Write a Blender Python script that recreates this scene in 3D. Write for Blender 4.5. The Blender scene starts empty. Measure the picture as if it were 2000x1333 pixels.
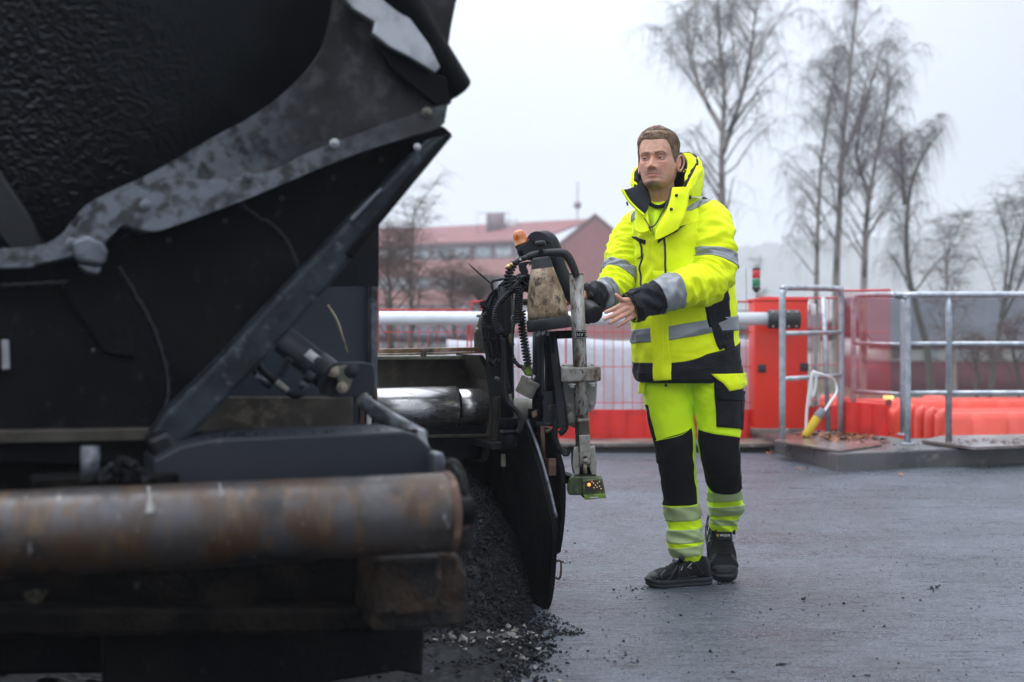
import bpy, bmesh, math, random
import numpy as np
from mathutils import Vector, Matrix, noise as mnoise
R_ = math.radians
SC = bpy.context.scene
COL = SC.collection
random.seed(7)
rng = np.random.default_rng(7)

# ------------------------------------------------------------------ camera
CAM_H = 1.09
FPX = 2778.0                       # focal length in photograph pixels (2000 px wide)
cam = bpy.data.cameras.new('camera'); camo = bpy.data.objects.new('camera', cam); COL.objects.link(camo)
camo.location = (0, 0, CAM_H); camo.rotation_euler = (R_(90), 0, 0)
cam.sensor_width = 36.0; cam.lens = FPX * 36.0 / 2000.0
cam.shift_y = -58.5 / 2000.0
cam.clip_start = 0.05; cam.clip_end = 4000
cam.dof.use_dof = True; cam.dof.focus_distance = 5.56; cam.dof.aperture_fstop = 2.4
cam.dof.aperture_blades = 9
SC.camera = camo

# ------------------------------------------------------------------ sky: flat overcast
world = bpy.data.worlds.new('World'); SC.world = world; world.use_nodes = True
def build_world():
    nt = world.node_tree; N = nt.nodes; L = nt.links; N.clear()
    out = N.new('ShaderNodeOutputWorld'); bg = N.new('ShaderNodeBackground'); bg.inputs['Strength'].default_value = 0.1
    sky = N.new('ShaderNodeTexSky'); sky.sky_type = 'NISHITA'; sky.sun_disc = False
    sky.sun_elevation = R_(48); sky.sun_rotation = R_(215)
    tc = N.new('ShaderNodeTexCoord'); sep = N.new('ShaderNodeSeparateXYZ'); L.new(tc.outputs['Generated'], sep.inputs[0])
    zz = N.new('ShaderNodeMath'); zz.operation = 'MAXIMUM'; zz.inputs[1].default_value = 0; L.new(sep.outputs['Z'], zz.inputs[0])
    # overcast cloud deck: brighter towards the zenith, a thicker bank towards the east
    up = N.new('ShaderNodeMath'); up.operation = 'MULTIPLY_ADD'; up.inputs[1].default_value = 28; up.inputs[2].default_value = 7.7; L.new(zz.outputs[0], up.inputs[0])
    nz = N.new('ShaderNodeTexNoise'); nz.inputs['Scale'].default_value = 2.6; nz.inputs['Detail'].default_value = 4
    mp = N.new('ShaderNodeMapping'); mp.inputs['Scale'].default_value = (1, 1, 2.2); L.new(tc.outputs['Generated'], mp.inputs[0]); L.new(mp.outputs[0], nz.inputs[0])
    cl = N.new('ShaderNodeMapRange'); cl.inputs[1].default_value = .3; cl.inputs[2].default_value = .7; cl.inputs[3].default_value = .93; cl.inputs[4].default_value = 1.05; L.new(nz.outputs[0], cl.inputs[0])
    ea = N.new('ShaderNodeMapRange'); ea.interpolation_type = 'SMOOTHSTEP'; ea.inputs[1].default_value = .08; ea.inputs[2].default_value = .48; ea.inputs[3].default_value = 1; ea.inputs[4].default_value = .62; L.new(sep.outputs['X'], ea.inputs[0])
    m1 = N.new('ShaderNodeMath'); m1.operation = 'MULTIPLY'; L.new(up.outputs[0], m1.inputs[0]); L.new(cl.outputs[0], m1.inputs[1])
    m2 = N.new('ShaderNodeMath'); m2.operation = 'MULTIPLY'; L.new(m1.outputs[0], m2.inputs[0]); L.new(ea.outputs[0], m2.inputs[1])
    tint = N.new('ShaderNodeVectorMath'); tint.operation = 'SCALE'; tint.inputs[0].default_value = (.865, .925, 1.04); L.new(m2.outputs[0], tint.inputs['Scale'])
    mx = N.new('ShaderNodeMix'); mx.data_type = 'RGBA'; mx.inputs['Factor'].default_value = .9
    L.new(sky.outputs[0], mx.inputs['A']); L.new(tint.outputs[0], mx.inputs['B'])
    L.new(mx.outputs['Result'], bg.inputs['Color']); L.new(bg.outputs[0], out.inputs[0])
build_world()
sun = bpy.data.lights.new('sun', 'SUN'); suno = bpy.data.objects.new('sun', sun); COL.objects.link(suno)
sun.energy = 1.0; sun.angle = R_(40); sun.color = (1.0, .985, .96)
suno.rotation_euler = (R_(-14), R_(-12), 0)
SC.view_settings.view_transform = 'Standard'; SC.view_settings.look = 'None'
SC.view_settings.exposure = 0.0; SC.view_settings.gamma = 1.0; SC.view_settings.use_curve_mapping = False
SC.cycles.use_denoising = True
SC.cycles.max_bounces = 8; SC.cycles.volume_bounces = 3; SC.cycles.transparent_max_bounces = 16

# ------------------------------------------------------------------ helpers
def P(px, py, d):
    'point of the place seen at photograph pixel px, py at distance d'
    return Vector(((px - 1000) * d / FPX, d, CAM_H - (py - 608) * d / FPX))
def ray(px, py):
    return Vector(((px - 1000) / FPX, 1.0, -(py - 608) / FPX))
def hit(px, py, p0, n):
    r = ray(px, py); o = Vector((0, 0, CAM_H))
    return o + r * ((Vector(p0) - o).dot(n) / r.dot(n))
def gnd(px, py, z=0.0):
    return hit(px, py, (0, 0, z), Vector((0, 0, 1)))

def thing(name, label, cat, loc=(0, 0, 0), group=None):
    o = bpy.data.objects.new(name, None); COL.objects.link(o); o.empty_display_size = .2
    o.location = loc; o['label'] = label; o['category'] = cat
    if group: o['group'] = group
    return o
def tag(o, label=None, cat=None, group=None, kind=None):
    if label: o['label'] = label
    if cat: o['category'] = cat
    if group: o['group'] = group
    if kind: o['kind'] = kind
    return o
def wm(o):
    m = Matrix.Translation(o.location)
    if o.parent is None: return m
    return wm(o.parent) @ o.matrix_parent_inverse @ m
def adopt(o, parent):
    if parent is not None:
        o.parent = parent; o.matrix_parent_inverse = wm(parent).inverted()
    return o
class MB:
    'collects verts and faces (with material slots) for one mesh object'
    def __init__(s): s.v = []; s.f = []; s.m = []; s.sm = []
    def add(s, vf, mi=0, smooth=True):
        v, f = vf; b = len(s.v)
        s.v.extend([tuple(p) for p in v]); s.f.extend([tuple(i + b for i in q) for q in f])
        s.m.extend([mi] * len(f)); s.sm.extend([smooth] * len(f)); return s
    def build(s, name, mats, parent=None, bevel=0, sub=0, auto=None, solid=0, kind=None, recalc=True):
        me = bpy.data.meshes.new(name); me.from_pydata(s.v, [], s.f); me.update()
        mats = mats if isinstance(mats, (list, tuple)) else [mats]
        for m in mats: me.materials.append(m)
        me.polygons.foreach_set('material_index', s.m); me.polygons.foreach_set('use_smooth', s.sm)
        if recalc:
            bm = bmesh.new(); bm.from_mesh(me); bmesh.ops.recalc_face_normals(bm, faces=bm.faces); bm.to_mesh(me); bm.free()
        o = bpy.data.objects.new(name, me); COL.objects.link(o); adopt(o, parent)
        if solid:
            md = o.modifiers.new('solid', 'SOLIDIFY'); md.thickness = solid; md.offset = -1
        if bevel:
            md = o.modifiers.new('bevel', 'BEVEL'); md.width = bevel; md.segments = 2; md.limit_method = 'ANGLE'; md.angle_limit = R_(40)
        if sub:
            md = o.modifiers.new('sub', 'SUBSURF'); md.levels = sub; md.render_levels = sub
        if kind: o['kind'] = kind
        return o
def crom(pts, n):
    'Catmull-Rom through rows of an array, n samples per span'
    p = np.asarray(pts, float); m = len(p)
    if m < 3:
        t = np.linspace(0, 1, n * (m - 1) + 1)[:, None]; return p[0] * (1 - t) + p[-1] * t
    e = np.vstack([2 * p[0] - p[1], p, 2 * p[-1] - p[-2]]); out = []
    for i in range(m - 1):
        a, b, c, d = e[i:i + 4]
        t = np.linspace(0, 1, n, endpoint=False)[:, None]
        out.append(.5 * (2 * b + (c - a) * t + (2 * a - 5 * b + 4 * c - d) * t ** 2 + (3 * b - a - 3 * c + d) * t ** 3))
    return np.vstack(out + [p[-1:]])
def frames(path):
    path = np.asarray(path, float); n = len(path)
    T = np.gradient(path, axis=0); T /= np.linalg.norm(T, axis=1)[:, None] + 1e-12
    u = np.cross(T[0], [0, 0, 1.0])
    if np.linalg.norm(u) < .1: u = np.cross(T[0], [0, 1.0, 0])
    u /= np.linalg.norm(u); U = [u]
    for i in range(1, n):
        u = u - T[i] * u.dot(T[i]); u /= np.linalg.norm(u) + 1e-12; U.append(u)
    U = np.array(U); return T, U, np.cross(T, U)
def tube(pts, r, n=10, smooth=0, caps=True, flat=1.0):
    'round bar along pts; r a number or one per point; smooth = samples per span'
    pts = np.array([tuple(p) for p in pts], float)
    rr = np.full(len(pts), float(r)) if np.isscalar(r) else np.array(r, float)
    if smooth:
        q = crom(np.hstack([pts, rr[:, None]]), smooth); pts, rr = q[:, :3], q[:, 3]
    T, U, V = frames(pts); a = np.linspace(0, 2 * np.pi, n, endpoint=False)
    ring = pts[:, None] + rr[:, None, None] * (np.cos(a)[None, :, None] * U[:, None] + flat * np.sin(a)[None, :, None] * V[:, None])
    v = ring.reshape(-1, 3).tolist(); f = []
    m = len(pts)
    for i in range(m - 1):
        for j in range(n):
            k = (j + 1) % n; f.append((i * n + j, i * n + k, (i + 1) * n + k, (i + 1) * n + j))
    if caps: f.append(tuple(range(n - 1, -1, -1))); f.append(tuple((m - 1) * n + j for j in range(n)))
    return v, f
def cyl(a, b, r, n=24, r2=None):
    return tube([a, b], [r, r if r2 is None else r2], n)
def lathe(prof, a, axis, n=32):
    'profile (radius, height) turned about the axis from point a'
    a = Vector(a); z = Vector(axis).normalized(); x = z.orthogonal().normalized(); y = z.cross(x)
    v = []; f = []
    for r, h in prof:
        for j in range(n):
            t = 2 * math.pi * j / n; v.append(a + z * h + (x * math.cos(t) + y * math.sin(t)) * max(r, 1e-4))
    m = len(prof)
    for i in range(m - 1):
        for j in range(n):
            k = (j + 1) % n; f.append((i * n + j, i * n + k, (i + 1) * n + k, (i + 1) * n + j))
    f.append(tuple(range(n - 1, -1, -1))); f.append(tuple((m - 1) * n + j for j in range(n)))
    return v, f
def box(c, s, ax=None):
    c = Vector(c); X, Y, Z = ax if ax else (Vector((1, 0, 0)), Vector((0, 1, 0)), Vector((0, 0, 1)))
    v = [c + X * (s[0] * i / 2) + Y * (s[1] * j / 2) + Z * (s[2] * k / 2) for i in (-1, 1) for j in (-1, 1) for k in (-1, 1)]
    return v, [(0, 1, 3, 2), (4, 6, 7, 5), (0, 4, 5, 1), (2, 3, 7, 6), (0, 2, 6, 4), (1, 5, 7, 3)]
def slab(outline, t):
    'flat outline given depth: t is the offset vector of the far side'
    t = Vector(t); o = [Vector(p) for p in outline]; n = len(o)
    v = o + [p + t for p in o]; f = [tuple(range(n)), tuple(range(2 * n - 1, n - 1, -1))]
    for i in range(n):
        k = (i + 1) % n; f.append((i, i + n, k + n, k))
    return v, f
def grid(fn, nu, nv, wrap=False):
    v = [fn(i / nu, j / nv) for i in range(nu + 1) for j in range(nv + (0 if wrap else 1))]
    w = nv if wrap else nv + 1; f = []
    for i in range(nu):
        for j in range(nv):
            k = (j + 1) % w; f.append((i * w + j, i * w + k, (i + 1) * w + k, (i + 1) * w + j))
    return v, f
def ball(c, r, n=16, sq=(1, 1, 1)):
    c = Vector(c)
    return grid(lambda a, b: c + Vector((sq[0] * r * math.sin(math.pi * a) * math.cos(2 * math.pi * b), sq[1] * r * math.sin(math.pi * a) * math.sin(2 * math.pi * b), sq[2] * r * math.cos(math.pi * a))), n // 2 + 2, n, True)
def ribbed(pts, r, pitch, depth=.25, n=12):
    'corrugated hose along pts'
    p = crom([tuple(q) for q in pts], 24); d = np.r_[0, np.cumsum(np.linalg.norm(np.diff(p, axis=0), axis=1))]
    m = max(8, int(d[-1] / pitch * 6)); s = np.linspace(0, d[-1], m)
    q = np.stack([np.interp(s, d, p[:, k]) for k in range(3)], 1)
    return tube(q, r * (1 - depth * .5 + depth * .5 * np.cos(2 * np.pi * s / pitch)), n)
def coil(pts, R, r, pitch, n=6):
    'coiled cable along pts'
    p = crom([tuple(q) for q in pts], 24); d = np.r_[0, np.cumsum(np.linalg.norm(np.diff(p, axis=0), axis=1))]
    turns = d[-1] / pitch; m = int(turns * 14); s = np.linspace(0, d[-1], m)
    q = np.stack([np.interp(s, d, p[:, k]) for k in range(3)], 1); T, U, V = frames(q)
    a = 2 * np.pi * s / pitch
    return tube(q + R * (np.cos(a)[:, None] * U + np.sin(a)[:, None] * V), r, n)
def text_mesh(txt, size, origin, X, Y, mat, name, parent, extrude=.0008, bold=0):
    c = bpy.data.curves.new(name, 'FONT'); c.body = txt; c.size = size; c.extrude = extrude; c.offset = bold
    c.align_x = 'CENTER'; c.align_y = 'CENTER'
    t = bpy.data.objects.new(name, c); COL.objects.link(t)
    dg = bpy.context.evaluated_depsgraph_get(); me = bpy.data.meshes.new_from_object(t.evaluated_get(dg))
    bpy.data.objects.remove(t)
    X = Vector(X).normalized(); Y = (Vector(Y) - X * Vector(Y).dot(X)).normalized(); Z = X.cross(Y)
    M = Matrix(((X.x, Y.x, Z.x, 0), (X.y, Y.y, Z.y, 0), (X.z, Y.z, Z.z, 0), (0, 0, 0, 1)))
    me.transform(Matrix.Translation(Vector(origin)) @ M); me.materials.clear(); me.materials.append(mat); me.name = name
    o = bpy.data.objects.new(name, me); COL.objects.link(o); adopt(o, parent); return o
def copy_thing(o, delta, parent=None):
    c = o.copy(); COL.objects.link(c)
    if parent is None: c.location = o.location + Vector(delta)
    else: c.parent = parent
    for ch in list(o.children): copy_thing(ch, delta, c)
    return c

# ------------------------------------------------------------------ materials
def _mat(name):
    m = bpy.data.materials.new(name); m.use_nodes = True
    return m, m.node_tree.nodes, m.node_tree.links, m.node_tree.nodes['Principled BSDF']
def rgba(c): return (c[0], c[1], c[2], 1)
def pbr(name, col, rough=.5, metal=0, layers=(), bump=None, rvar=0, spec=.5, coords='Object', stretch=(1, 1, 1), emit=None, trans=0, coat=0):
    '''layers: (colour, noise scale, threshold, softness[, roughness, metal, stretch]) worn or soiled patches;
    bump: list of (scale, strength, distance)'''
    m, N, L, B = _mat(name)
    B.inputs['Base Color'].default_value = rgba(col); B.inputs['Roughness'].default_value = rough
    B.inputs['Metallic'].default_value = metal; B.inputs['Specular IOR Level'].default_value = spec
    if coat: B.inputs['Coat Weight'].default_value = coat; B.inputs['Coat Roughness'].default_value = .1
    if trans: B.inputs['Transmission Weight'].default_value = trans
    tc = N.new('ShaderNodeTexCoord')
    def nz(scale, st=stretch, detail=5, rgh=.6):
        mp = N.new('ShaderNodeMapping'); mp.inputs['Scale'].default_value = st; L.new(tc.outputs[coords], mp.inputs[0])
        n = N.new('ShaderNodeTexNoise'); n.inputs['Scale'].default_value = scale; n.inputs['Detail'].default_value = detail; n.inputs['Roughness'].default_value = rgh
        L.new(mp.outputs[0], n.inputs[0]); return n.outputs[0]
    cur = None; rc = None; mc = None
    for ly in layers:
        c2, sc, th, so = ly[:4]; st = ly[6] if len(ly) > 6 else stretch
        mr = N.new('ShaderNodeMapRange'); mr.interpolation_type = 'SMOOTHSTEP'
        mr.inputs[1].default_value = th - so; mr.inputs[2].default_value = th + so; L.new(nz(sc, st), mr.inputs[0])
        mx = N.new('ShaderNodeMix'); mx.data_type = 'RGBA'; L.new(mr.outputs[0], mx.inputs['Factor'])
        if cur is None: mx.inputs['A'].default_value = rgba(col)
        else: L.new(cur, mx.inputs['A'])
        mx.inputs['B'].default_value = rgba(c2); cur = mx.outputs['Result']
        for idx, key, base in ((4, 'r', rough), (5, 'm', metal)):
            if len(ly) > idx and ly[idx] is not None:
                mf = N.new('ShaderNodeMix'); L.new(mr.outputs[0], mf.inputs['Factor'])
                prev = rc if key == 'r' else mc
                if prev is None: mf.inputs['A'].default_value = base
                else: L.new(prev, mf.inputs['A'])
                mf.inputs['B'].default_value = ly[idx]
                if key == 'r': rc = mf.outputs['Result']
                else: mc = mf.outputs['Result']
    if cur is not None: L.new(cur, B.inputs['Base Color'])
    if rvar:
        ad = N.new('ShaderNodeMath'); ad.operation = 'MULTIPLY_ADD'; L.new(nz(9), ad.inputs[0]); ad.inputs[1].default_value = rvar * 2
        sb = N.new('ShaderNodeMath'); sb.operation = 'ADD'; L.new(ad.outputs[0], sb.inputs[0])
        ad.inputs[2].default_value = -rvar
        if rc is None: sb.inputs[1].default_value = rough
        else: L.new(rc, sb.inputs[1])
        sb.use_clamp = True; rc = sb.outputs[0]
    if rc is not None: L.new(rc, B.inputs['Roughness'])
    if mc is not None: L.new(mc, B.inputs['Metallic'])
    prev = None
    for b in (bump or ()):
        bn = N.new('ShaderNodeBump'); bn.inputs['Strength'].default_value = b[1]; bn.inputs['Distance'].default_value = b[2]
        L.new(nz(b[0], b[3] if len(b) > 3 else (1, 1, 1)), bn.inputs['Height'])
        if prev is not None: L.new(prev, bn.inputs['Normal'])
        prev = bn.outputs[0]
    if prev is not None: L.new(prev, B.inputs['Normal'])
    if emit: B.inputs['Emission Color'].default_value = rgba(emit[0]); B.inputs['Emission Strength'].default_value = emit[1]
    return m
# ================================================================== SETTING
def asphalt_material():
    m, N, L, B = _mat('wet_asphalt'); tc = N.new('ShaderNodeTexCoord')
    def nz(s, det=6, st=(1, 1, 1), r=.6):
        mp = N.new('ShaderNodeMapping'); mp.inputs['Scale'].default_value = st; L.new(tc.outputs['Object'], mp.inputs[0])
        n = N.new('ShaderNodeTexNoise'); n.inputs['Scale'].default_value = s; n.inputs['Detail'].default_value = det; n.inputs['Roughness'].default_value = r
        L.new(mp.outputs[0], n.inputs[0]); return n.outputs[0]
    def rng_(src, a, b, c, d):
        r = N.new('ShaderNodeMapRange'); r.inputs[1].default_value = a; r.inputs[2].default_value = b; r.inputs[3].default_value = c; r.inputs[4].default_value = d; L.new(src, r.inputs[0]); return r.outputs[0]
    mx = N.new('ShaderNodeMix'); mx.data_type = 'RGBA'; mx.inputs['A'].default_value = (.046, .055, .074, 1); mx.inputs['B'].default_value = (.13, .15, .195, 1)
    L.new(rng_(nz(95, 3), .35, .7, 0, 1), mx.inputs['Factor'])
    mx2 = N.new('ShaderNodeMix'); mx2.data_type = 'RGBA'; mx2.blend_type = 'MULTIPLY'; mx2.inputs['Factor'].default_value = 1
    L.new(mx.outputs['Result'], mx2.inputs['A']); g = N.new('ShaderNodeCombineColor'); v = rng_(nz(1.4, 7), .3, .7, .5, 1.4)
    for i in range(3): L.new(v, g.inputs[i])
    L.new(g.outputs[0], mx2.inputs['B']); L.new(mx2.outputs['Result'], B.inputs['Base Color'])
    # drag marks: short dark lines across the lane, left by the screed
    st = rng_(nz(6.5, 8, (1, 6.0, 1), .78), .50, .64, 0, .92)
    mx3 = N.new('ShaderNodeMix'); mx3.data_type = 'RGBA'; L.new(st, mx3.inputs['Factor']); L.new(mx2.outputs['Result'], mx3.inputs['A']); mx3.inputs['B'].default_value = (.016, .018, .023, 1)
    gl = rng_(nz(120, 2), .60, .72, 0, .9)
    mx4 = N.new('ShaderNodeMix'); mx4.data_type = 'RGBA'; L.new(gl, mx4.inputs['Factor']); L.new(mx3.outputs['Result'], mx4.inputs['A']); mx4.inputs['B'].default_value = (.30, .32, .37, 1)
    L.new(mx4.outputs['Result'], B.inputs['Base Color'])
    # wet film, dry rubbed patches
    rr = N.new('ShaderNodeMath'); rr.operation = 'ADD'; L.new(rng_(nz(1.6, 7, (.5, 1.6, 1)), .3, .7, .20, .46), rr.inputs[0]); L.new(rng_(nz(40, 3), .3, .7, -.08, .08), rr.inputs[1])
    L.new(rr.outputs[0], B.inputs['Roughness']); sv = rng_(st, 0, 1, 1.0, .25); L.new(sv, B.inputs['Specular IOR Level'])
    vo = N.new('ShaderNodeTexVoronoi'); vo.inputs['Scale'].default_value = 75; L.new(tc.outputs['Object'], vo.inputs['Vector'])
    b0 = N.new('ShaderNodeBump'); b0.inputs['Strength'].default_value = .7; b0.inputs['Distance'].default_value = .030; L.new(nz(13, 6, (.5, 2.0, 1), .7), b0.inputs['Height'])
    b1 = N.new('ShaderNodeBump'); b1.inputs['Strength'].default_value = .7; b1.inputs['Distance'].default_value = .009; L.new(vo.outputs['Distance'], b1.inputs['Height']); L.new(b0.outputs[0], b1.inputs['Normal'])
    b2 = N.new('ShaderNodeBump'); b2.inputs['Strength'].default_value = 1.0; b2.inputs['Distance'].default_value = .028; L.new(nz(38, 5), b2.inputs['Height']); L.new(b1.outputs[0], b2.inputs['Normal'])
    L.new(b2.outputs[0], B.inputs['Normal']); return m
M_asphalt = asphalt_material()
M_kerb = pbr('wet_kerb', (.2, .155, .13), .35, layers=[((.07, .055, .05), 3, .5, .15), ((.4, .34, .32), 7, .64, .06)], bump=[(30, .4, .01)])
M_concrete = pbr('wet_concrete', (.105, .10, .098), .42, layers=[((.055, .053, .055), 2.2, .5, .15, .25), ((.17, .15, .13), 9, .62, .08)], bump=[(60, .4, .006), (6, .2, .02)])
M_field = pbr('terrain', (.10, .085, .06), .9, layers=[((.06, .075, .035), .25, .5, .1), ((.22, .2, .19), .12, .6, .05)], bump=[(2, .5, .2)])
M_hill = pbr('hill_wood', (.05, .055, .045), .95, layers=[((.10, .09, .075), .05, .5, .1), ((.02, .028, .025), .12, .55, .06)])

rd = MB(); rd.add(grid(lambda a, b: Vector((-30 + 60 * a, -20 + 30.95 * b, 0)), 12, 12), smooth=False)
tag(rd.build('road', M_asphalt), kind='structure')
M_added_ground = pbr('added_dark_base', spec=.12, col=(.0075, .008, .0095), rough=.62, layers=[((.016, .016, .017), 7, .52, .12), ((.05, .048, .044), 60, .68, .05)], bump=[(24, .6, .02), (120, .5, .006)])
def added_ground():
    g = np.random.default_rng(2); e = []
    for k in range(60):
        y = 5.0 - .16 * k; e.append((-.02 - .02 * max(0, y - 4) + .035 * mnoise.noise(Vector((y * 2.2, 0, 1))) + .02 * mnoise.noise(Vector((y * 9, 0, 4))) - (.12 if y < 3.4 else 0) * min(1, (3.4 - y)), y, .004))
    o = e + [(-14, e[-1][1], .004), (-14, 5.0, .004)]
    return o, [tuple(range(len(o)))]
tag(MB().add(added_ground(), smooth=False).build('added_unpaved_ground', M_added_ground), kind='structure')  # dark ground ahead of the paver, added to darken the roller's reflections
def terr(x, y):
    t = min(1, max(0, (y - 11.5) / 28)); return -.7 - .95 * t * t * (3 - 2 * t)
def terr_grid():
    ys = [11.28, 12, 14, 17, 20, 24, 28, 33, 40, 60, 120, 300, 1240]; xs = [-1100, -200, -80, -40, -20, -10, 0, 5, 10, 15, 20, 30, 50, 100, 250, 1100]
    v = [(x, y, terr(x, y)) for y in ys for x in xs]; w = len(xs)
    return v, [(j * w + i, j * w + i + 1, (j + 1) * w + i + 1, (j + 1) * w + i) for j in range(len(ys) - 1) for i in range(w - 1)]
tag(MB().add(terr_grid()).build('ground', M_field), kind='structure')
def behind():
    o = [(-1100, -400), (1100, -400), (1100, 11.29), (30, 11.29), (30, -20), (-30, -20), (-30, 11.29), (-1100, 11.29)]
    return [(x, y, -.05) for x, y in o], [tuple(range(8))]
tag(MB().add(behind(), smooth=False).build('terrain', M_field), kind='structure')
kb = MB(); kb.add(box((-14.2, 11.16, -.40), (32.8, .24, .88))); kb.add(box((20, 11.25, -.36), (20, .1, .7)))
tag(kb.build('kerb', pbr('shade_dark_base', (.02, .018, .017), .5), bevel=.006), 'long low dark kerb under the red mesh fence', None, kind='structure')  # dark base colour stands for the shadow gap below the plank
tag(MB().add(box((-14.2, 11.12, .0605), (32.8, .38, .035))).build('kerb_plank', M_kerb, bevel=.008), kind='structure')

# the hill: wooded ridge rising to the right
def hill_pt(a, b):
    px = 250 + 2250 * a; d = 760 + 300 * b
    yt = np.interp(px, [250, 600, 1000, 1380, 1480, 1600, 1700, 1800, 1880, 1960, 2040, 2500], [560, 540, 520, 492, 482, 470, 468, 458, 440, 428, 415, 395])
    top = P(px, yt, 860).z; x = (px - 1000) * 860 / FPX
    pr = math.sin(math.pi * min(1, b * 1.06)) ** .75 if b < .94 else 0
    z = -1.7 + (top + 1.7) * pr
    z += (mnoise.noise(Vector((x * .05, d * .05, 1))) * 4.5 + mnoise.noise(Vector((x * .16, d * .16, 5))) * 4.0 + mnoise.noise(Vector((x * .5, d * .5, 9))) * 2.0) * pr
    return Vector((x, d, z - .3 * (1 - pr)))
tag(MB().add(grid(hill_pt, 460, 40)).build('hill', M_hill), kind='structure')

# air: thin mist over everything
def haze_box():
    m = bpy.data.materials.new('mist'); m.use_nodes = True; N = m.node_tree.nodes; L = m.node_tree.links
    N.remove(N['Principled BSDF']); v = N.new('ShaderNodeVolumePrincipled')
    v.inputs['Color'].default_value = (.93, .96, 1.0, 1); v.inputs['Density'].default_value = HAZE; v.inputs['Anisotropy'].default_value = .2
    L.new(v.outputs[0], N['Material Output'].inputs['Volume'])
    o = MB().add(box((0, 410, 34), (2480, 1780, 75))).build('haze', m); o['kind'] = 'stuff'
HAZE = .0013
haze_box()

# ------------------------------------------------------------------ concrete slab with railings
def flat(p): return Vector((p.x, p.y, 0))
sC, sB, sR = gnd(1635, 922), gnd(1500, 884), gnd(2000, 905)
rdir = (sR - sC).normalized(); ldir = (sB - sC).normalized()
sRR = sC + rdir * 6.0
slab_out = [sC, sRR, Vector((sRR.x, 10.95, 0)), Vector((P(1762, 0, 10.78).x, 10.78, 0)), Vector((P(1705, 0, 11.2).x, 11.2, 0)), Vector((P(1640, 0, 11.5).x, 11.5, 0)), sB + ldir * .35 + Vector((.0, .3, 0))]
platform = thing('concrete_platform', 'low wet concrete slab with a sharp corner under the galvanised railings', 'platform', sC)
SLZ = .125
o = MB().add(slab([p - Vector((0, 0, .7)) for p in slab_out], (0, 0, .7 + SLZ)), smooth=False).build('slab', M_concrete, platform, bevel=.012)
M_plywood = pbr('wet_plywood', (.13, .10, .088), .24, layers=[((.22, .19, .185), 2.5, .55, .1), ((.1, .075, .06), 6, .6, .08)])
M_plyedge = pbr('board_edge', (.075, .045, .03), .6)
b0, b1 = hit(1800, 866, (0, 0, .13), Vector((0, 0, 1))), hit(1905, 880, (0, 0, .13), Vector((0, 0, 1)))
bd = MB(); q = [b0, b1, b1 + rdir * 3, b1 + rdir * 3 + Vector((.1, .35, 0)), b0 + Vector((.25, .36, 0))]
bd.add(slab([p + Vector((0, 0, .002)) for p in q], (0, 0, .022)), smooth=False)
board = bd.build('plywood_sheet', M_plywood, None, bevel=.003)
tag(board, 'wet brown sheet of board lying on the slab edge at far right', 'board')
# wet brown board area on the left of the slab
q = [hit(x, y, (0, 0, SLZ + .004), Vector((0, 0, 1))) for x, y in ((1512, 863), (1640, 884), (1722, 872), (1700, 848), (1560, 846))]
tag(MB().add(slab(q, (0, 0, .012)), smooth=False).build('wet_board', M_plywood), 'thin wet reddish board under the leaves beside the mesh panel', 'board')

M_galv = pbr('galvanised_steel', (.50, .53, .56), .38, .75, layers=[((.36, .39, .43), 14, .5, .12, .5)], rvar=.1)
def railing(label, a, b, d0, d1, ytop, zb, mids, rad=.024, posts=(), close=True, group='galvanised railings on the slab'):
    'inverted U of pipe between pixel columns a and b'
    p0 = P(a, 0, d0); p1 = P(b, 0, d1); zt = CAM_H - (ytop - 608) * d0 / FPX
    t = thing('pipe_railing', label, 'railing', (p0.x, p0.y, zb), group)
    A = lambda z: Vector((p0.x, p0.y, z)); Bq = lambda z: Vector((p1.x, p1.y, z)); dr = (p1 - p0); dr.z = 0; dr.normalize()
    c = .07
    path = [A(zb), A(zt - .3), A(zt - c), A(zt - c * .3) + dr * c * .3, A(zt) + dr * c, Bq(zt) - dr * c]
    if close: path += [Bq(zt - c * .3) - dr * c * .3, Bq(zt - c), Bq(zt - .3), Bq(zb)]
    else: path += [Bq(zt)]
    MB().add(tube(path, rad, 12, 3)).build('frame', M_galv, t)
    for ym in mids:
        z = CAM_H - (ym - 608) * d0 / FPX
        MB().add(cyl(A(z), Bq(z), rad * .72, 10)).build('mid_rail', M_galv, t)
    for px in posts:
        k = (px - a) / (b - a); q = p0.lerp(p1, k); d = d0 + (d1 - d0) * k; x = (px - 1000) * d / FPX
        MB().add(tube([(x, d, zb), (x, d, zt - .14), (x, d, zt - .012)], [rad, rad, rad * .7], 12)).build('post', M_galv, t)
    for e in (A, Bq) if close else (A,):
        MB().add(cyl(e(zb), e(zb + .012), rad * 2.1, 14)).build('foot_plate', M_galv, t)
    return t
railing('short galvanised railing loop beside the red cabinet with a white cable hung on it', 1528, 1643, 10.55, 11.17, 562, SLZ, (652, 741), posts=())
railing('galvanised railing loop seen through the red mesh panel', 1667, 1763, 11.42, 11.05, 577, SLZ, (671, 765), rad=.022)
railing('long galvanised railing running out of the right edge of the frame', 1773, 2350, 10.3, 10.4, 576, SLZ, (672, 768), posts=(1853, 2120), close=False)
pp = MB(); pA, pB = P(1618, 848, 11.3), P(1608, 570, 11.3)
pp.add(cyl(Vector((pA.x, pA.y, SLZ)), Vector((pB.x, pB.y, 1.2)), .02, 10))
tag(pp.build('fence_post', M_galv), 'single galvanised post just behind the short railing loop', 'post')

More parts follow.
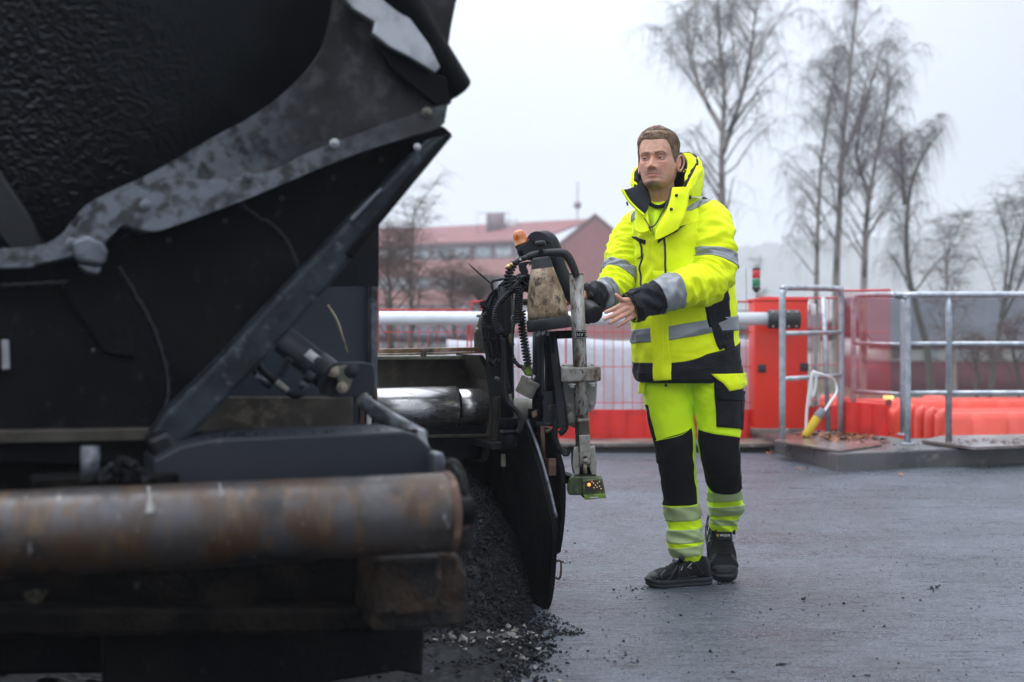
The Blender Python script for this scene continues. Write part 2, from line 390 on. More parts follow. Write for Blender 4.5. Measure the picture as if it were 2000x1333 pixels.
# ------------------------------------------------------------------ red edge-protection mesh
M_redwire = pbr('red_wire', (.62, .035, .045), .45)
M_redsheet = pbr('red_toe_board', (.74, .026, .018), .42, layers=[((.52, .02, .016), 4, .55, .12)], bump=[(14, .3, .01, (1, 1, .1))])
def mesh_panel(label, A, Bp, zb, zt, nv, hz, wire=.0032, toe=.27, thick=(), wv=1.0, group='red mesh fence panels'):
    t = thing('mesh_fence_panel', label, 'fence panel', (A.x, A.y, zb), group)
    A = Vector((A.x, A.y, 0)); Bp = Vector((Bp.x, Bp.y, 0)); u = (Bp - A); Lh = u.length; u.normalize(); nrm = Vector((-u.y, u.x, 0))
    m = MB()
    for i in range(nv + 1):
        k = i / nv; p = A + u * Lh * k; w = wire * (2.4 if i in thick else 1) * wv
        m.add(tube([(p.x, p.y, zb), (p.x, p.y, zt)], w, 5, caps=False))
    o = m.build('upright_wires', M_redwire, t, kind='stuff')
    for z in hz:
        MB().add(tube([A + Vector((0, 0, z)), Bp + Vector((0, 0, z))], wire * 1.25, 6)).build('cross_wire', M_redwire, t)
    MB().add(tube([A + Vector((0, 0, zt)), Bp + Vector((0, 0, zt))], .008, 8)).build('top_rail', M_redwire, t)
    if toe:
        n = max(8, int(Lh / .035))
        def tf(a, b):
            return A + u * Lh * a + nrm * (.006 * (1 if int(a * n) % 4 < 2 else -1) - .012) + Vector((0, 0, zb + toe * b))
        MB().add(grid(tf, n, 2), smooth=False).build('toe_board', M_redsheet, t, solid=.003)
    return t
# line of panels behind the barrier arm
fx = [(-5.2, 1.05), (-2.75, 1.05), (-.33, 1.10), (2.0, 1.165)]
labs = ['red mesh fence panel mostly hidden behind the hopper', 'red mesh fence panel seen left of the hoses below the barrier arm', 'red mesh fence panel behind the sensor pipe and the worker', ]
for i in range(3):
    mesh_panel(labs[i], Vector((fx[i][0], 11.5, 0)), Vector((fx[i + 1][0] - .03, 11.5, 0)), .03, fx[i + 1][1], 30, (.35, .64, .92), thick=(0, 10, 20, 30), toe=.265)
mesh_panel('red mesh fence panel between the red cabinet and the railing loop', Vector((2.02, 11.6, 0)), Vector((2.72, 11.9, 0)), .1, 1.2, 9, (.35, .64, .95), toe=.2)
mesh_panel('fine red mesh panel turned edge-on beside the railing loops', P(1645, 0, 11.2), P(1738, 0, 10.75), .14, 1.25, 34, (.4, .66, .93), wire=.0019, toe=.24, wv=1.0)
M_tarp = pbr('white_tarpaulin', (.66, .70, .76), .6, layers=[((.55, .58, .63), 3, .5, .2)], bump=[(5, .4, .05), (35, .2, .01)])
def tarp_pt(a, b):
    x = -.55 + 2.75 * a
    return Vector((x, 11.95 + .03 * math.sin(x * 23) * (1 - .4 * b) + .02 * math.sin(x * 9 + 2), -.3 + (1.16 + .02 * math.sin(x * 5)) * b))
tag(MB().add(grid(tarp_pt, 120, 14)).build('tarpaulin', M_tarp, solid=.004), 'pale grey-white sheet hanging behind the red mesh fence', 'tarpaulin')

# ------------------------------------------------------------------ boom barrier
M_redpaint = pbr('red_cabinet_paint', (.80, .030, .008), .38, layers=[((.68, .027, .01), 1.6, .5, .2)], rvar=.06)
M_black = pbr('black_rubber', (.02, .02, .022), .5)
M_white = pbr('white_gloss', (.78, .80, .83), .22, layers=[((.66, .68, .72), 5, .55, .15)])
cb = thing('boom_barrier', 'red boom barrier cabinet carrying a long white arm across the site', 'barrier', P(1526, 842, 11.35))
c0 = P(1526, 715, 11.35); cw = 104 * 11.35 / FPX
MB().add(box((c0.x, 11.5, c0.z), (cw, .3, 256 * 11.35 / FPX))).build('cabinet', M_redpaint, cb, bevel=.008)
MB().add(box((c0.x, 11.5, P(0, 588, 11.35).z + .009), (cw + .012, .32, .018))).build('lid', M_redpaint, cb, bevel=.005)
for px, py in ((1488, 720), (1571, 717)):
    MB().add(box(P(px, py, 11.343), (.062, .02, .062))).build('buffer_pad', M_black, cb, bevel=.004)
MB().add(box(P(1502, 836, 11.34) + Vector((.09, .16, -.03)), (.44, .34, .05))).build('plinth', M_kerb, cb, bevel=.004)
a0, a1 = P(330, 621, 11.18), P(1512, 623, 11.18)
MB().add(tube([a0, a0.lerp(a1, .5), a1], .052, 24)).build('arm', M_white, cb)
cl = MB(); cc = P(1531, 624, 11.18); cl.add(cyl(P(1499, 624, 11.18), P(1562, 624, 11.18), .074, 20)); clo = cl.build('arm_clamp', M_black, cb, bevel=.008)
M_bolt = pbr('zinc_bolt', (.45, .45, .44), .35, .9)
for px in (1508, 1523, 1538, 1553):
    for s in (-1, 1):
        MB().add(cyl(P(px, 624 + s * 14, 11.18) + Vector((0, -.062, 0)), P(px, 624 + s * 14, 11.18) + Vector((0, -.04, 0)), .008, 8)).build('bolt', M_bolt, clo)
wb = MB().add(box(P(1587, 605, 11.45), (.045, .06, .09))).build('side_box', M_white, cb, bevel=.004)
MB().add(tube([P(1458, 588, 11.5), P(1457, 525, 11.5)], .0022, 6)).build('whip_aerial', M_black, cb)
sl = thing('stack_light', 'small red and green signal light standing on the red cabinet', 'signal light', P(1477, 588, 11.4))
def sl_part(nm, y0, y1, r, m): MB().add(cyl(P(1477, y1, 11.4), P(1477, y0, 11.4), r, 18)).build(nm, m, sl, bevel=.003)
sl_part('cap', 524, 528, .031, M_black); sl_part('red_lens', 528, 544, .033, pbr('red_lens', (.55, .02, .03), .2, coat=.6))
sl_part('green_lens', 545, 560, .033, pbr('green_lens', (.01, .19, .07), .2, coat=.6)); sl_part('base', 560.5, 567, .034, M_black)
sl_part('neck', 567, 571, .02, M_black); sl_part('stem', 571, 588, .006, M_galv)

# cable hung over the railing, with a yellow coupler
M_cable = pbr('white_cable', (.72, .72, .70), .45)
cbl = thing('power_cable', 'white cable looped over the short railing with a yellow coupler at its end', 'cable', P(1575, 850, 10.6))
def cpt(x, y, d=10.72): return P(x, y, d)
MB().add(tube([cpt(1574, 845), cpt(1576, 800), cpt(1583, 745), cpt(1588, 727), cpt(1594, 732), cpt(1592, 760), cpt(1586, 775), cpt(1585, 740), cpt(1591, 730), cpt(1606, 732), cpt(1628, 742, 10.9), cpt(1634, 765, 10.9), cpt(1622, 785, 10.8), cpt(1609, 806)], .0105, 8, 8)).build('cord', M_cable, cbl)
M_yel = pbr('yellow_plastic', (.62, .42, .015), .4)
MB().add(tube([cpt(1572, 853), cpt(1577, 846), cpt(1597, 815)], [.028, .034, .034], 14)).build('coupler', M_yel, cbl, bevel=.004)
MB().add(tube([cpt(1597, 815), cpt(1608, 800)], [.037, .03], 14)).build('coupler_collar', pbr('grey_plastic', (.22, .23, .25), .5), cbl, bevel=.003)

# fallen leaves: uncountable litter
def leaves():
    m = MB()
    def leaf(p, s, mi):
        a = random.uniform(0, 6.28); u = Vector((math.cos(a), math.sin(a), random.uniform(-.5, .5))); w = Vector((-math.sin(a), math.cos(a), random.uniform(-.5, .5)))
        mid = p + Vector((0, 0, s * .25))
        m.add(([p - u * s, p + w * s * .6 + Vector((0, 0, s * .3)), p + u * s, p - w * s * .6 + Vector((0, 0, s * .2)), mid], [(0, 4, 1), (1, 4, 2), (2, 4, 3), (3, 4, 0)]), mi, False)
    for _ in range(260):
        px = random.gauss(1640, 34); py = random.gauss(853, 6); p = hit(px, max(842, min(872, py)), (0, 0, SLZ + .012), Vector((0, 0, 1)))
        leaf(p, random.uniform(.018, .042), random.choice((0, 0, 1, 2)))
    for _ in range(90):
        p = hit(random.uniform(1855, 2060), random.uniform(857, 868), (0, 0, SLZ + .032), Vector((0, 0, 1))); leaf(p, random.uniform(.01, .022), random.choice((1, 2, 2)))
    for _ in range(60):
        p = hit(random.uniform(1690, 1800), random.uniform(862, 880), (0, 0, SLZ + .004), Vector((0, 0, 1))); leaf(p, random.uniform(.006, .014), 2)
    for px, py in ((1507, 886), (1510, 889), (1500, 888), (1575, 917), (1560, 918), (1760, 930)):
        leaf(gnd(px, py) + Vector((0, 0, .008)), .03, 0)
    ms = [pbr('leaf_orange', (.36, .12, .025), .55), pbr('leaf_brown', (.12, .035, .02), .5), pbr('leaf_dark', (.035, .016, .012), .5)]
    o = m.build('fallen_leaves', ms); tag(o, kind='stuff')
leaves()

# ------------------------------------------------------------------ coral plastic road barriers below the slab
M_coral = pbr('coral_plastic', (.78, .085, .045), .33, layers=[((.66, .065, .04), 2.2, .5, .2)], rvar=.08)
def plastic_barrier(label, c, u, L, W, zb, zt):
    t = thing('plastic_barrier', label, 'road barrier', (c.x, c.y, zb), 'coral plastic barriers beyond the slab')
    u = Vector((u[0], u[1], 0)).normalized(); w = Vector((-u.y, u.x, 0)); H = zt - zb
    prof = [(0, 0), (0, .25 * H), (.12 * W, .33 * H), (.2 * W, .93 * H), (.25 * W, H), (.75 * W, H), (.8 * W, .93 * H), (.88 * W, .33 * H), (W, .25 * H), (W, 0)]
    n = 60; v = []; f = []
    for i in range(n + 1):
        s = i / n; dip = .035 * (.5 + .5 * math.cos(s * 2 * math.pi * 6)) ** 6
        for k, (a, b) in enumerate(prof):
            aa = a + (dip if 1 < k < 5 else -dip if 4 < k < 8 else 0)
            v.append(Vector((c.x, c.y, zb)) + u * L * s + w * aa + Vector((0, 0, b)))
    q = len(prof)
    for i in range(n):
        for k in range(q - 1): f.append((i * q + k, i * q + k + 1, (i + 1) * q + k + 1, (i + 1) * q + k))
    f.append(tuple(range(q))); f.append(tuple(n * q + k for k in range(q)))
    m = MB().add((v, f)); m.build('body', M_coral, t, bevel=.01)
    for k in range(5):       # rounded end ribs
        e = Vector((c.x, c.y, 0)) + w * (W * (.12 + .19 * k)) - u * .02
        MB().add(tube([e + Vector((0, 0, zb + .05)), e + Vector((0, 0, zt - .06)), e + u * .06 + Vector((0, 0, zt - .005))], .042, 10, 4)).build('end_rib', M_coral, t)
    for k in range(3):
        e = Vector((c.x, c.y, zt)) + w * W * (.34 + .16 * k)
        MB().add(tube([e + u * .06, e + u * (L - .06)], .009, 8)).build('top_ridge', M_coral, t)
    return t
cpx = P(1857, 815, 12.0)
plastic_barrier('coral plastic barrier nearest to the railing, its ribbed end turned to the left', Vector((cpx.x + .02, 12.1, 0)), (1, .13), 2.0, 1.15, -.72, .20)
plastic_barrier('coral plastic barrier lying behind the nearest one', Vector((cpx.x - .5, 13.6, 0)), (1, .12), 2.4, .7, -.72, .215)
plastic_barrier('coral plastic barrier at the right edge with a raised end', Vector((cpx.x + .75, 14.7, 0)), (1, .0), 2.0, .6, -.74, .16)
plastic_barrier('short coral plastic barrier peeping out beside the mesh panel', Vector((3.42, 13.0, 0)), (1, .12), .6, .62, -.72, .17)
wl = thing('warning_lamp', 'small lit yellow lamp by the foot of the mesh panel', 'lamp', P(1735, 800, 13.4))
MB().add(box(P(1735, 773, 13.4), (.085, .06, .075))).build('lens', pbr('lit_yellow', (.8, .7, .2), .3, emit=((1, .82, .3), 1.2)), wl, bevel=.01)
MB().add(box(P(1735, 786, 13.4), (.05, .05, .06))).build('body', M_black, wl, bevel=.006)
MB().add(cyl(P(1735, 790, 13.4), Vector((P(1735, 0, 13.4).x, 13.4, terr(0, 13.4))), .02, 8)).build('pole', M_black, wl)
# ================================================================== BUILDINGS
M_brick = pbr('red_brick', (.31, .075, .078), .85, layers=[((.26, .062, .065), 1.5, .5, .15)])
M_brick2 = pbr('pale_brick_band', (.46, .20, .19), .85, layers=[((.46, .18, .15), .8, .55, .2)])
M_roof = pbr('dark_red_roof', spec=.08, col=(.27, .11, .11), rough=.8, layers=[((.22, .10, .10), .6, .5, .2)])
M_glassy = pbr('window_glass', (.52, .60, .68), .12, layers=[((.26, .29, .34), .35, .56, .03), ((.74, .78, .82), .9, .58, .02)])
M_frame = pbr('window_frame', (.55, .55, .56), .5)
M_darkwall = pbr('dark_window_band', (.20, .135, .155), .7)
D0 = 140
def red_house():
    t = thing('apartment_block', 'hazy red brick block with a gable end and bands of windows', 'building', P(1062, 640, D0))
    g0 = P(1062, 0, D0).x; g1 = P(1262, 0, D0).x; apx = P(1162, 0, D0).x
    ze = P(0, 505, D0).z; za = P(0, 424, D0).z; zb = -1.7
    fu = Vector((-.82, .57, 0))                     # the long front runs away to the left
    Lf = 25.0
    MB().add(slab([(g0, D0, zb), (g1, D0, zb), (g1, D0, ze), (apx, D0, za), (g0, D0, ze)], (0, .4, 0)), smooth=False).build('gable_wall', M_brick, t)
    A = Vector((g0, D0 + .2, 0)); E = A + fu * Lf
    def fw(nm, z0, z1, m, off=0.0):
        n = Vector((-fu.y, fu.x, 0)); n = -n if n.y > 0 else n
        q = [A + n * off + Vector((0, 0, z0)), E + n * off + Vector((0, 0, z0)), E + n * off + Vector((0, 0, z1)), A + n * off + Vector((0, 0, z1))]
        return MB().add(slab(q, -n * .3), smooth=False).build(nm, m, t)
    zr = [P(0, y, D0).z for y in (700, 655, 620, 594, 563, 540, 506, 475, 470)]
    fw('front_wall', zb, zr[-1], M_darkwall)
    for k, (y0, y1) in enumerate(((645, 622), (594, 566), (537, 504))):
        fw('parapet_band', P(0, y0, D0).z, P(0, y1, D0).z, M_brick2, .8)
    n = Vector((-fu.y, fu.x, 0)); n = -n if n.y > 0 else n
    for r, (y0, y1) in enumerate(((503, 478), (562, 540), (618, 598))):
        for k in range(9):
            s = 1.2 + k * 2.62; w = 1.9
            c = A + fu * (s + w / 2) + n * .04; z0, z1 = P(0, y0, D0).z, P(0, y1, D0).z
            wn = MB().add(box(c + Vector((0, 0, (z0 + z1) / 2)), (w, .12, z1 - z0), (fu, n, Vector((0, 0, 1))))).build('window', M_frame, t)
            for h in (-1, 1):
                MB().add(box(c + fu * (h * w * .24) + n * .08 + Vector((0, 0, (z0 + z1) / 2)), (w * .42, .04, (z1 - z0) * .84), (fu, n, Vector((0, 0, 1))))).build('pane', M_glassy, wn)
    # roof: two slopes and the long front slope
    zre = za - .1
    MB().add(slab([(g0 - .5, D0 - .3, ze - .3), (apx, D0 - .3, za + .15), (apx, D0 + 16, za + .15), (g0 - .5, D0 + 16, ze - .3)], (0, 0, .22)), smooth=False).build('roof_slope', M_roof, t)
    MB().add(slab([(g1 + .5, D0 - .3, ze - .3), (apx, D0 - .3, za + .15), (apx, D0 + 16, za + .15), (g1 + .5, D0 + 16, ze - .3)], (0, 0, .22)), smooth=False).build('roof_slope', M_roof, t)
    up = -n
    q = [A + n * 1.0 + Vector((0, 0, zr[-1] - .1)), E + n * 1.0 + Vector((0, 0, zr[-1] - .1)), E + up * 5 + Vector((0, 0, zre - .3)), Vector((apx, D0 + 4, zre))]
    MB().add(slab(q, (0, 0, .2)), smooth=False).build('roof_front', M_roof, t)
    # roof-top plant
    p = P(968, 446, D0 + 8)
    MB().add(box(p + Vector((0, 0, .6)), (1.9, 1.8, 1.9))).build('vent_housing', M_darkwall, t)
    MB().add(box(p + Vector((1.7, 0, .3)), (1.2, 1.2, 1.3))).build('plant_box', M_frame, t)
    f = MB()
    for x in (-1.9, 1.4): f.add(tube([p + Vector((x, 0, -.9)), p + Vector((x, 0, 1.6))], .05, 5))
    f.add(tube([p + Vector((-1.9, 0, 1.6)), p + Vector((1.4, 0, 1.6))], .05, 5)); f.build('roof_guard', M_galv, t)
    # round white sign with a letter on the gable
    s = P(1194, 530, D0 - .1)
    sg = MB().add(cyl(s, s + Vector((0, -.14, 0)), .75, 28)).build('round_sign', pbr('sign_white', (.62, .52, .54), .5), t)
    text_mesh('G', 1.25, s + Vector((0, -.2, 0)), (1, 0, 0), (0, 0, 1), M_brick, 'letter', sg, .02)
    return t
red_house()
an = thing('roof_aerial', 'thin mast with a dark ball standing behind the red roof', 'aerial', P(1128, 430, 155))
MB().add(cyl(P(1128, 430, 155) - Vector((0, 0, 9)), P(1128, 355, 155), .06, 6)).build('mast', M_darkwall, an)
MB().add(ball(P(1128, 401, 155), .42)).build('ball', M_darkwall, an)

M_maroon = pbr('maroon_boards', (.15, .035, .05), .75, layers=[((.12, .03, .042), .7, .5, .2)])
M_slate = pbr('wet_slate_roof', spec=.1, col=(.05, .055, .068), rough=.7, layers=[((.075, .08, .095), .5, .5, .2)], bump=[(3, .4, .05, (.3, 1, 1))])
M_cream = pbr('white_wall', (.74, .74, .74), .7)
def low_house(label, x0, x1, d, zb, yw0, yw1, yroof, depth=7, wall=M_maroon, nwin=10):
    t = thing('low_house', label, 'building', (x0, d, zb), None)
    za, zm, zt = P(0, yw0, d).z, P(0, yw1, d).z, P(0, yroof, d + depth * .5).z
    MB().add(box(((x0 + x1) / 2, d + depth / 2, (zb + za) / 2), (x1 - x0, depth, za - zb))).build('lower_wall', wall, t)
    MB().add(box(((x0 + x1) / 2, d + depth / 2, (za + zm) / 2), (x1 - x0 - .1, depth - .1, zm - za))).build('upper_wall', M_cream, t)
    w = (x1 - x0) / nwin
    for k in range(nwin):
        wn = MB().add(box((x0 + (k + .5) * w, d + .04, (za + zm) / 2), (w * .5, .1, (zm - za) * .86))).build('window', M_frame, t)
        MB().add(box((x0 + (k + .5) * w, d - .01, (za + zm) / 2), (w * .38, .06, (zm - za) * .7))).build('pane', M_glassy if k % 3 else M_darkwall, wn)
    MB().add(slab([(x0 - .4, d - .5, zm - .12), (x1 + .4, d - .5, zm - .12), (x1 + .4, d + depth / 2, zt), (x0 - .4, d + depth / 2, zt)], (0, 0, .12)), smooth=False).build('roof', M_slate, t)
    MB().add(slab([(x0 - .4, d + depth + .5, zm - .12), (x1 + .4, d + depth + .5, zm - .12), (x1 + .4, d + depth / 2, zt), (x0 - .4, d + depth / 2, zt)], (0, 0, .12)), smooth=False).build('roof_back', M_slate, t)
    MB().add(box(((x0 + x1) / 2, d - .06, zm - .16), (x1 - x0 + .9, .1, .16))).build('fascia', M_maroon, t)
low_house('long low maroon house with a dark slate roof and a white window band', 12.2, 24, 47, -1.7, 706, 668, 588, nwin=11)
low_house('pale low building with small windows behind the fine mesh panel', 8.2, 12.6, 58, -1.7, 690, 640, 612, depth=5, wall=M_cream, nwin=5)
low_house('grey low building behind the fence on the left', -16, -2.0, 52, -1.7, 700, 655, 628, depth=6, wall=pbr('grey_wall', (.3, .27, .28), .8), nwin=9)

# ================================================================== TREES
M_birch = pbr('birch_bark', (.24, .21, .195), .85, layers=[((.04, .035, .035), 3, .55, .06, None, None, (1, 1, .35)), ((.30, .28, .27), 5, .6, .1)])
M_bark = pbr('dark_bark', (.085, .078, .068), .9, layers=[((.09, .085, .06), 3, .55, .1)])
M_twig = pbr('birch_twig', (.16, .13, .135), .85)
M_twig2 = pbr('shrub_twig', (.10, .06, .05), .85)
def multi_tubes(paths, radii, n=3):
    'paths (K, m, 3), radii (K, m) to one bundle of thin bars'
    P_ = np.asarray(paths); K, m, _ = P_.shape
    T = np.gradient(P_, axis=1); T /= np.linalg.norm(T, axis=2)[..., None] + 1e-9
    ref = np.where(np.abs(T[..., 2:3]) > .9, np.array([1.0, 0, 0]), np.array([0, 0, 1.0]))
    U = np.cross(T, ref); U /= np.linalg.norm(U, axis=2)[..., None] + 1e-9; V = np.cross(T, U)
    a = np.linspace(0, 2 * np.pi, n, endpoint=False)
    ring = P_[:, :, None] + np.asarray(radii)[:, :, None, None] * (np.cos(a)[None, None, :, None] * U[:, :, None] + np.sin(a)[None, None, :, None] * V[:, :, None])
    v = ring.reshape(-1, 3)
    b = (np.arange(K) * m * n)[:, None, None]; i = (np.arange(m - 1) * n)[None, :, None]; j = np.arange(n)[None, None, :]; k = (j + 1) % n
    f = np.stack([b + i + j, b + i + k, b + i + n + k, b + i + n + j], -1).reshape(-1, 4)
    return v, f
def np_mesh(name, v, f, mat, parent, smooth=True, kind=None):
    me = bpy.data.meshes.new(name); nv, nf = len(v), len(f)
    me.vertices.add(nv); me.vertices.foreach_set('co', np.ascontiguousarray(v, dtype=np.float32).ravel())
    k = f.shape[1]; me.loops.add(nf * k); me.polygons.add(nf)
    me.loops.foreach_set('vertex_index', np.ascontiguousarray(f, dtype=np.int32).ravel())
    me.polygons.foreach_set('loop_start', np.arange(nf, dtype=np.int32) * k)
    me.polygons.foreach_set('use_smooth', np.full(nf, smooth)); me.update(calc_edges=True)
    me.materials.append(mat); o = bpy.data.objects.new(name, me); COL.objects.link(o); adopt(o, parent)
    if kind: o['kind'] = kind
    return o
def tree(name, label, trunk, d, r0, spread, seed, bark, twig, n_limb=26, first=.28, droop=1.0, twigs=7, rise=.75, twl=1.0, group='bare trees beyond the fence', tr=1.0, subs=7, stems=()):
    g = np.random.default_rng(seed)
    base = P(*trunk[0], d); base.z = terr(base.x, d) - .1
    pts = [base] + [P(x, y, d) for x, y in trunk[1:]]
    t = thing(name, label, 'tree', base, group)
    lines = [crom([tuple(p) for p in pts], 10)]
    for st in stems: lines.append(crom([tuple(P(x, y, d + dd)) for x, y, dd in st], 10))
    mb = MB(); limbs = []; lrad = []
    for li, ln in enumerate(lines):
        n = len(ln); rr = (r0 if li == 0 else r0 * .62) * (1 - .93 * np.linspace(0, 1, n) ** .8) + .008
        wob = np.cumsum(g.normal(0, .012, (n, 3)), axis=0) * np.array([1, 1, .2]); ln = ln + wob * np.linspace(0, 1, n)[:, None]
        mb.add(tube(ln, rr, 9)); H = ln[-1, 2] - ln[0, 2]
        for k in range(n_limb if li == 0 else n_limb // 2):
            f = first + (1 - first) * ((k + g.random()) / n_limb) if li == 0 else .12 + .88 * g.random()
            i = min(n - 2, int(f * (n - 1))); p = ln[i]; az = g.random() * 6.283
            L = spread * (1.15 - .75 * f) * g.uniform(.6, 1.15)
            di = np.array([math.cos(az), math.sin(az), 0]); s = np.linspace(0, 1, 7)[:, None]
            q = p + di * L * s * (1 - .15 * s) + np.array([0, 0, 1]) * L * (rise * 1.75 * s - .42 * droop * s ** 2.4)
            q[1:] += np.cumsum(g.normal(0, .035 * L, (6, 3)), axis=0) * .6
            limbs.append(q); lrad.append(rr[i] * .30 * (1 - .88 * s[:, 0]) + .0045)
    mb_o = mb.build('trunk', bark, t)
    LQ = np.array(limbs); v, f = multi_tubes(LQ, np.array(lrad), 5)
    np_mesh('limbs', v, f, bark, t, kind='stuff')
    sp, sr = [], []
    for q in limbs:
        L = np.linalg.norm(q[-1] - q[0])
        for k in range(subs):
            s = g.uniform(.25, 1); x = s * 6; i = min(5, int(x)); p = q[i] + (q[i + 1] - q[i]) * (x - i)
            di = g.normal(0, 1, 3); di[2] = abs(di[2]) * .5 + .25 * rise; di /= np.linalg.norm(di); l = L * g.uniform(.25, .5); w = np.linspace(0, 1, 5)[:, None]
            z = p + di * l * w + np.array([0, 0, -1]) * l * .55 * droop * w ** 2; sp.append(z); sr.append(.0055 * tr * (1 - .7 * w[:, 0]))
    v, f = multi_tubes(np.array(sp), np.array(sr), 3); np_mesh('branches', v, f, twig, t, kind='stuff')
    sp = np.array(sp); K = len(sp); idx = np.repeat(np.arange(K), twigs); M_ = len(idx)
    s = g.uniform(.15, 1, M_) * 4; i = np.minimum(3, s.astype(int)); p = sp[idx, i] + (sp[idx, i + 1] - sp[idx, i]) * (s - i)[:, None]
    di = g.normal(0, 1, (M_, 3)); di[:, 2] = di[:, 2] * .4 + .15; di /= np.linalg.norm(di, axis=1)[:, None]
    l = g.uniform(.25, .8, M_) * twl; w = np.linspace(0, 1, 5)[None, :, None]
    tw = p[:, None] + di[:, None] * (l[:, None, None] * w * (1 - .45 * droop * w)) + np.array([0, 0, -1.0]) * (l[:, None, None] * .95 * droop * w ** 1.7)
    v, f = multi_tubes(tw, np.full((M_, 5), .0026 * tr) * np.array([1.2, 1.1, 1, .8, .5]), 3)
    np_mesh('twigs', v, f, twig, t, kind='stuff')
    return t
tree('birch_tree', 'tall bare birch with dark drooping twig clusters rising behind the worker', [(1408, 700), (1414, 500), (1410, 330), (1412, 180), (1400, 60), (1392, -70)], 38, .13, 2.3, 11, M_birch, M_twig, n_limb=36, first=.2, twigs=8, stems=[[(1411, 255, 0), (1375, 190, .4), (1345, 110, .9), (1340, 20, 1.2)], [(1411, 300, 0), (1452, 170, -.5), (1470, 60, -.8), (1474, -10, -.8)]])
tree('birch_tree', 'slender pale birch left of the paired trunks, above the short railing', [(1592, 720), (1595, 560), (1597, 430), (1606, 290), (1618, 180), (1630, 90)], 41, .085, 1.5, 12, M_birch, M_twig, n_limb=26, first=.22, twigs=7)
tree('birch_tree', 'tallest bare birch in the middle of the group with its top out of frame', [(1634, 720), (1632, 560), (1636, 420), (1640, 280), (1655, 140), (1664, 10), (1670, -60)], 39, .12, 2.1, 13, M_birch, M_twig, n_limb=34, first=.24, twigs=7, stems=[[(1638, 330, 0), (1690, 200, .6), (1720, 90, .8)]])
tree('birch_tree', 'forked bare birch right of the tallest one, pale at its foot', [(1684, 720), (1688, 560), (1694, 440), (1708, 340), (1730, 240), (1744, 120)], 37, .11, 1.7, 14, M_birch, M_twig, n_limb=32, first=.26, twigs=7, stems=[[(1700, 390, 0), (1672, 290, .4), (1690, 190, .5)]])
tree('bare_tree', 'dark leaning tree with a bent trunk behind the long railing', [(1822, 780), (1812, 690), (1790, 610), (1768, 520), (1762, 440), (1772, 360), (1796, 300), (1828, 250)], 33, .095, 1.2, 15, M_bark, M_twig, n_limb=20, first=.3, twigs=7, stems=[[(1768, 400, 0), (1760, 330, .3), (1748, 270, .3)]])
tree('bare_tree', 'steep bare tree cut by the right edge of the frame', [(1925, 790), (1945, 690), (1962, 590), (1985, 480), (2002, 410), (2016, 350)], 31, .055, .75, 16, M_bark, M_twig, n_limb=14, first=.3, droop=.25, rise=1.1, twigs=5, stems=[[(1950, 640, 0), (1990, 560, .3), (2030, 440, .2)], [(1955, 620, 0), (1968, 500, .2), (1960, 420, .3)]])
tree('bare_tree', 'thin yellowish sapling behind the dark leaning tree', [(1868, 770), (1862, 690), (1850, 600), (1845, 520), (1850, 450)], 30, .05, 1.0, 17, M_birch, M_twig2, n_limb=18, first=.2, droop=.3, rise=.9, twigs=8, tr=.8)
for k, (px, yt, d, sp, lab, sd) in enumerate(((800, 400, 27, 1.25, 'brown bare tree against the left end of the red block', 21), (760, 470, 24, 1.0, 'low brown shrub beside the red edge of the paver', 22), (885, 520, 29, .9, 'thin brown shrub in front of the red block, left of the hoses', 23), (940, 560, 30, .7, 'smallest brown shrub close to the upright cables', 24))):
    tree('bare_shrub', lab, [(px, 720), (px + 3, 620), (px - 2, 540 if yt < 520 else 590), (px + 5, yt)], d, .05, sp, sd, M_bark, M_twig2, n_limb=24, first=.15, droop=.3, rise=.7, twigs=9, twl=.6, tr=.9, group='bare shrubs beyond the fence')
for k, (px, yt, d, lab, sd) in enumerate(((1990, 640, 24, 'yellowish bare shrub at the right edge in front of the maroon house', 31), (1905, 690, 26, 'small tangled shrub between the railing posts', 32), (1480, 500, 45, 'faint bare shrub between the worker and the signal light', 33))):
    tree('bare_shrub', lab, [(px, 770), (px + 2, 740), (px - 3, (740 + yt) / 2), (px + 3, yt)], d, .035, .8, sd, M_bark, M_twig2, n_limb=12, first=.1, droop=.3, rise=.7, twigs=8, twl=.5, tr=.8, group='bare shrubs beyond the fence')
# ================================================================== ASPHALT PAVER
O_ = Vector((.14, 5.2, 0)); AX = Vector((-.342, .94, 0)).normalized(); RX = Vector((.94, .342, 0)).normalized(); ZX = Vector((0, 0, 1))
def FR(px, py, a): return hit(px, py, O_ + AX * a, AX)
def SD(px, py, r): return hit(px, py, O_ + RX * r, RX)
def pxm(d): return d / FPX

M_tar = pbr('tar_crust', spec=.35, col=(.0028, .0034, .005), rough=.34, bump=[(120, .3, .005), (22, .12, .01)], layers=[((.006, .007, .009), 9, .55, .1, .28)], rvar=.1)
M_blk = pbr('black_steel', spec=.07, col=(.0035, .0038, .0048), rough=.48, layers=[((.009, .0085, .0085), 5, .55, .15, .6), ((.022, .021, .022), 34, .66, .05, .6)], bump=[(45, .25, .005), (12, .3, .02)], rvar=.1)
M_blk2 = pbr('matt_black_plastic', spec=0.3, col=(.016, .017, .019), rough=.5, bump=[(300, .15, .001)], rvar=.06)
M_rub = pbr('cable_rubber', spec=0.25, col=(.011, .012, .013), rough=.42)
M_panel = pbr('dark_grey_panel', spec=0.3, col=(.016, .019, .0245), rough=.42, layers=[((.02, .022, .026), 2.5, .55, .2), ((.05, .05, .05), 22, .68, .04)], rvar=.08)
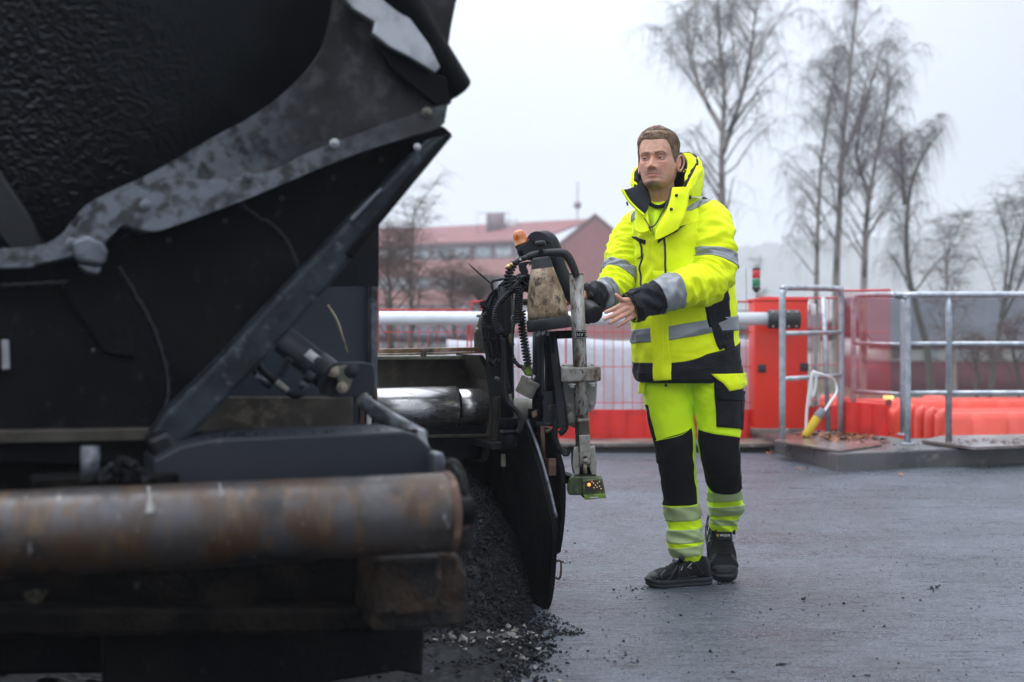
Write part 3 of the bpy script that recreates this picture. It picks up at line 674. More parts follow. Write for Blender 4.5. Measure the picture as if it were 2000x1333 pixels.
M_worn = pbr('worn_flange', (.10, .108, .13), .27, .45, layers=[((.040, .040, .043), 6, .52, .12, .5, .15), ((.145, .158, .185), 13, .56, .12, .34, .4), ((.11, .05, .027), 6, .70, .05, .7, 0), ((.014, .014, .016), 28, .62, .06, .5, 0), ((.008, .008, .010), 9, .64, .06, .5, 0)], bump=[(30, .35, .008), (110, .2, .003)])
M_wall = pbr('dark_scuffed_wall', spec=.25, col=(.022, .0215, .023), rough=.5, metal=.15, layers=[((.009, .0085, .009), 5, .5, .15), ((.045, .044, .047), 18, .57, .1), ((.14, .03, .025), 9, .72, .03)], bump=[(25, .4, .01)])
M_bare = pbr('bare_steel', (.42, .43, .45), .36, .75, layers=[((.25, .25, .27), 8, .55, .1, .5)], bump=[(40, .2, .003)])
M_chrome = pbr('polished_tube', (.46, .45, .44), .24, .92, layers=[((.26, .245, .24), 5, .56, .08, .36, .8, (.35, 6, 6)), ((.10, .095, .09), 3, .70, .05, .45, .6)], bump=[(60, .1, .002, (.2, 4, 4))], rvar=.1)
M_roller = pbr('rusty_roller', (.075, .072, .074), .30, .6, layers=[((.050, .028, .014), 9, .48, .13, .45, .25, (1.4, .8, .8)), ((.095, .060, .033), 17, .60, .09, .45, .3, (2.2, .7, .7)), ((.008, .0078, .008), 8, .56, .09, .55, 0, (1, .9, .9)), ((.22, .21, .20), 36, .68, .05, .35, .5, (1.5, .7, .7))], bump=[(30, .25, .005), (120, .15, .002)])
M_under = pbr('caked_underside', spec=.07, col=(.004, .004, .0042), rough=.6, layers=[((.016, .012, .009), 7, .56, .1), ((.09, .078, .058), 13, .71, .05)], bump=[(18, .8, .03)])
M_block = pbr('dirty_rusty_block', spec=.2, col=(.013, .012, .012), rough=.55, layers=[((.040, .025, .016), 14, .52, .12), ((.085, .055, .035), 30, .64, .06), ((.006, .006, .006), 9, .60, .08)], bump=[(24, .9, .03), (90, .4, .006)])
M_rust = pbr('rust', (.10, .05, .032), .75, layers=[((.05, .028, .022), 8, .5, .15), ((.17, .10, .07), 20, .6, .08)], bump=[(80, .3, .004)])
M_rail = pbr('rusty_cream_rail', (.36, .30, .22), .5, layers=[((.12, .065, .03), 7, .52, .1), ((.035, .025, .02), 11, .62, .05)], bump=[(60, .2, .004)])
M_cream_p = pbr('soiled_cream_paint', (.265, .25, .20), .48, layers=[((.15, .12, .085), 26, .54, .1, .6), ((.06, .035, .02), 52, .60, .05, .7), ((.30, .29, .26), 4, .5, .12)], bump=[(70, .2, .003)])
M_pipe = pbr('scraped_grey_pipe', (.285, .28, .255), .42, .1, layers=[((.17, .145, .11), 22, .52, .1, .55, 0, (1, 1, .4)), ((.10, .05, .028), 48, .57, .06, .75, 0, (1, 1, .4)), ((.03, .022, .018), 70, .61, .05, .7, 0, (1, 1, .5)), ((.40, .40, .375), 9, .62, .06, .4, .1, (1.5, 1.5, .3))], bump=[(90, .2, .002)])
M_olive = pbr('olive_grey_paint', (.115, .12, .085), .5, layers=[((.05, .05, .04), 7, .52, .12), ((.17, .16, .12), 18, .64, .06)], bump=[(60, .15, .003)])
M_brownst = pbr('brown_grey_steel', spec=0.25, col=(.075, .068, .055), rough=.5, metal=.3, layers=[((.04, .034, .028), 6, .5, .15), ((.12, .10, .075), 13, .62, .08)], bump=[(50, .2, .004)])
M_green = pbr('grimy_green', (.15, .26, .025), .4, layers=[((.035, .04, .02), 30, .54, .1, .6)], rvar=.1)
M_greend = pbr('dark_green_casing', (.045, .06, .02), .45, layers=[((.13, .19, .03), 24, .58, .08), ((.02, .02, .016), 40, .6, .05)], bump=[(120, .2, .002)])
M_label = pbr('pale_label', (.50, .50, .48), .5)
M_brace = pbr('scuffed_brace', col=(.009, .010, .012), rough=.5, spec=.2, layers=[((.022, .029, .036), 12, .54, .14), ((.065, .070, .084), 34, .63, .08)], bump=[(60, .3, .005)])
M_redbody = pbr('red_orange_body', (.36, .12, .09), .5)
M_crumb = pbr('asphalt_crumb', spec=.14, col=(.0040, .0045, .0058), rough=.42, layers=[((.011, .012, .014), 40, .5, .1, .55)], bump=[(260, .5, .003)], rvar=.12)
M_stone = pbr('pale_grit', (.23, .215, .19), .7, layers=[((.10, .095, .09), 30, .5, .1), ((.30, .22, .18), 12, .66, .05)])

pav = thing('asphalt_paver', 'black tar-caked road paver with open hopper wing, push roller and screed end gate', 'road paver', gnd(870, 1240))
def plate(name, pts, a, th, mat, bevel=.004, parent=pav, side=False):
    f = SD if side else FR; ax = RX if side else AX
    return MB().add(slab([f(x, y, a) for x, y in pts], ax * th), smooth=False).build(name, mat, parent, bevel=bevel)
def spl(pts, n=5):
    return [tuple(p) for p in crom(pts, n)]
def bolt(p, n, r, h, mat, parent, name='bolt'):
    n = Vector(n).normalized(); o = MB().add(tube([p, p + n * h], r, 6)).add(tube([p, p + n * h * .3], r * 1.5, 14)).build(name, mat, parent, bevel=r * .15); return o

# ---- tractor body behind the hopper
M_body = pbr('tractor_panel', spec=.35, col=(.026, .034, .047), rough=.42, layers=[((.018, .023, .032), 2.5, .55, .2), ((.045, .048, .052), 30, .68, .04)], rvar=.08)
body_px = [(-900, 250), (728, 250), (728, 762), (690, 770), (690, 1120), (-900, 1120)]
plate('tractor_body', body_px, -.82, 1.15, M_body, .006)
plate('panel_edge', [(724, 300), (738, 300), (738, 757), (730, 766), (724, 760)], -.86, .1, M_worn, .004)
plate('red_body_edge', [(730, 300), (740.8, 300), (740.8, 690), (730, 690)], -.80, .05, M_redbody, .003)
for x0, x1, m in ((688, 700, M_panel), (702, 712, M_rust), (716, 726, M_label), (730, 738, M_rust)):
    plate('upright_rail', [(x0, 760), (x1, 760), (x1, 900), (x0, 900)], -.7, .05, m, .003)
plate('lower_panel', [(300, 776), (690, 776), (690, 930), (300, 930)], -.95, .06, M_brownst, .004)
# scratch wire on the panel
MB().add(tube([FR(640, 596, -.87), FR(658, 625, -.88), FR(668, 655, -.88), FR(678, 688, -.86)], .0035, 6, 6)).build('loose_wire', M_rail, pav)

# ---- hopper inside: big tar-caked sheet
def hop(a, b):
    px = -640 + 1380 * a; py = -160 + 720 * b
    a = (px + 160) / 900
    lump = mnoise.noise(Vector((px * .06, py * .06, 3))) * .003 + mnoise.noise(Vector((px * .13, py * .13, 2))) * .0055 + mnoise.noise(Vector((px * .24, py * .24, 6))) * .0045
    k = max(.16, min(1, 1.25 - abs(a - .12) * 2.2)) * max(.15, min(1, 1.45 - abs(b - .42) * 2.6))
    return FR(px, py, -1.16 - .26 * (1 - b) - .06 * math.sin(a * 3) + .95 * lump * k)
MB().add(grid(hop, 420, 230)).build('hopper_sheet', M_tar, pav)
plate('hopper_rib', [(0, 330), (60, 420), (100, 505), (40, 520), (-40, 420), (-40, 320)], -1.45, .05, M_tar, .01)

# ---- side wall of the wing: the broad grey plate that sweeps up to the right
up = spl([(-620, 505), (0, 494), (70, 482), (118, 460), (150, 420), (190, 388), (300, 336), (410, 272), (500, 222), (580, 160), (630, 98), (652, 30), (664, -60)])
lowr = spl([(905, -60), (880, 60), (872, 150), (874, 205), (862, 232), (800, 258), (700, 292), (600, 332), (480, 384), (340, 436), (280, 455), (262, 452), (232, 442), (214, 470), (150, 500), (80, 512), (0, 520), (-620, 535)])
def bluish_end_gradient(m, x0, x1, col):
    'pale bluish tone, broken by noise, that takes over towards one end of the plate'
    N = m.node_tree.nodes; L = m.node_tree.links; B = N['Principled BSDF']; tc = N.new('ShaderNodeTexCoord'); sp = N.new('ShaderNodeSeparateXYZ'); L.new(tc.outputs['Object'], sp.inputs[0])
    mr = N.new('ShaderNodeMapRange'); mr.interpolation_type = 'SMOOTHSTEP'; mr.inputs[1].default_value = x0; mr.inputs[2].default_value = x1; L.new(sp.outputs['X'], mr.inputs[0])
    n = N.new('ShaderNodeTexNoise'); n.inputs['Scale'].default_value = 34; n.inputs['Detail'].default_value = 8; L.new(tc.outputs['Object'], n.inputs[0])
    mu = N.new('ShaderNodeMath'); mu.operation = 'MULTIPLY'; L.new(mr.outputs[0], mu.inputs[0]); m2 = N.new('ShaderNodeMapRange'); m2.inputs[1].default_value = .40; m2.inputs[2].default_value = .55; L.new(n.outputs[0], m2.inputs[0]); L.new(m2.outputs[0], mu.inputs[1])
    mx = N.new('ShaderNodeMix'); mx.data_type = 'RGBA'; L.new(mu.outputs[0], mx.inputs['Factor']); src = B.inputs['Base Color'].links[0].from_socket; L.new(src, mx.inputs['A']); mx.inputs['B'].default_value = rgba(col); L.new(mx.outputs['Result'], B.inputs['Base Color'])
bluish_end_gradient(M_wall, -.42, -.80, (.12, .128, .15))  # wall turns paler and bluish towards its left end
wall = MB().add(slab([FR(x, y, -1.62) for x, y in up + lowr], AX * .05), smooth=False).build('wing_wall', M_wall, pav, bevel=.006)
M_flange = pbr('oily_flange', (.036, .0355, .037), .30, .4, layers=[((.018, .0175, .018), 6, .52, .12, .5, .15), ((.075, .08, .092), 15, .57, .10, .3, .45), ((.10, .048, .027), 7, .67, .06, .7, 0), ((.010, .010, .011), 30, .61, .06, .5, 0)], bump=[(30, .35, .008), (110, .2, .003)])
bluish_end_gradient(M_flange, -.22, -.62, (.125, .135, .16))  # sky sheen on the flange's left end, put into its colour
strip_up = spl([(868, 206), (800, 226), (700, 262), (600, 300), (540, 330), (440, 350), (330, 352), (250, 372), (190, 402), (158, 430), (135, 462), (60, 484), (-620, 500)])
strip_lo = spl([(-620, 530), (0, 524), (70, 516), (140, 500), (205, 470), (240, 440), (262, 446), (300, 452), (345, 440), (480, 390), (600, 340), (700, 300), (800, 268), (858, 250), (872, 226)])
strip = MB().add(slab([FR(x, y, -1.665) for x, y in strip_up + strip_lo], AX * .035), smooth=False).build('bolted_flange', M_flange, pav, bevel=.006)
for px, py, r, m in ((284, 402, .0085, M_worn), (484, 347, .0085, M_worn), (653, 281, .0075, M_bare), (833, 221, .0085, M_olive), (140, 478, .010, M_worn)):
    bolt(FR(px, py, -1.665), -AX, r, .022, m, strip)
plate('wing_lug', [(138, 470), (170, 458), (202, 470), (212, 492), (206, 512), (196, 520), (150, 512)], -1.72, .055, M_worn, .01)
plate('wing_lug', [(150, 516), (200, 522), (192, 538), (168, 532)], -1.71, .05, M_worn, .006)
# bright steel flap at the top and the thick tube of the wing edge
plate('bright_edge_plate', [(664, -12), (700, -30), (760, -10), (800, 34), (838, 86), (861, 132), (850, 143), (800, 112), (760, 92), (728, 66), (732, 44), (690, 18)], -1.69, .02, M_bare, .004)
plate('dark_inner_edge', [(728, 62), (800, 112), (852, 144), (872, 150), (880, 200), (850, 205), (760, 130)], -1.66, .02, M_blk, .004)
t0, t1 = FR(888, 178, -1.58), FR(720, -95, -1.7)
MB().add(tube([t0, t1], .046, 28)).build('edge_tube', M_blk, pav, bevel=.004)
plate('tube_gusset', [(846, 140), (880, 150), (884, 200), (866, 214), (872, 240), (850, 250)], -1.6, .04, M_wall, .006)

# ---- dark flap under the flange, folded towards the brace
flap = [(-620, 528), (0, 522), (140, 508), (205, 490), (262, 448), (345, 438), (480, 388), (600, 338), (700, 298), (800, 266), (866, 246), (884, 262), (852, 296), (740, 440), (600, 600), (450, 760), (290, 905), (-620, 905)]
plate('wing_flap', flap, -1.55, .03, M_blk, .004)
plate('flap_fold', [(206, 500), (262, 640), (268, 700), (200, 690), (120, 560)], -1.57, .02, M_blk, .004)
plate('flap_edge', [(-620, 850), (300, 836), (300, 862), (-620, 878)], -1.58, .03, M_brownst, .004)
plate('flap_slot', [(2, 664), (18, 664), (20, 722), (4, 724)], -1.585, .02, M_bare, .003)
bolt(FR(815, 288, -1.67), -AX, .006, .010, M_bare, pav)
bolt(FR(182, 684, -1.57), -AX, .003, .008, M_worn, pav)
# ---- diagonal brace: box section
br_ax = (FR(880, 262, -1.55) - FR(300, 880, -1.55)).normalized()
brace = plate('diagonal_brace', [(886, 264), (868, 282), (742, 438), (650, 552), (520, 700), (400, 826), (352, 872), (300, 884), (286, 862), (318, 812), (440, 690), (560, 560), (700, 412), (800, 310), (850, 268)], -1.66, .09, M_brace, .012)
plate('brace_rib', [(872, 262), (886, 264), (742, 440), (690, 506), (676, 494), (740, 420)], -1.68, .02, M_blk, .004)
plate('brace_weld', [(682, 428), (744, 366), (748, 372), (688, 436)], -1.672, .012, M_worn, .003)
plate('brace_foot', [(286, 858), (330, 840), (352, 872), (344, 896), (300, 898)], -1.72, .1, M_tar, .012)

for pts in ([(232, 520), (300, 640), (330, 760), (300, 850)], [(470, 400), (560, 470), (600, 590)], [(0, 560), (120, 552), (200, 560)]):
    q = crom([tuple(FR(x, y, -1.553)) for x, y in pts], 12)
    MB().add(tube(q + rng.normal(0, .0012, q.shape), .0042 + .0012 * np.sin(np.arange(len(q)) * 2.1), 7)).build('weld_bead', M_panel, pav)
for x, y in ((330, 470), (440, 432), (550, 388), (650, 348), (745, 312)):
    bolt(FR(x, y, -1.552), -AX, .0045, .009, M_panel, pav)
# ---- hydraulic cylinder with hoses
h0, h1 = P(540, 652, 3.62), P(642, 734, 3.58)
cylo = MB().add(tube([h0, h0.lerp(h1, .03), h0.lerp(h1, .75), h0.lerp(h1, .76), h0.lerp(h1, 1)], [.034, .038, .038, .041, .041], 28)).build('hydraulic_cylinder', M_panel, pav, bevel=.003)
lc = h0.lerp(h1, .66); ld = (h1 - h0).normalized()
MB().add(tube([lc - ld * .0, lc + ld * .036], .0386, 28)).build('white_band', M_panel, cylo)
lab_n = Vector((.1, -.9, .45)); lab_n = (lab_n - ld * lab_n.dot(ld)).normalized(); sd = ld.cross(lab_n)
MB().add(box(h0.lerp(h1, .70) + lab_n * .0385, (.035, .024, .002), (ld, sd, lab_n))).build('paper_label', M_label, cylo)
for pts, r, m in (([(500, 705), (520, 730), (546, 752), (572, 772), (590, 768), (600, 748)], .0085, M_rub), ([(490, 712), (506, 736), (530, 756)], .0085, M_rub), ([(548, 735), (556, 716), (566, 700)], .010, M_panel)):
    MB().add(tube([P(x, y, 3.5) for x, y in pts], r, 12, 8)).build('hydraulic_hose', m, pav)
for pts, r, m in (([(500, 734), (524, 750)], .0075, M_worn), ([(540, 746), (562, 764)], .008, M_cream_p), ([(586, 757), (598, 746)], .011, M_worn), ([(598, 746), (609, 728)], .012, M_panel), ([(572, 772), (588, 770), (600, 750)], .0075, M_panel)):
    MB().add(tube([P(x, y, 3.48) for x, y in pts], r, 12)).build('hose_fitting', m, pav)
mb_ = plate('cylinder_mount', spl([(637, 720), (640, 712), (700, 709), (722, 710), (731, 722), (732, 765), (724, 774), (660, 777), (640, 774), (636, 760)], 3), -1.28, .09, M_panel, .006)
plate('pivot_plate', spl([(652, 716), (668, 716), (684, 714), (692, 724), (688, 745), (680, 764), (670, 766), (662, 750), (656, 735)], 3), -1.32, .03, M_olive, .004, parent=mb_)
for x, y, r in ((650, 725, .011), (687, 725, .013), (668, 757, .010)): bolt(FR(x, y, -1.32), -AX, r, .015, M_panel if r > .011 else M_rail, mb_)

# ---- link rod, bracket and side frame above the roller
MB().add(tube([P(712, 786, 3.45), P(740, 808, 3.42), P(790, 838, 3.36), P(826, 852, 3.32)], [.016, .022, .022, .017], 18)).build('link_rod', M_worn, pav)
MB().add(tube([P(706, 780, 3.46), P(718, 792, 3.45)], .02, 14)).build('link_eye', M_olive, pav)
plate('link_bracket', [(812, 836), (830, 840), (836, 866), (848, 892), (860, 908), (850, 912), (830, 890), (816, 862)], -1.72, .02, M_bare, .003)
plate('side_frame', [(352, 872), (420, 858), (700, 846), (790, 842), (812, 848), (864, 895), (868, 940), (300, 960), (300, 900)], -1.78, .22, M_panel, .006)
plate('frame_end', [(846, 886), (866, 884), (872, 900), (872, 940), (850, 940)], -1.84, .05, M_worn, .006)
plate('frame_pad', [(-620, 905), (300, 896), (300, 970), (-620, 985)], -1.45, .3, M_blk, .006)
MB().add(cyl(FR(176, 872, -1.86), FR(176, 940, -1.86), .0185, 18)).build('guide_pin', M_worn, pav)
plate('roller_yoke', [(60, 935), (350, 925), (350, 990), (60, 1000)], -1.8, .1, M_under, .006)

# ---- push roller
def roller():
    ya, yb = 1000, 1040
    R = .0845; c1 = FR(876, 1001, -1.98); c0 = c1 - RX * 2.3; c0.z = c1.z
    prof = []
    L = 2.3; n = 120
    for i in range(n + 1):
        h = L * i / n; r = R - .0012 * (mnoise.noise(Vector((h * 14, 0, 3))) + 1)
        prof.append((r, h))
    prof.append((R * .97, L + .004))
    o = MB().add(lathe(prof, c0, RX, 48)).build('push_roller', M_roller, pav)
    MB().add(tube([c1 - RX * .012, c1 + RX * .004], R * 1.02, 48)).build('roller_rim', M_rust, o, bevel=.003)
    MB().add(tube([c1, c1 + RX * .05], .03, 20)).build('axle', M_blk, pav)
    return c1
rc = roller()
plate('roller_bracket', [(880, 902), (896, 896), (914, 930), (918, 965), (928, 985), (932, 1052), (924, 1076), (880, 1078)], -1.93, .05, M_block, .01)
plate('bracket_pad', [(886, 905), (904, 925), (912, 962), (900, 972), (884, 960)], -1.96, .03, M_tar, .01)
for x, y in ((898, 988), (902, 1018)): bolt(FR(x, y, -1.95), -AX, .013, .02, M_rust, pav, 'bracket_bolt')
plate('bumper_block', [(734, 1088), (880, 1080), (900, 1086), (904, 1108), (914, 1125), (916, 1200), (906, 1226), (800, 1232), (726, 1232)], -1.86, .2, M_block, .012)
plate('bumper_face', [(738, 1092), (862, 1086), (866, 1140), (850, 1200), (740, 1206)], -1.9, .05, M_block, .012)
plate('under_beam', [(-620, 1096), (734, 1078), (734, 1232), (-620, 1262)], -1.7, .3, M_under, .012)
plate('under_lip', [(-620, 1190), (734, 1190), (734, 1238), (-620, 1250)], -1.78, .1, M_under, .01)
plate('hanging_deflector', [(200, 1225), (830, 1225), (826, 1322), (780, 1312), (640, 1335), (200, 1345)], -1.5, .03, M_blk, .008)
plate('under_cover', [(-700, 1225), (560, 1225), (560, 1310), (-700, 1330)], -1.2, .3, M_blk, .008)
M_grease = pbr('dried_grease', (.22, .215, .20), .55, layers=[((.12, .11, .10), 60, .5, .12)])
# caked grease runs on the roller
c1_ = rc
def on_roller(px, th, off=.0008):
    q = FR(px, 1001, -1.98); q.z = c1_.z; R = .0845 + off
    return q + ZX * (R * math.cos(th)) - AX * (R * math.sin(th))
for px, t0_, t1_, w in ((287, .25, 1.15, .010), (425, .15, .80, .004)):
    n = 8; L_ = []; R2 = []
    for k in range(n + 1):
        th = t0_ + (t1_ - t0_) * k / n; ww = w * (.35 + .25 * k / n + (.75 * max(0, (k / n - .6) / .4) if w > .006 else 0)) / pxm(2.9)
        L_.append(on_roller(px - ww / 1, th)); R2.append(on_roller(px + ww / 1, th))
    MB().add((L_ + R2, [(k, k + 1, n + 2 + k, n + 1 + k) for k in range(n)])).build('grease_run', M_grease, pav, solid=.0012)
# ---- crumbs: uncountable
def crumb_mesh(name, pts, sizes, mats, mi=None, kind='stuff', parent=None):
    base = np.array([(0, 0, 1), (.9, 0, -.3), (-.4, .8, -.35), (-.5, -.75, -.3), (.3, .45, .55), (.25, -.5, .5), (-.6, .05, .5), (.35, .2, -.75)])
    F_ = [(0, 4, 6), (0, 6, 5), (0, 5, 4), (4, 1, 2), (4, 2, 6), (6, 2, 3), (6, 3, 5), (5, 3, 1), (5, 1, 4), (1, 7, 2), (2, 7, 3), (3, 7, 1)]
    g = np.random.default_rng(len(pts)); K = len(pts); Q = g.normal(0, 1, (K, 4)); Q /= np.linalg.norm(Q, axis=1)[:, None]
    w, x, y, z = Q.T
    Rm = np.stack([1 - 2 * (y * y + z * z), 2 * (x * y - z * w), 2 * (x * z + y * w), 2 * (x * y + z * w), 1 - 2 * (x * x + z * z), 2 * (y * z - x * w), 2 * (x * z - y * w), 2 * (y * z + x * w), 1 - 2 * (x * x + y * y)], 1).reshape(K, 3, 3)
    sc = np.asarray(sizes)[:, None, None] * g.uniform(.6, 1.2, (K, 1, 3))
    v = np.einsum('kij,knj->kni', Rm, base[None] * sc) + np.asarray(pts)[:, None]
    f = (np.array(F_)[None] + (np.arange(K) * 8)[:, None, None]).reshape(-1, 3)
    o = np_mesh(name, v.reshape(-1, 3), f, mats[0], parent, smooth=False, kind=kind)
    for m in mats[1:]: o.data.materials.append(m)
    if mi is not None: o.data.polygons.foreach_set('material_index', np.repeat(np.asarray(mi, dtype=np.int32), 12))
    return o
g_ = np.random.default_rng(5)
pts = []; sz = []
for _ in range(420):
    px = g_.uniform(195, 292); k = math.sin((px - 190) / 104 * math.pi); py = 938 - g_.uniform(0, 1) * 42 * k
    pts.append(tuple(FR(px, py, -1.9 + g_.uniform(0, .06)))); sz.append(g_.uniform(.004, .011))
for _ in range(380):
    px = g_.uniform(380, 815); pts.append(tuple(FR(px, np.interp(px, [380, 420, 700, 815], [868, 858, 846, 845]) - g_.uniform(-1, 5) - (6 if px < 480 else 0) * g_.random(), -1.74 + g_.uniform(0, .1)))); sz.append(g_.uniform(.003, .008))
crumb_mesh('asphalt_crumbs', pts, sz, [M_crumb], parent=pav)

# ================================================================== SCREED SIDE
a_t = .6
tA, tB, tC = FR(660, 797, a_t), FR(889, 797, a_t), FR(962, 797, a_t)
for q in (tA, tB, tC): q.z = CAM_H - (797 - 608) * 5.7 / FPX
MB().add(tube([tA, tB - RX * .004, tB], [.087, .087, .083], 48)).build('telescope_tube', M_chrome, pav)
MB().add(tube([tB - RX * .03, tC], .077, 48)).build('inner_tube', M_chrome, pav)
MB().add(tube([tB - RX * .006, tB + RX * .002], .0875, 48)).build('tube_seal', M_blk, pav)
plate('screed_back', [(640, 700), (936, 697), (950, 722), (965, 745), (965, 850), (640, 850)], .8, .04, M_brownst, .004)
plate('screed_top_lip', [(640, 697), (936, 695), (936, 702), (640, 704)], .72, .09, M_olive, .002)
plate('end_flange', [(934, 694), (944, 694), (968, 736), (972, 760), (970, 832), (952, 900), (940, 906), (950, 860), (958, 820), (960, 744), (950, 726)], .5, .3, M_brownst, .004)
plate('screed_floor', [(600, 838), (968, 834), (955, 896), (600, 905)], .52, .25, M_blk, .004)
plate('screed_front', [(600, 860), (962, 860), (958, 1120), (600, 1120)], .66, .04, M_blk, .004)
plate('floor_rail', [(735, 852), (955, 848), (955, 854), (735, 858)], .5, .02, M_brownst, .002)
rl = plate('top_rail', [(640, 684), (978, 678), (978, 686), (640, 692)], .42, .04, M_rail, .002)
plate('top_rail', [(640, 693), (978, 687), (978, 690), (640, 696)], .40, .03, M_rail, .0015)
plate('rail_clip', [(825, 684), (833, 684), (833, 702), (825, 702)], .395, .03, M_rail, .002)

# ---- end gate
gate_px = spl([(1028, 820), (1033, 822), (1052, 880), (1072, 950), (1086, 1008), (1089, 1050), (1086, 1120), (1080, 1170), (1073, 1190)], 3)
gate = MB().add(slab([SD(x, y, 0) for x, y in gate_px + [(1046, 1184), (1018, 1160), (1000, 1130), (930, 1100), (930, 870), (1000, 868), (1018, 850)]], -RX * .022), smooth=False).build('end_gate', M_blk, pav, bevel=.003)
ep = spl([(1030, 822), (1052, 880), (1072, 950), (1086, 1010)], 6)
for i in range(len(ep) - 1): pass
MB().add(tube([SD(x, y, -.011) - AX * .002 for x, y in ep], .006, 8, flat=1.0)).build('worn_edge', M_worn, gate)
plate('gate_top_plate', [(958, 866), (1036, 866), (1036, 876), (958, 880)], .28, .3, M_tar, .004)
plate('gate_slot', [(981, 888), (988, 888), (988, 912), (981, 912)], .26, .02, M_olive, .002)
plate('gate_scuff', [(1056, 985), (1064, 990), (1064, 1035), (1061, 1036), (1056, 1000)], -.02, .02, M_worn, .001, side=True, parent=gate)
# outer curved leaf of the gate
plate('gate_outer_leaf', spl([(1044, 838), (1068, 836), (1080, 868), (1090, 900), (1095, 925), (1096, 985), (1092, 1040), (1086, 1080)], 3) + [(1070, 1090), (1050, 1000), (1042, 900)], .07, .02, M_blk, .003, side=True)
plate('rod_guide', [(1063, 896), (1072, 896), (1072, 930), (1063, 930)], .03, .03, M_rust, .002, side=True)
MB().add(tube([P(1059, 832, 5.36), P(1062, 898, 5.36)], .0085, 10)).build('rusty_rod', M_rust, pav)
ring = [P(x, y, 5.2) for x, y in ((1085, 1096), (1094, 1096), (1096, 1104), (1095, 1124), (1091, 1131), (1085, 1128))]
MB().add(tube(ring, .0042, 10, 6)).build('pull_ring', M_rust, pav)
plate('pointed_tab', [(1094, 922), (1113, 931), (1096, 946)], .1, .03, M_blk, .003, side=True)

# ---- heap of hot asphalt in front of the gate
def heap_h(a, r):
    a0 = -.27 + .37 * math.exp(-((r + .0) / .13) ** 2) + .05 * mnoise.noise(Vector((a * 5, r * 5, 0)))
    h = max(0, a - a0) * (.92 + .1 * mnoise.noise(Vector((a * 8, r * 8, 4))))
    cap = .60 + .04 * mnoise.noise(Vector((r * 9, a * 4, 1)))
    return cap * (1 - math.exp(-(h / cap) * 1.25)) if h > 0 else 0
def heap_pt(u, v):
    a = -.55 + 1.2 * u; r = -1.5 + 1.48 * v; p = O_ + AX * a + RX * r
    h = heap_h(a, r)
    k = min(1, h / .06)
    h += k * (.012 * mnoise.noise(Vector((a * 34, r * 34, 2))) + .008 * mnoise.noise(Vector((a * 80, r * 80, 2))))
    return Vector((p.x, p.y, h - .006))
hp = MB().add(grid(heap_pt, 190, 210)).build('asphalt_heap', M_crumb); tag(hp, kind='stuff')
pts = []; sz = []
while len(pts) < 16000:
    a = g_.uniform(-.4, .62); r = g_.uniform(-1.1, -.025) if g_.random() < .5 else -abs(g_.normal(.1, .2)) - .025; h = heap_h(a, r)
    if h < .004 and g_.random() > .12: continue
    p = O_ + AX * a + RX * r; pts.append((p.x, p.y, h + g_.uniform(-.002, .004))); sz.append(abs(g_.normal(0, .0028)) + .0026)
crumb_mesh('heap_grains', pts, sz, [M_crumb])
# loose crumbs and pale grit on the ground before the heap
pts = []; sz = []; mi = []
for _ in range(5200):
    px = 1035 + g_.normal(0, 28) - abs(g_.normal(0, 150)); py = g_.normal(1262, 36)
    if not 1196 < py < 1400: continue
    p = gnd(px, py); s = abs(g_.normal(0, .005)) + .0025
    pale = 1 if g_.random() < (.38 * math.exp(-((py - 1238) / 16) ** 2) * (1 if px < 1015 else .4) + .04) else 0
    pts.append((p.x, p.y, s * .3)); sz.append(s * (1.25 if pale else 1)); mi.append(pale)
for _ in range(3600):
    px = min(g_.uniform(-60, 1120), 1010 + g_.normal(0, 40)); lim = np.interp(px, [700, 900, 1020, 1090], [1150, 1200, 1215, 1225]); py = lim + abs(g_.normal(0, 55))
    p = gnd(px, py); s = abs(g_.normal(0, .0055)) + .002; pts.append((p.x, p.y, s * .3)); sz.append(s); mi.append(0)
crumb_mesh('loose_crumbs', pts, sz, [M_crumb, M_stone], mi)
pts = []; sz = []
for _ in range(900):
    y = 4.2 + 6.4 * g_.random() ** 1.6; x = g_.uniform(-.1, 3.0) * (y / 5); pts.append((x, y, .001)); sz.append(abs(g_.normal(0, .0028)) + .0012)
for cx, cy, n, s in ((1090, 1237, 60, 7), (1115, 1240, 50, 8), (1240, 1152, 24, 12), (1235, 1170, 12, 10), (1415, 1140, 25, 8), (1200, 1290, 14, 20), (1528, 1299, 12, 6), (1820, 1150, 14, 8), (1110, 1100, 10, 6), (1600, 1180, 14, 30)):
    for _ in range(n):
        p = gnd(g_.normal(cx, s * 1.6), g_.normal(cy, s * .3)); pts.append((p.x, p.y, .001)); sz.append(abs(g_.normal(0, .0038)) + .0018)
crumb_mesh('scattered_grit', pts, sz, [M_crumb])
# low spill of mix under and before the heap
def spill(u, v):
    px = -200 + 1280 * u; py = 1188 + 230 * v; p = gnd(px, py)
    e = min(1, v * 5, (1 - v) * 3 + .2) * max(0, min(1, (1010 + 55 * mnoise.noise(Vector((py * .02, 1, 1))) + 35 * mnoise.noise(Vector((py * .07, 4, 1))) - px) / 45))
    h = max(0, (.010 + .028 * mnoise.noise(Vector((p.x * 7, p.y * 7, 0))) + .016 * mnoise.noise(Vector((p.x * 22, p.y * 22, 3))) + .006 * mnoise.noise(Vector((p.x * 70, p.y * 70, 3))))) * e
    return Vector((p.x, p.y, h - .004))
tag(MB().add(grid(spill, 260, 110)).build('asphalt_spill', M_crumb), kind='stuff')
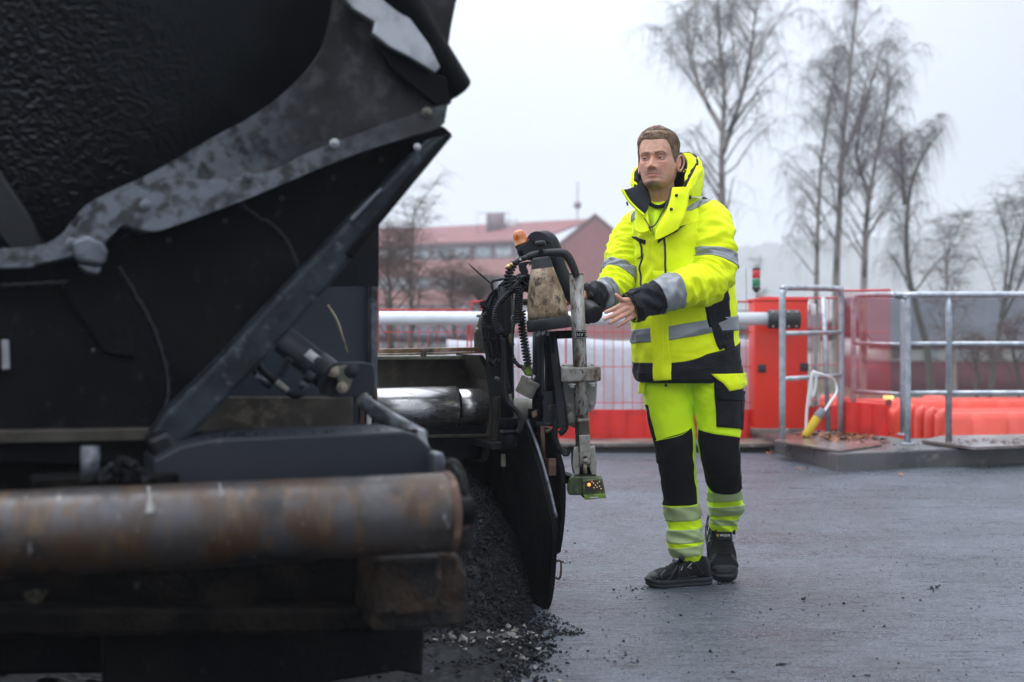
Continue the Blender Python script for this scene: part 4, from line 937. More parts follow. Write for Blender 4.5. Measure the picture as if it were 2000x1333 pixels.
# ================================================================== CONTROL POSTS OF THE SCREED
def pl(name, pts, d, th, mat, parent=pav, bevel=.003, skew=0.0):
    'plate facing the road ahead at distance d, th deep'
    return MB().add(slab([P(x, y, d + skew * (x - 1000) / 1000) for x, y in pts], (0, th, 0)), smooth=False).build(name, mat, parent, bevel=bevel)
def rod(name, pts, d, r, mat, parent=pav, n=12, smooth=0, bevel=0):
    q = [P(p[0], p[1], p[2] if len(p) > 2 else d) for p in pts]
    return MB().add(tube(q, r, n, smooth)).build(name, mat, parent, bevel=bevel)
# control box with its cables
cbx = pl('control_box', [(926, 690), (925, 650), (939, 612), (948, 605), (985, 604), (990, 690)], 5.55, .16, M_olive, bevel=.008)
pl('box_door', [(946, 690), (942, 640), (944, 610), (950, 603), (984, 603), (990, 690)], 5.52, .04, M_panel, cbx, .006)
pl('cable_bracket', [(948, 603), (946, 596), (950, 640), (958, 656), (964, 656), (964, 603)], 5.50, .02, M_panel, cbx, .003)
for x, y in ((932, 644), (934, 617), (951, 640), (953, 655)): bolt(P(x, y, 5.54), (0, -1, 0), .005, .012, M_bolt, cbx)
pl('lower_post', [(948, 690), (1003, 690), (1006, 830), (962, 830), (950, 740)], 5.60, .08, M_panel)
for x, y in ((957, 708), (972, 706)):
    MB().add(tube([P(x, 694, 5.5), P(x, y, 5.49), P(x + 6, y + 6, 5.5), P(x + 10, y - 2, 5.52)], .009, 8, 5)).build('cable_loop', M_rub, pav)
rod('cross_bar', [(955, 588), (1045, 590)], 5.6, .012, M_brownst)
pl('cross_bar', [(952, 582), (1046, 584), (1046, 597), (952, 596)], 5.62, .05, M_panel)
# cable bundle
for k in range(9):
    o = (k - 4) * 3.3; dd = 5.36 + .016 * ((k * 5) % 7) / 3
    rod('cable', [(1018 + o * .5, 556 + o * .6), (990 + o * .5, 556 + abs(o) * .3), (968 + o * .7, 574), (957 + o * .9, 606), (956 + o * 1.0, 640), (960 + o, 672), (966 + o, 700)], dd, .0062, M_rub, n=8, smooth=7)
for y in (617, 662): rod('cable_tie', [(943, y), (958, y + 2), (974, y)], 5.335, .0035, M_blk, n=6, smooth=4)
MB().add(ribbed([P(x, y, 5.36) for x, y in ((941, 589), (944, 596), (952, 603), (956, 606))], .0145, .008)).build('ribbed_hose', M_rub, pav)
MB().add(ribbed([P(x, y, 5.35) for x, y in ((953, 612), (946, 619), (945, 630), (950, 638), (958, 642))], .013, .0085)).build('ribbed_hose', M_rub, pav)
MB().add(ribbed([P(x, y, 5.30) for x, y in ((1016, 552), (1003, 566), (985, 583), (973, 598), (968, 615), (970, 632), (978, 650))], .0145, .0085)).build('ribbed_hose', M_rub, pav)
MB().add(coil([P(x, y, 5.27) for x, y in ((1006, 512), (1000, 522), (993, 538), (991, 552), (994, 565))], .0125, .0048, .0125)).build('coiled_cable', M_rub, pav)
MB().add(coil([P(x, y, 5.29) for x, y in ((1014, 562), (1013, 590), (1012, 612), (1010, 630))], .0135, .0042, .0088)).build('coiled_cable', M_rub, pav)
MB().add(coil([P(x, y, 5.32) for x, y in ((1019, 608), (1020, 640), (1024, 668), (1028, 694), (1032, 714))], .0125, .0042, .0118)).build('coiled_cable', M_rub, pav)
rod('thin_cable', [(1011, 629), (1005, 634), (1002, 660), (1001, 684), (1004, 698)], 5.29, .0032, M_rub, n=8, smooth=8)
MB().add(ribbed([P(x, y, 5.29) for x, y in ((1003, 700), (1007, 708), (1014, 715), (1021, 717))], .0085, .009)).build('ribbed_hose', M_rub, pav)
# left post: pole, boot, collar and foot
rod('left_post', [(992, 556), (991, 690), (989, 836)], 5.40, [.024, .025, .026], M_panel, n=20)
rod('post_boot', [(985, 560), (986, 600), (988, 650), (987, 655)], 5.36, [.026, .029, .024, .022], M_blk2, n=16)
pl('post_strap', [(976, 640), (1000, 640), (1004, 812), (978, 812)], 5.372, .01, M_blk)
rod('post_collar', [(993, 816), (993, 838)], 5.40, .037, M_blk, n=24, bevel=.004)
rod('post_foot', [(993, 838), (993, 846), (993, 872)], 5.40, [.033, .030, .030], M_panel, n=24)
rod('post_band', [(993, 843), (993, 848)], 5.40, .0325, M_blk, n=24)
rod('hydraulic_hose', [(983, 660), (984, 700), (985, 760), (992, 786), (1006, 800), (1017, 816), (1018, 830), (1011, 845)], 5.33, .0092, M_rub, n=12, smooth=8)
rod('hydraulic_hose', [(979, 655), (984, 700), (990, 742), (994, 760)], 5.335, .0065, M_rub, n=10, smooth=8)
rod('hose_fitting', [(996, 652), (998, 668), (1002, 676)], 5.35, [.010, .008, .009], M_rail)
rod('hose_fitting', [(996, 770), (998, 782), (1001, 790)], 5.34, [.007, .005, .008], M_olive)
for x, y, r in ((1004, 622, .007), (1008, 628, .006)):
    q = [P(x, y, 5.33) + Vector((r * 1.6 * math.cos(a), 0, r * 1.6 * math.sin(a))) for a in np.linspace(0, 5.8, 9)]
    MB().add(tube(q, .0022, 6, 4)).build('wire_loop', M_bare, pav)
for x0, x1, y0, y1, m in ((963, 972, 780, 868, M_brownst), (972, 980, 870, 874, M_tar)): pl('gate_bracket', [(x0, y0), (x1, y0), (x1, y1), (x0, y1)], 5.5, .05, m)
rod('side_spigot', [(966, 738), (978, 744)], 5.5, .008, M_olive)
# wire frame and the stray cable-tie tail
rod('wire_handle', [(1000, 541), (972, 547), (963, 549), (960, 556), (964, 572)], 5.33, .0055, M_panel, n=10, smooth=6)
rod('tie_tail', [(915, 515), (925, 525), (962, 557)], 5.34, [.0016, .0035, .0035], M_panel, n=6)
pl('clip_plate', [(972, 558), (984, 548), (994, 540), (985, 575), (978, 590)], 5.34, .015, M_panel)
# knot of fittings under the console
for k, (x, y, r, sq) in enumerate(((1022, 545, .034, (1, .8, .7)), (1010, 556, .026, (1.2, .8, .7)), (1030, 557, .028, (1, .8, .8)), (1002, 548, .02, (1, 1, 1)), (1018, 566, .020, (1.2, .8, .6)))):
    MB().add(ball(P(x, y, 5.40), r, 14, sq)).build('cable_gland', M_blk, pav)
for k in range(12):
    a = random.uniform(0, 6.28)
    x, y = 1016 + 16 * math.cos(a), 553 + 12 * math.sin(a)
    MB().add(tube([P(x, y, 5.33), P(x + random.uniform(-9, 9), y + random.uniform(-9, 9), 5.31), P(x + random.uniform(-14, 14), y + random.uniform(-8, 14), 5.33)], random.uniform(.003, .006), 7, 4)).build('short_cable', M_rub, pav)

# ---- console: shaped black housing on a bent arm with an amber beacon

pod = pl('console_pod', spl([(1011, 486), (1014, 482), (1036, 468), (1056, 454), (1068, 460), (1078, 474), (1078, 492), (1060, 500), (1040, 503), (1020, 505)], 4), 5.36, .11, M_blk2, pav, .016)
pl('pod_cover', spl([(1031, 462), (1038, 455), (1050, 452), (1060, 456), (1070, 466), (1074, 474), (1060, 470), (1046, 476)], 4), 5.34, .14, M_blk2, pod, .012)
pl('pod_clamp', [(1010, 490), (1018, 486), (1026, 502), (1016, 508)], 5.33, .06, M_blk, pod, .006)
rod('console_arm', [(1052, 466), (1068, 470), (1078, 486), (1088, 516), (1100, 544), (1118, 576), (1136, 596), (1150, 607)], 5.43, [.030, .036, .036, .032, .031, .031, .030, .029], M_blk2, pav, n=24, smooth=6)
e0, e1 = P(1141, 597, 5.42), P(1162, 616, 5.34)
eo = MB().add(tube([e0, e0.lerp(e1, .3), e0.lerp(e1, .32), e0.lerp(e1, .95), e1], [.030, .030, .036, .036, .029], 28)).build('arm_end_cap', M_blk2, pav, bevel=.003)
pl('grip_knob', [(1142, 618), (1150, 612), (1160, 628), (1150, 634), (1143, 632)], 5.40, .05, M_blk, pav, .005)
bd0, bd1 = P(1021, 478, 5.41), P(1011, 452, 5.41); bax = (bd1 - bd0).normalized()
M_amber = pbr('amber_lens', (.62, .17, .008), .18, layers=[((.38, .085, .005), 70, .5, .15)], coat=.4, spec=.6)
bec = MB().add(lathe([(.0315, -.030), (.0325, -.022), (.0295, -.02), (.0295, -.004), (.0315, -.002), (.0315, .002)], bd0, bax, 28)).build('beacon_base', M_blk2, pod, bevel=.001)
MB().add(lathe([(.031, .002), (.031, .006), (.027, .009), (.0265, .03), (.0245, .042), (.020, .051), (.012, .057), (.003, .059)], bd0, bax, 32)).build('beacon_lens', M_amber, pod)

# ---- centre posts
rod('centre_post', [(1051, 646), (1051, 700), (1050, 800)], 5.42, .0215, M_panel, n=20)
cp = pl('post_channel', [(1062, 652), (1070, 646), (1080, 648), (1086, 690), (1094, 745), (1090, 790), (1066, 790)], 5.40, .03, M_blk)
pl('channel_rib', [(1056, 660), (1063, 660), (1063, 790), (1056, 790)], 5.395, .03, M_panel, cp, .002)
pl('channel_gap', [(1064, 690), (1066, 650), (1068, 690), (1068, 770), (1063, 770)], 5.385, .01, M_tar, cp, .002)
for x, y in ((1049, 651), (1059, 649), (1068, 650)): rod('shackle', [(x, y - 6), (x + 4, y), (x, y + 6)], 5.36, .005, M_bolt, cp, n=8, smooth=4)
pl('wing_bracket', [(1060, 646), (1076, 646), (1066, 660), (1062, 668)], 5.37, .015, M_panel, cp, .002)
rod('post_collar', [(1047, 798), (1047, 818)], 5.42, .031, M_blk, n=24, bevel=.003)
rod('post_foot', [(1047, 818), (1048, 845)], 5.42, .026, M_blk, n=20)
bo = MB().add(lathe([(.012, 0), (.017, .004), (.016, .02), (.009, .026)], P(1053, 777, 5.40), (0, -1, 0), 18)).build('clamp_screw', M_blk, pav)
pl('post_socket', [(1060, 766), (1081, 765), (1083, 826), (1060, 826)], 5.38, .055, M_panel, pav, .004)
rod('socket_flange', [(1069, 824), (1069, 832)], 5.40, .046, M_panel, n=28, bevel=.003)
pl('socket_chip', [(1071, 792), (1078, 791), (1074, 797), (1077, 802), (1072, 800)], 5.374, .008, M_rail, pav, .001)
rod('steel_strap', [(1079, 648), (1088, 720), (1098, 790), (1104, 836)], 5.345, .014, M_blk2, n=8)
MB().add(slab([P(1076, 690, 5.33), P(1088, 690, 5.33), P(1106, 834, 5.33), (P(1092, 838, 5.33))], (0, .006, 0)), smooth=False).build('flat_strap', M_blk2, pav, bevel=.001)
# cream elbow pipe and the drive parts behind
rod('cream_elbow', [(1000, 806), (1022, 804), (1036, 814), (1030, 838), (1014, 862)], 5.55, [.052, .054, .05, .045, .04], M_cream_p, n=20, smooth=5)
pl('gear_case', [(964, 776), (978, 776), (978, 866), (960, 866)], 5.52, .05, M_brownst, pav, .003)
pl('hose_clip', [(1038, 806), (1048, 801), (1050, 812), (1040, 818)], 5.33, .02, M_rust, pav, .002)
# green plug and the small cream sensor cup
gp = pl('cable_plug', [(1020, 722), (1024, 712), (1034, 710), (1040, 722), (1040, 736), (1026, 734)], 5.33, .035, M_green, pav, .005)
rod('plug_neck', [(1018, 721), (1026, 716)], 5.33, .009, M_rail, gp)
u0, u1 = P(1041, 748, 5.34), P(1030, 768, 5.34)
rod('sensor_cup', [(1038, 742), (1034, 749), (1033, 751), (1022, 772)], 5.37, [.039, .039, .036, .036], M_cream_p, n=24, bevel=.003)
rod('cup_stem', [(1044, 733), (1038, 744)], 5.35, .008, M_bolt)
# cables low down on the right
MB().add(ribbed([P(x, y, 5.34) for x, y in ((1084, 790), (1086, 815), (1084, 840), (1086, 860), (1094, 878), (1106, 888))], .012, .0065)).build('ribbed_hose', M_rub, pav)
MB().add(ribbed([P(x, y, 5.33) for x, y in ((1106, 832), (1100, 842), (1092, 848))], .014, .009)).build('ribbed_hose', M_rub, pav)
rod('hydraulic_hose', [(1100, 888), (1109, 888), (1112, 876), (1116, 874), (1119, 884), (1119, 905), (1122, 924)], 5.31, .0065, M_rub, n=10, smooth=8)
rod('spring_rod', [(1066, 843), (1086, 836), (1120, 824)], 5.36, .0065, M_rail)

# ---- sensor mast: scraped pipe, clamp, jaw and the lit sensor head
mast = rod('sensor_pipe', [(1125.5, 535), (1132, 690), (1138, 872)], 5.32, .0262, M_pipe, pav, n=28)
MB().add(tube([P(1125.5, 534.5, 5.32), P(1125.5, 537, 5.32)], .0268, 28)).build('pipe_rim', M_rust, mast)
sb = pl('swivel_plate', spl([(1092, 722), (1098, 714), (1110, 711), (1152, 711), (1162, 716), (1166, 728), (1165, 780), (1160, 798), (1150, 806), (1104, 806), (1096, 796), (1092, 760)], 3), 5.40, .05, M_cream_p, pav, .006)
for x, y in ((1109, 793), (1155, 790)): bolt(P(x, y, 5.395), (0, -1, 0), .008, .012, M_cream_p, sb)
for x0, x1 in ((1102, 1122), (1144, 1154)): pl('bolt_head', [(x0, 712), (x1, 712), (x1, 719), (x0, 719)], 5.35, .04, M_label, sb, .003)
cl_ = pl('pipe_clamp', [(1096, 718), (1174, 717), (1174, 745), (1096, 747)], 5.285, .1, M_pipe, pav, .006)
for x, y in ((1117, 750), (1157, 748)): bolt(P(x, y, 5.30), (0, 0, -1), .010, .014, M_label, cl_)
pl('link_block', [(1084, 722), (1094, 722), (1094, 740), (1086, 740)], 5.40, .03, M_greend, pav, .003)
rod('swivel_elbow', [(1112, 806), (1122, 820), (1132, 826), (1128, 838)], 5.38, [.03, .03, .024, .02], M_cream_p, pav, n=16, smooth=4)
# jaw at the foot of the mast
jw = pl('jaw_channel', [(1130, 822), (1150, 821), (1152, 852), (1131, 853)], 5.285, .05, M_brownst, pav, .002)
pl('jaw_lip', [(1129, 819), (1151, 818), (1151, 823), (1129, 824)], 5.28, .02, M_cream_p, jw, .001)
pl('jaw_face', [(1131, 851), (1152, 850), (1153, 884), (1133, 886)], 5.27, .03, M_cream_p, jw, .003)
pl('jaw_block', [(1132, 886), (1154, 884), (1155, 906), (1133, 908)], 5.268, .05, M_pipe, jw, .003)
pl('jaw_slot', [(1139, 892), (1146, 891), (1146, 902), (1139, 903)], 5.262, .02, M_tar, jw, .001)
for x0, x1 in ((1120, 1131), (1153, 1164)):
    pl('jaw_cheek', [(x0, 876 if x0 > 1140 else 880), (x1 - 2, 872), (x1 + 1, 905), (x1 + 1, 928), (x1 - 8, 928), (x0 - 2, 912)], 5.285, .06, M_cream_p, jw, .003)
pl('jaw_foot', [(1121, 904), (1166, 903), (1166, 912), (1121, 913)], 5.30, .08, M_pipe, jw, .002)
pl('jaw_shadow_plate', [(1123, 912), (1164, 911), (1164, 930), (1123, 931)], 5.31, .07, M_blk, jw, .002)
rod('jaw_pin', [(1142, 900), (1143, 926)], 5.275, .0075, M_rail, jw)
rod('jaw_pin_head', [(1139, 901), (1147, 900)], 5.262, .009, M_cream_p, jw)
hd = pl('sensor_head', [(1108, 962), (1112, 936), (1120, 931), (1176, 931), (1183, 966), (1178, 970), (1150, 972), (1138, 974), (1136, 968), (1112, 968)], 5.26, .12, M_greend, pav, .006)
pl('head_front', [(1137, 938), (1177, 934), (1182, 966), (1138, 968)], 5.235, .03, M_greend, hd, .005)
pl('display', [(1142, 940), (1174, 937), (1178, 958), (1144, 961)], 5.231, .006, M_brownst, hd, .001)
M_led = pbr('orange_led', (.9, .25, .05), .3, emit=((1, .20, .02), 3.5))
M_led2 = pbr('dim_led', (.5, .35, .2), .4, emit=((1, .55, .25), .35))
MB().add(ball(P(1150.5, 947, 5.230), .006, 12)).build('lit_led', M_led, hd)
for x, y in ((1159, 944), (1163, 948), (1167, 944), (1171, 941), (1160, 953), (1166, 952), (1171, 950), (1174, 955), (1156, 941)):
    MB().add(ball(P(x, y, 5.230), .0024, 8)).build('dim_led', M_led2, hd)
pl('head_foot', [(1140, 967), (1182, 964), (1184, 973), (1142, 977)], 5.232, .05, M_green, hd, .003)
pl('foot_slot', [(1152, 972), (1168, 971), (1168, 973), (1152, 974)], 5.228, .01, M_label, hd, .0005)
# label strap round the mast
st = MB().add(tube([P(1131.2, 646, 5.32), P(1131.8, 661, 5.32)], .0272, 28)).build('strap', M_blk, pav)
pl('strap_tail', [(1078, 647), (1122, 645), (1122, 661), (1078, 663)], 5.335, .003, M_blk, st, .0004)
# lettering set round the pipe, upside down as it hangs
sc_ = P(1131.5, 653.5, 5.32)
for k, ch in enumerate('SCAND'):
    px = 1144.5 - (k - .8) * 7.1; an_ = math.asin(max(-.96, min(.96, (px - 1131.5) * pxm(5.32) / .0275)))
    nrm = Vector((math.sin(an_), -math.cos(an_), 0)); xd = Vector((math.cos(an_), math.sin(an_), 0))
    text_mesh(ch, .0165, sc_ + nrm * .0274, -xd, (0, 0, -1), M_label, 'letter', st, .0003)
fr = []
for z in (647.5, 659.5):
    q = [sc_ + Vector((.0276 * math.sin(t), -.0276 * math.cos(t), -(z - 653.5) * pxm(5.32))) for t in np.linspace(-1.1, 1.5, 14)]
    MB().add(tube(q, .0006, 6)).build('label_border', M_label, st)
q = [sc_ + Vector((.0276 * math.sin(-1.1), -.0276 * math.cos(1.1), -(z - 653.5) * pxm(5.32))) for z in (647.5, 659.5)]
MB().add(tube(q, .0006, 6)).build('label_border', M_label, st)

# ================================================================== PRESSURE SPRAYER hung on the posts
spr = thing('pressure_sprayer', 'soiled cream conical pump sprayer with black handle and brass nozzle hung before the posts', 'sprayer', P(1073, 648, 5.26))
sa, sbm = P(1056, 503, 5.27), P(1073.5, 641, 5.27); sax = (sa - sbm).normalized()
k_ = pxm(5.27); Ls = (sa - sbm).length
M_bottle = pbr('stained_bottle', (.31, .235, .145), .42, layers=[((.17, .10, .05), 24, .50, .09, .5, 0, (1, 1, .6)), ((.06, .032, .018), 38, .57, .06, .6, 0, (1, 1, .7)), ((.025, .016, .012), 70, .63, .05, .7), ((.42, .36, .27), 6, .66, .08)], bump=[(80, .1, .002)])
prof = [(.0835, -.004), (.0835, .036), (.081, .040), (.0715, .041)]
MB().add(lathe([(.02, -.006), (.0815, -.006), (.084, -.002), (.083, .033), (.080, .037), (.06, .038)], sbm, sax, 48)).build('bottle_foot', M_blk2, spr)
MB().add(lathe([(.076, .036), (.0755, .06), (.067, .125), (.0664, .1265), (.0664, .128), (.0660, .1295), (.052, .185), (.042, .222)], sbm, sax, 48)).build('bottle', M_bottle, spr)
MB().add(lathe([(.0425, .214), (.043, .218), (.041, .222), (.036, .255), (.0325, .262), (.03, Ls + .0)], sbm, sax, 40)).build('bottle_cap', M_blk2, spr, bevel=.001)
MB().add(tube([P(1057, 496, 5.27), P(1055.5, 478, 5.27)], .0085, 16)).build('pump_rod', M_blk2, spr)
MB().add(lathe([(.012, 0), (.0185, .003), (.0205, .010), (.0195, .017), (.015, .021), (.004, .022)], P(1056, 482, 5.27), (P(1055, 470, 5.27) - P(1056, 482, 5.27)), 28)).build('pump_knob', M_blk2, spr)
hd_p = [(1030, 503), (1046, 498), (1070, 495), (1092, 494), (1103, 496), (1111, 505), (1120, 523), (1126, 540)]
MB().add(tube([P(x, y, 5.29) for x, y in hd_p], [.0135, .0145, .0155, .0155, .0165, .0165, .0150, .0130], 16, 6)).build('handle', M_blk2, spr)
pl('handle_top', spl([(1064, 492), (1076, 488), (1100, 489), (1104, 493), (1090, 494), (1068, 497)], 3), 5.28, .03, M_blk2, spr, .004)
MB().add(tube([P(1033, 502, 5.28), P(1018, 507, 5.27)], [.0105, .0095], 14)).build('nozzle_tube', M_blk2, spr)
MB().add(tube([P(1019, 506, 5.27), P(1001, 516, 5.26)], [.0105, .0085], 14)).build('nozzle_body', M_blk2, spr, bevel=.002)
MB().add(ball(P(1016, 508, 5.262), .0055, 10)).build('swivel_screw', M_bolt, spr)
M_brass = pbr('brass', (.52, .34, .15), .34, .85)
n0, n1 = P(1001, 516, 5.26), P(986, 525.5, 5.255); nd = n1 - n0
MB().add(lathe([(.0075, 0), (.0085, .002), (.0085, .010), (.0068, .0105), (.0068, .012), (.0082, .013), (.0082, .022), (.0065, .026), (.0045, .031), (.002, .033)], n0, nd, 18)).build('brass_nozzle', M_brass, spr)
pl('trigger', [(1038, 505), (1056, 503), (1040, 516), (1032, 520)], 5.28, .012, M_blk2, spr, .003)
pl('cap_loop', spl([(1012, 515), (1030, 511), (1036, 513), (1028, 520), (1032, 532), (1022, 540), (1014, 528)], 3), 5.33, .02, M_blk2, pav, .004)
# ================================================================== PERSON
PD = 5.62                                   # distance of the worker
class Loft:
    '''tube of oval sections. rows: (centre xyz, side vector * half width, front vector * half depth, exponent).
    S(u, v): u row index, v turns from the front (0) over the side (+.25)'''
    def __init__(s, rows, wr=None, n=8):
        a = np.array([[*c, *sx, *fy, e] for c, sx, fy, e in rows], float); s.K = len(rows); s.n = n
        s.t = crom(a, n); s.wr = wr
    def row(s, u):
        x = min(max(u, 0), s.K - 1) * s.n; i = min(int(x), len(s.t) - 2); f = x - i
        return s.t[i] * (1 - f) + s.t[i + 1] * f
    def raw(s, u, v):
        r = s.row(u); e = r[9]; t = 2 * math.pi * v; c, q = math.cos(t), math.sin(t)
        cc = math.copysign(abs(c) ** e, c); qq = math.copysign(abs(q) ** e, q)
        return Vector((r[0] + r[3] * qq + r[6] * cc, r[1] + r[4] * qq + r[7] * cc, r[2] + r[5] * qq + r[8] * cc)), Vector(r[:3])
    def S(s, u, v, off=0.0):
        p, c = s.raw(u, v); n = (p - c); n.normalize()
        w = s.wr(u, v, p) if s.wr else 0
        return p + n * (w + off)
    def mesh(s, nu, nv, u0=0, u1=None, off=0.0):
        u1 = s.K - 1 if u1 is None else u1
        return grid(lambda a, b: s.S(u0 + (u1 - u0) * a, b - .5, off), nu, nv, True)
    def patch(s, lo, hi, v0, v1, nu, nv, off=.0022, skirt=.004):
        'strip between u = lo(v) and u = hi(v) with rims turned in'
        L = lo if callable(lo) else (lambda v: lo); H = hi if callable(hi) else (lambda v: hi)
        def f(a, b):
            aa = min(1, max(0, (a * (nu + 2) - 1) / nu)); bb = min(1, max(0, (b * (nv + 2) - 1) / nv))
            edge = a < 1e-6 or a > 1 - 1e-6 or b < 1e-6 or b > 1 - 1e-6
            v = v0 + (v1 - v0) * bb; l, h = L(v), H(v)
            return s.S(l + (h - l) * aa, v, off - (skirt if edge else 0))
        return grid(f, nu + 2, nv + 2)
    def poly(s, pts, off=.0025, k=10, skirt=.004):
        '4-sided patch given by its corners (u, v)'
        (a, b, c, d) = [np.array(p, float) for p in pts]
        def f(x, y):
            xx = min(1, max(0, (x * (k + 2) - 1) / k)); yy = min(1, max(0, (y * (k + 2) - 1) / k))
            q = (a * (1 - xx) + b * xx) * (1 - yy) + (d * (1 - xx) + c * xx) * yy
            e = x < 1e-6 or x > 1 - 1e-6 or y < 1e-6 or y > 1 - 1e-6
            return s.S(q[0], q[1], off - (skirt if e else 0))
        return grid(f, k + 2, k + 2)
    def line(s, pts, r, off=.001, n=6, m=10):
        q = crom([(p[0], p[1], 0) for p in pts], m); return tube([s.S(x[0], x[1], off) for x in q], r, n)
def N3(x, y, z=0.0): return mnoise.noise(Vector((x, y, z)))
def ridge(x): return 1 - 2 * abs(x)
def upright(rows, front=(0, -1, 0), e=.85):
    'rows (py, left px, right px, distance, depth/width ratio) of an upright body form'
    out = []
    for r in rows:
        py, l, rr, d, k = r[:5]; c = P((l + rr) / 2, py, d); w = (rr - l) / 2 * pxm(d)
        out.append((c, (w, 0, 0), (0, -w * k, 0), r[5] if len(r) > 5 else e))
    return out
class PxLoft(Loft):
    def __init__(s, rows, **k):
        super().__init__(upright(rows), **k); s.ys = [r[0] for r in rows]
        s.px = np.array([r[:3] for r in rows], float); s.pt = crom(s.px, 8)
    def uv(s, px, py):
        'surface parameter facing the camera at a pixel'
        y = s.pt[:, 0]; i = np.linspace(0, s.K - 1, len(y))
        if y[0] > y[-1]: u = np.interp(py, y[::-1], i[::-1]); 
        else: u = np.interp(py, y, i)
        l = np.interp(u, i, s.pt[:, 1]); r = np.interp(u, i, s.pt[:, 2]); q = (px - (l + r) / 2) / ((r - l) / 2)
        q = max(-1, min(1, q)); e = s.row(u)[9]; q = math.copysign(abs(q) ** (1 / e), q)
        return float(u), math.asin(q) / (2 * math.pi)
    def P4(s, pts, **k): return s.poly([s.uv(*p) for p in pts], **k)
    def PL(s, pts, r, **k): return s.line([s.uv(*p) for p in pts], r, **k)
    def ring(s, pts, off=.0022):
        'callable u(v) through pixel points (front side), held level round the back'
        q = sorted([s.uv(*p)[::-1] for p in pts]); vs = [a[0] for a in q]; us = [a[1] for a in q]
        return lambda v: float(np.interp(v, [-.5] + vs + [.5], [us[0] * .5 + us[-1] * .5] + us + [us[0] * .5 + us[-1] * .5]))

def cloth(name, col, sheen=.3, weave=900, rough=.75, extra=()):
    m = pbr(name, col, rough, bump=[(26, .22, .012), (weave, .12, .0008)], layers=extra)
    m.node_tree.nodes['Principled BSDF'].inputs['Sheen Weight'].default_value = sheen
    m.node_tree.nodes['Principled BSDF'].inputs['Specular IOR Level'].default_value = .25
    return m
M_yj = cloth('hi_vis_yellow', (.80, .93, .006), .1)
M_yt = cloth('hi_vis_trousers', (.62, .90, .008), .1)
M_bf = cloth('black_fabric', (.0065, .007, .010), .04, rough=.7)
M_bk = cloth('black_knee_fabric', (.004, .004, .0055), .0, rough=.9)
M_navy = cloth('black_lining', (.008, .009, .014), .06)
M_refl = pbr('reflective_tape', (.27, .285, .30), .42, .25, bump=[(500, .15, .0006)], layers=[((.22, .235, .25), 7, .5, .2)])
def seg_tape():
    'segmented tape: slanting grey bars printed on yellow-green'
    m, N, L, B = _mat('segmented_tape'); tc = N.new('ShaderNodeTexCoord'); mp = N.new('ShaderNodeMapping')
    mp.inputs['Rotation'].default_value = (0, R_(38), 0); L.new(tc.outputs['Object'], mp.inputs[0])
    w = N.new('ShaderNodeTexWave'); w.inputs['Scale'].default_value = 58; w.bands_direction = 'X'; L.new(mp.outputs[0], w.inputs[0])
    r = N.new('ShaderNodeMapRange'); r.inputs[1].default_value = .22; r.inputs[2].default_value = .42; L.new(w.outputs[0], r.inputs[0])
    mx = N.new('ShaderNodeMix'); mx.data_type = 'RGBA'; mx.inputs['A'].default_value = (.45, .62, .06, 1); mx.inputs['B'].default_value = (.26, .30, .27, 1)
    L.new(r.outputs[0], mx.inputs['Factor']); L.new(mx.outputs['Result'], B.inputs['Base Color']); B.inputs['Roughness'].default_value = .5; return m
M_seg = seg_tape()
M_zip = pbr('black_zip', (.012, .012, .013), .45)

# ---------------------------------------------------------------- torso of the jacket
def wr_torso(u, v, p):
    z = p.z
    w = .007 * N3(v * 9, z * 5.5, 1) + .0075 * ridge(N3(v * 5 + z * 7, z * 10 - v * 14, 4)) + .004 * ridge(N3(v * 11 - z * 9, z * 13 + v * 10, 14)) - .006
    w += .004 * N3(v * 26, z * 7, 9)
    return w
TR = [  # py, left, right, distance, depth ratio
    (746, 1246, 1445, 5.64, .66), (738, 1240, 1447, 5.64, .68), (715, 1239, 1446, 5.64, .68), (690, 1237, 1443, 5.64, .68), (650, 1233, 1440, 5.64, .68), (600, 1234, 1438, 5.63, .68),
    (555, 1238, 1434, 5.63, .68), (510, 1238, 1428, 5.62, .68), (470, 1236, 1424, 5.62, .67), (440, 1234, 1420, 5.63, .62), (418, 1238, 1410, 5.64, .58), (402, 1248, 1396, 5.65, .55),
    (393, 1260, 1382, 5.66, .56), (388, 1268, 1374, 5.665, .58)]
torso = PxLoft(TR, wr=wr_torso)
worker_loc = gnd(1345, 1142)
M_skin = None
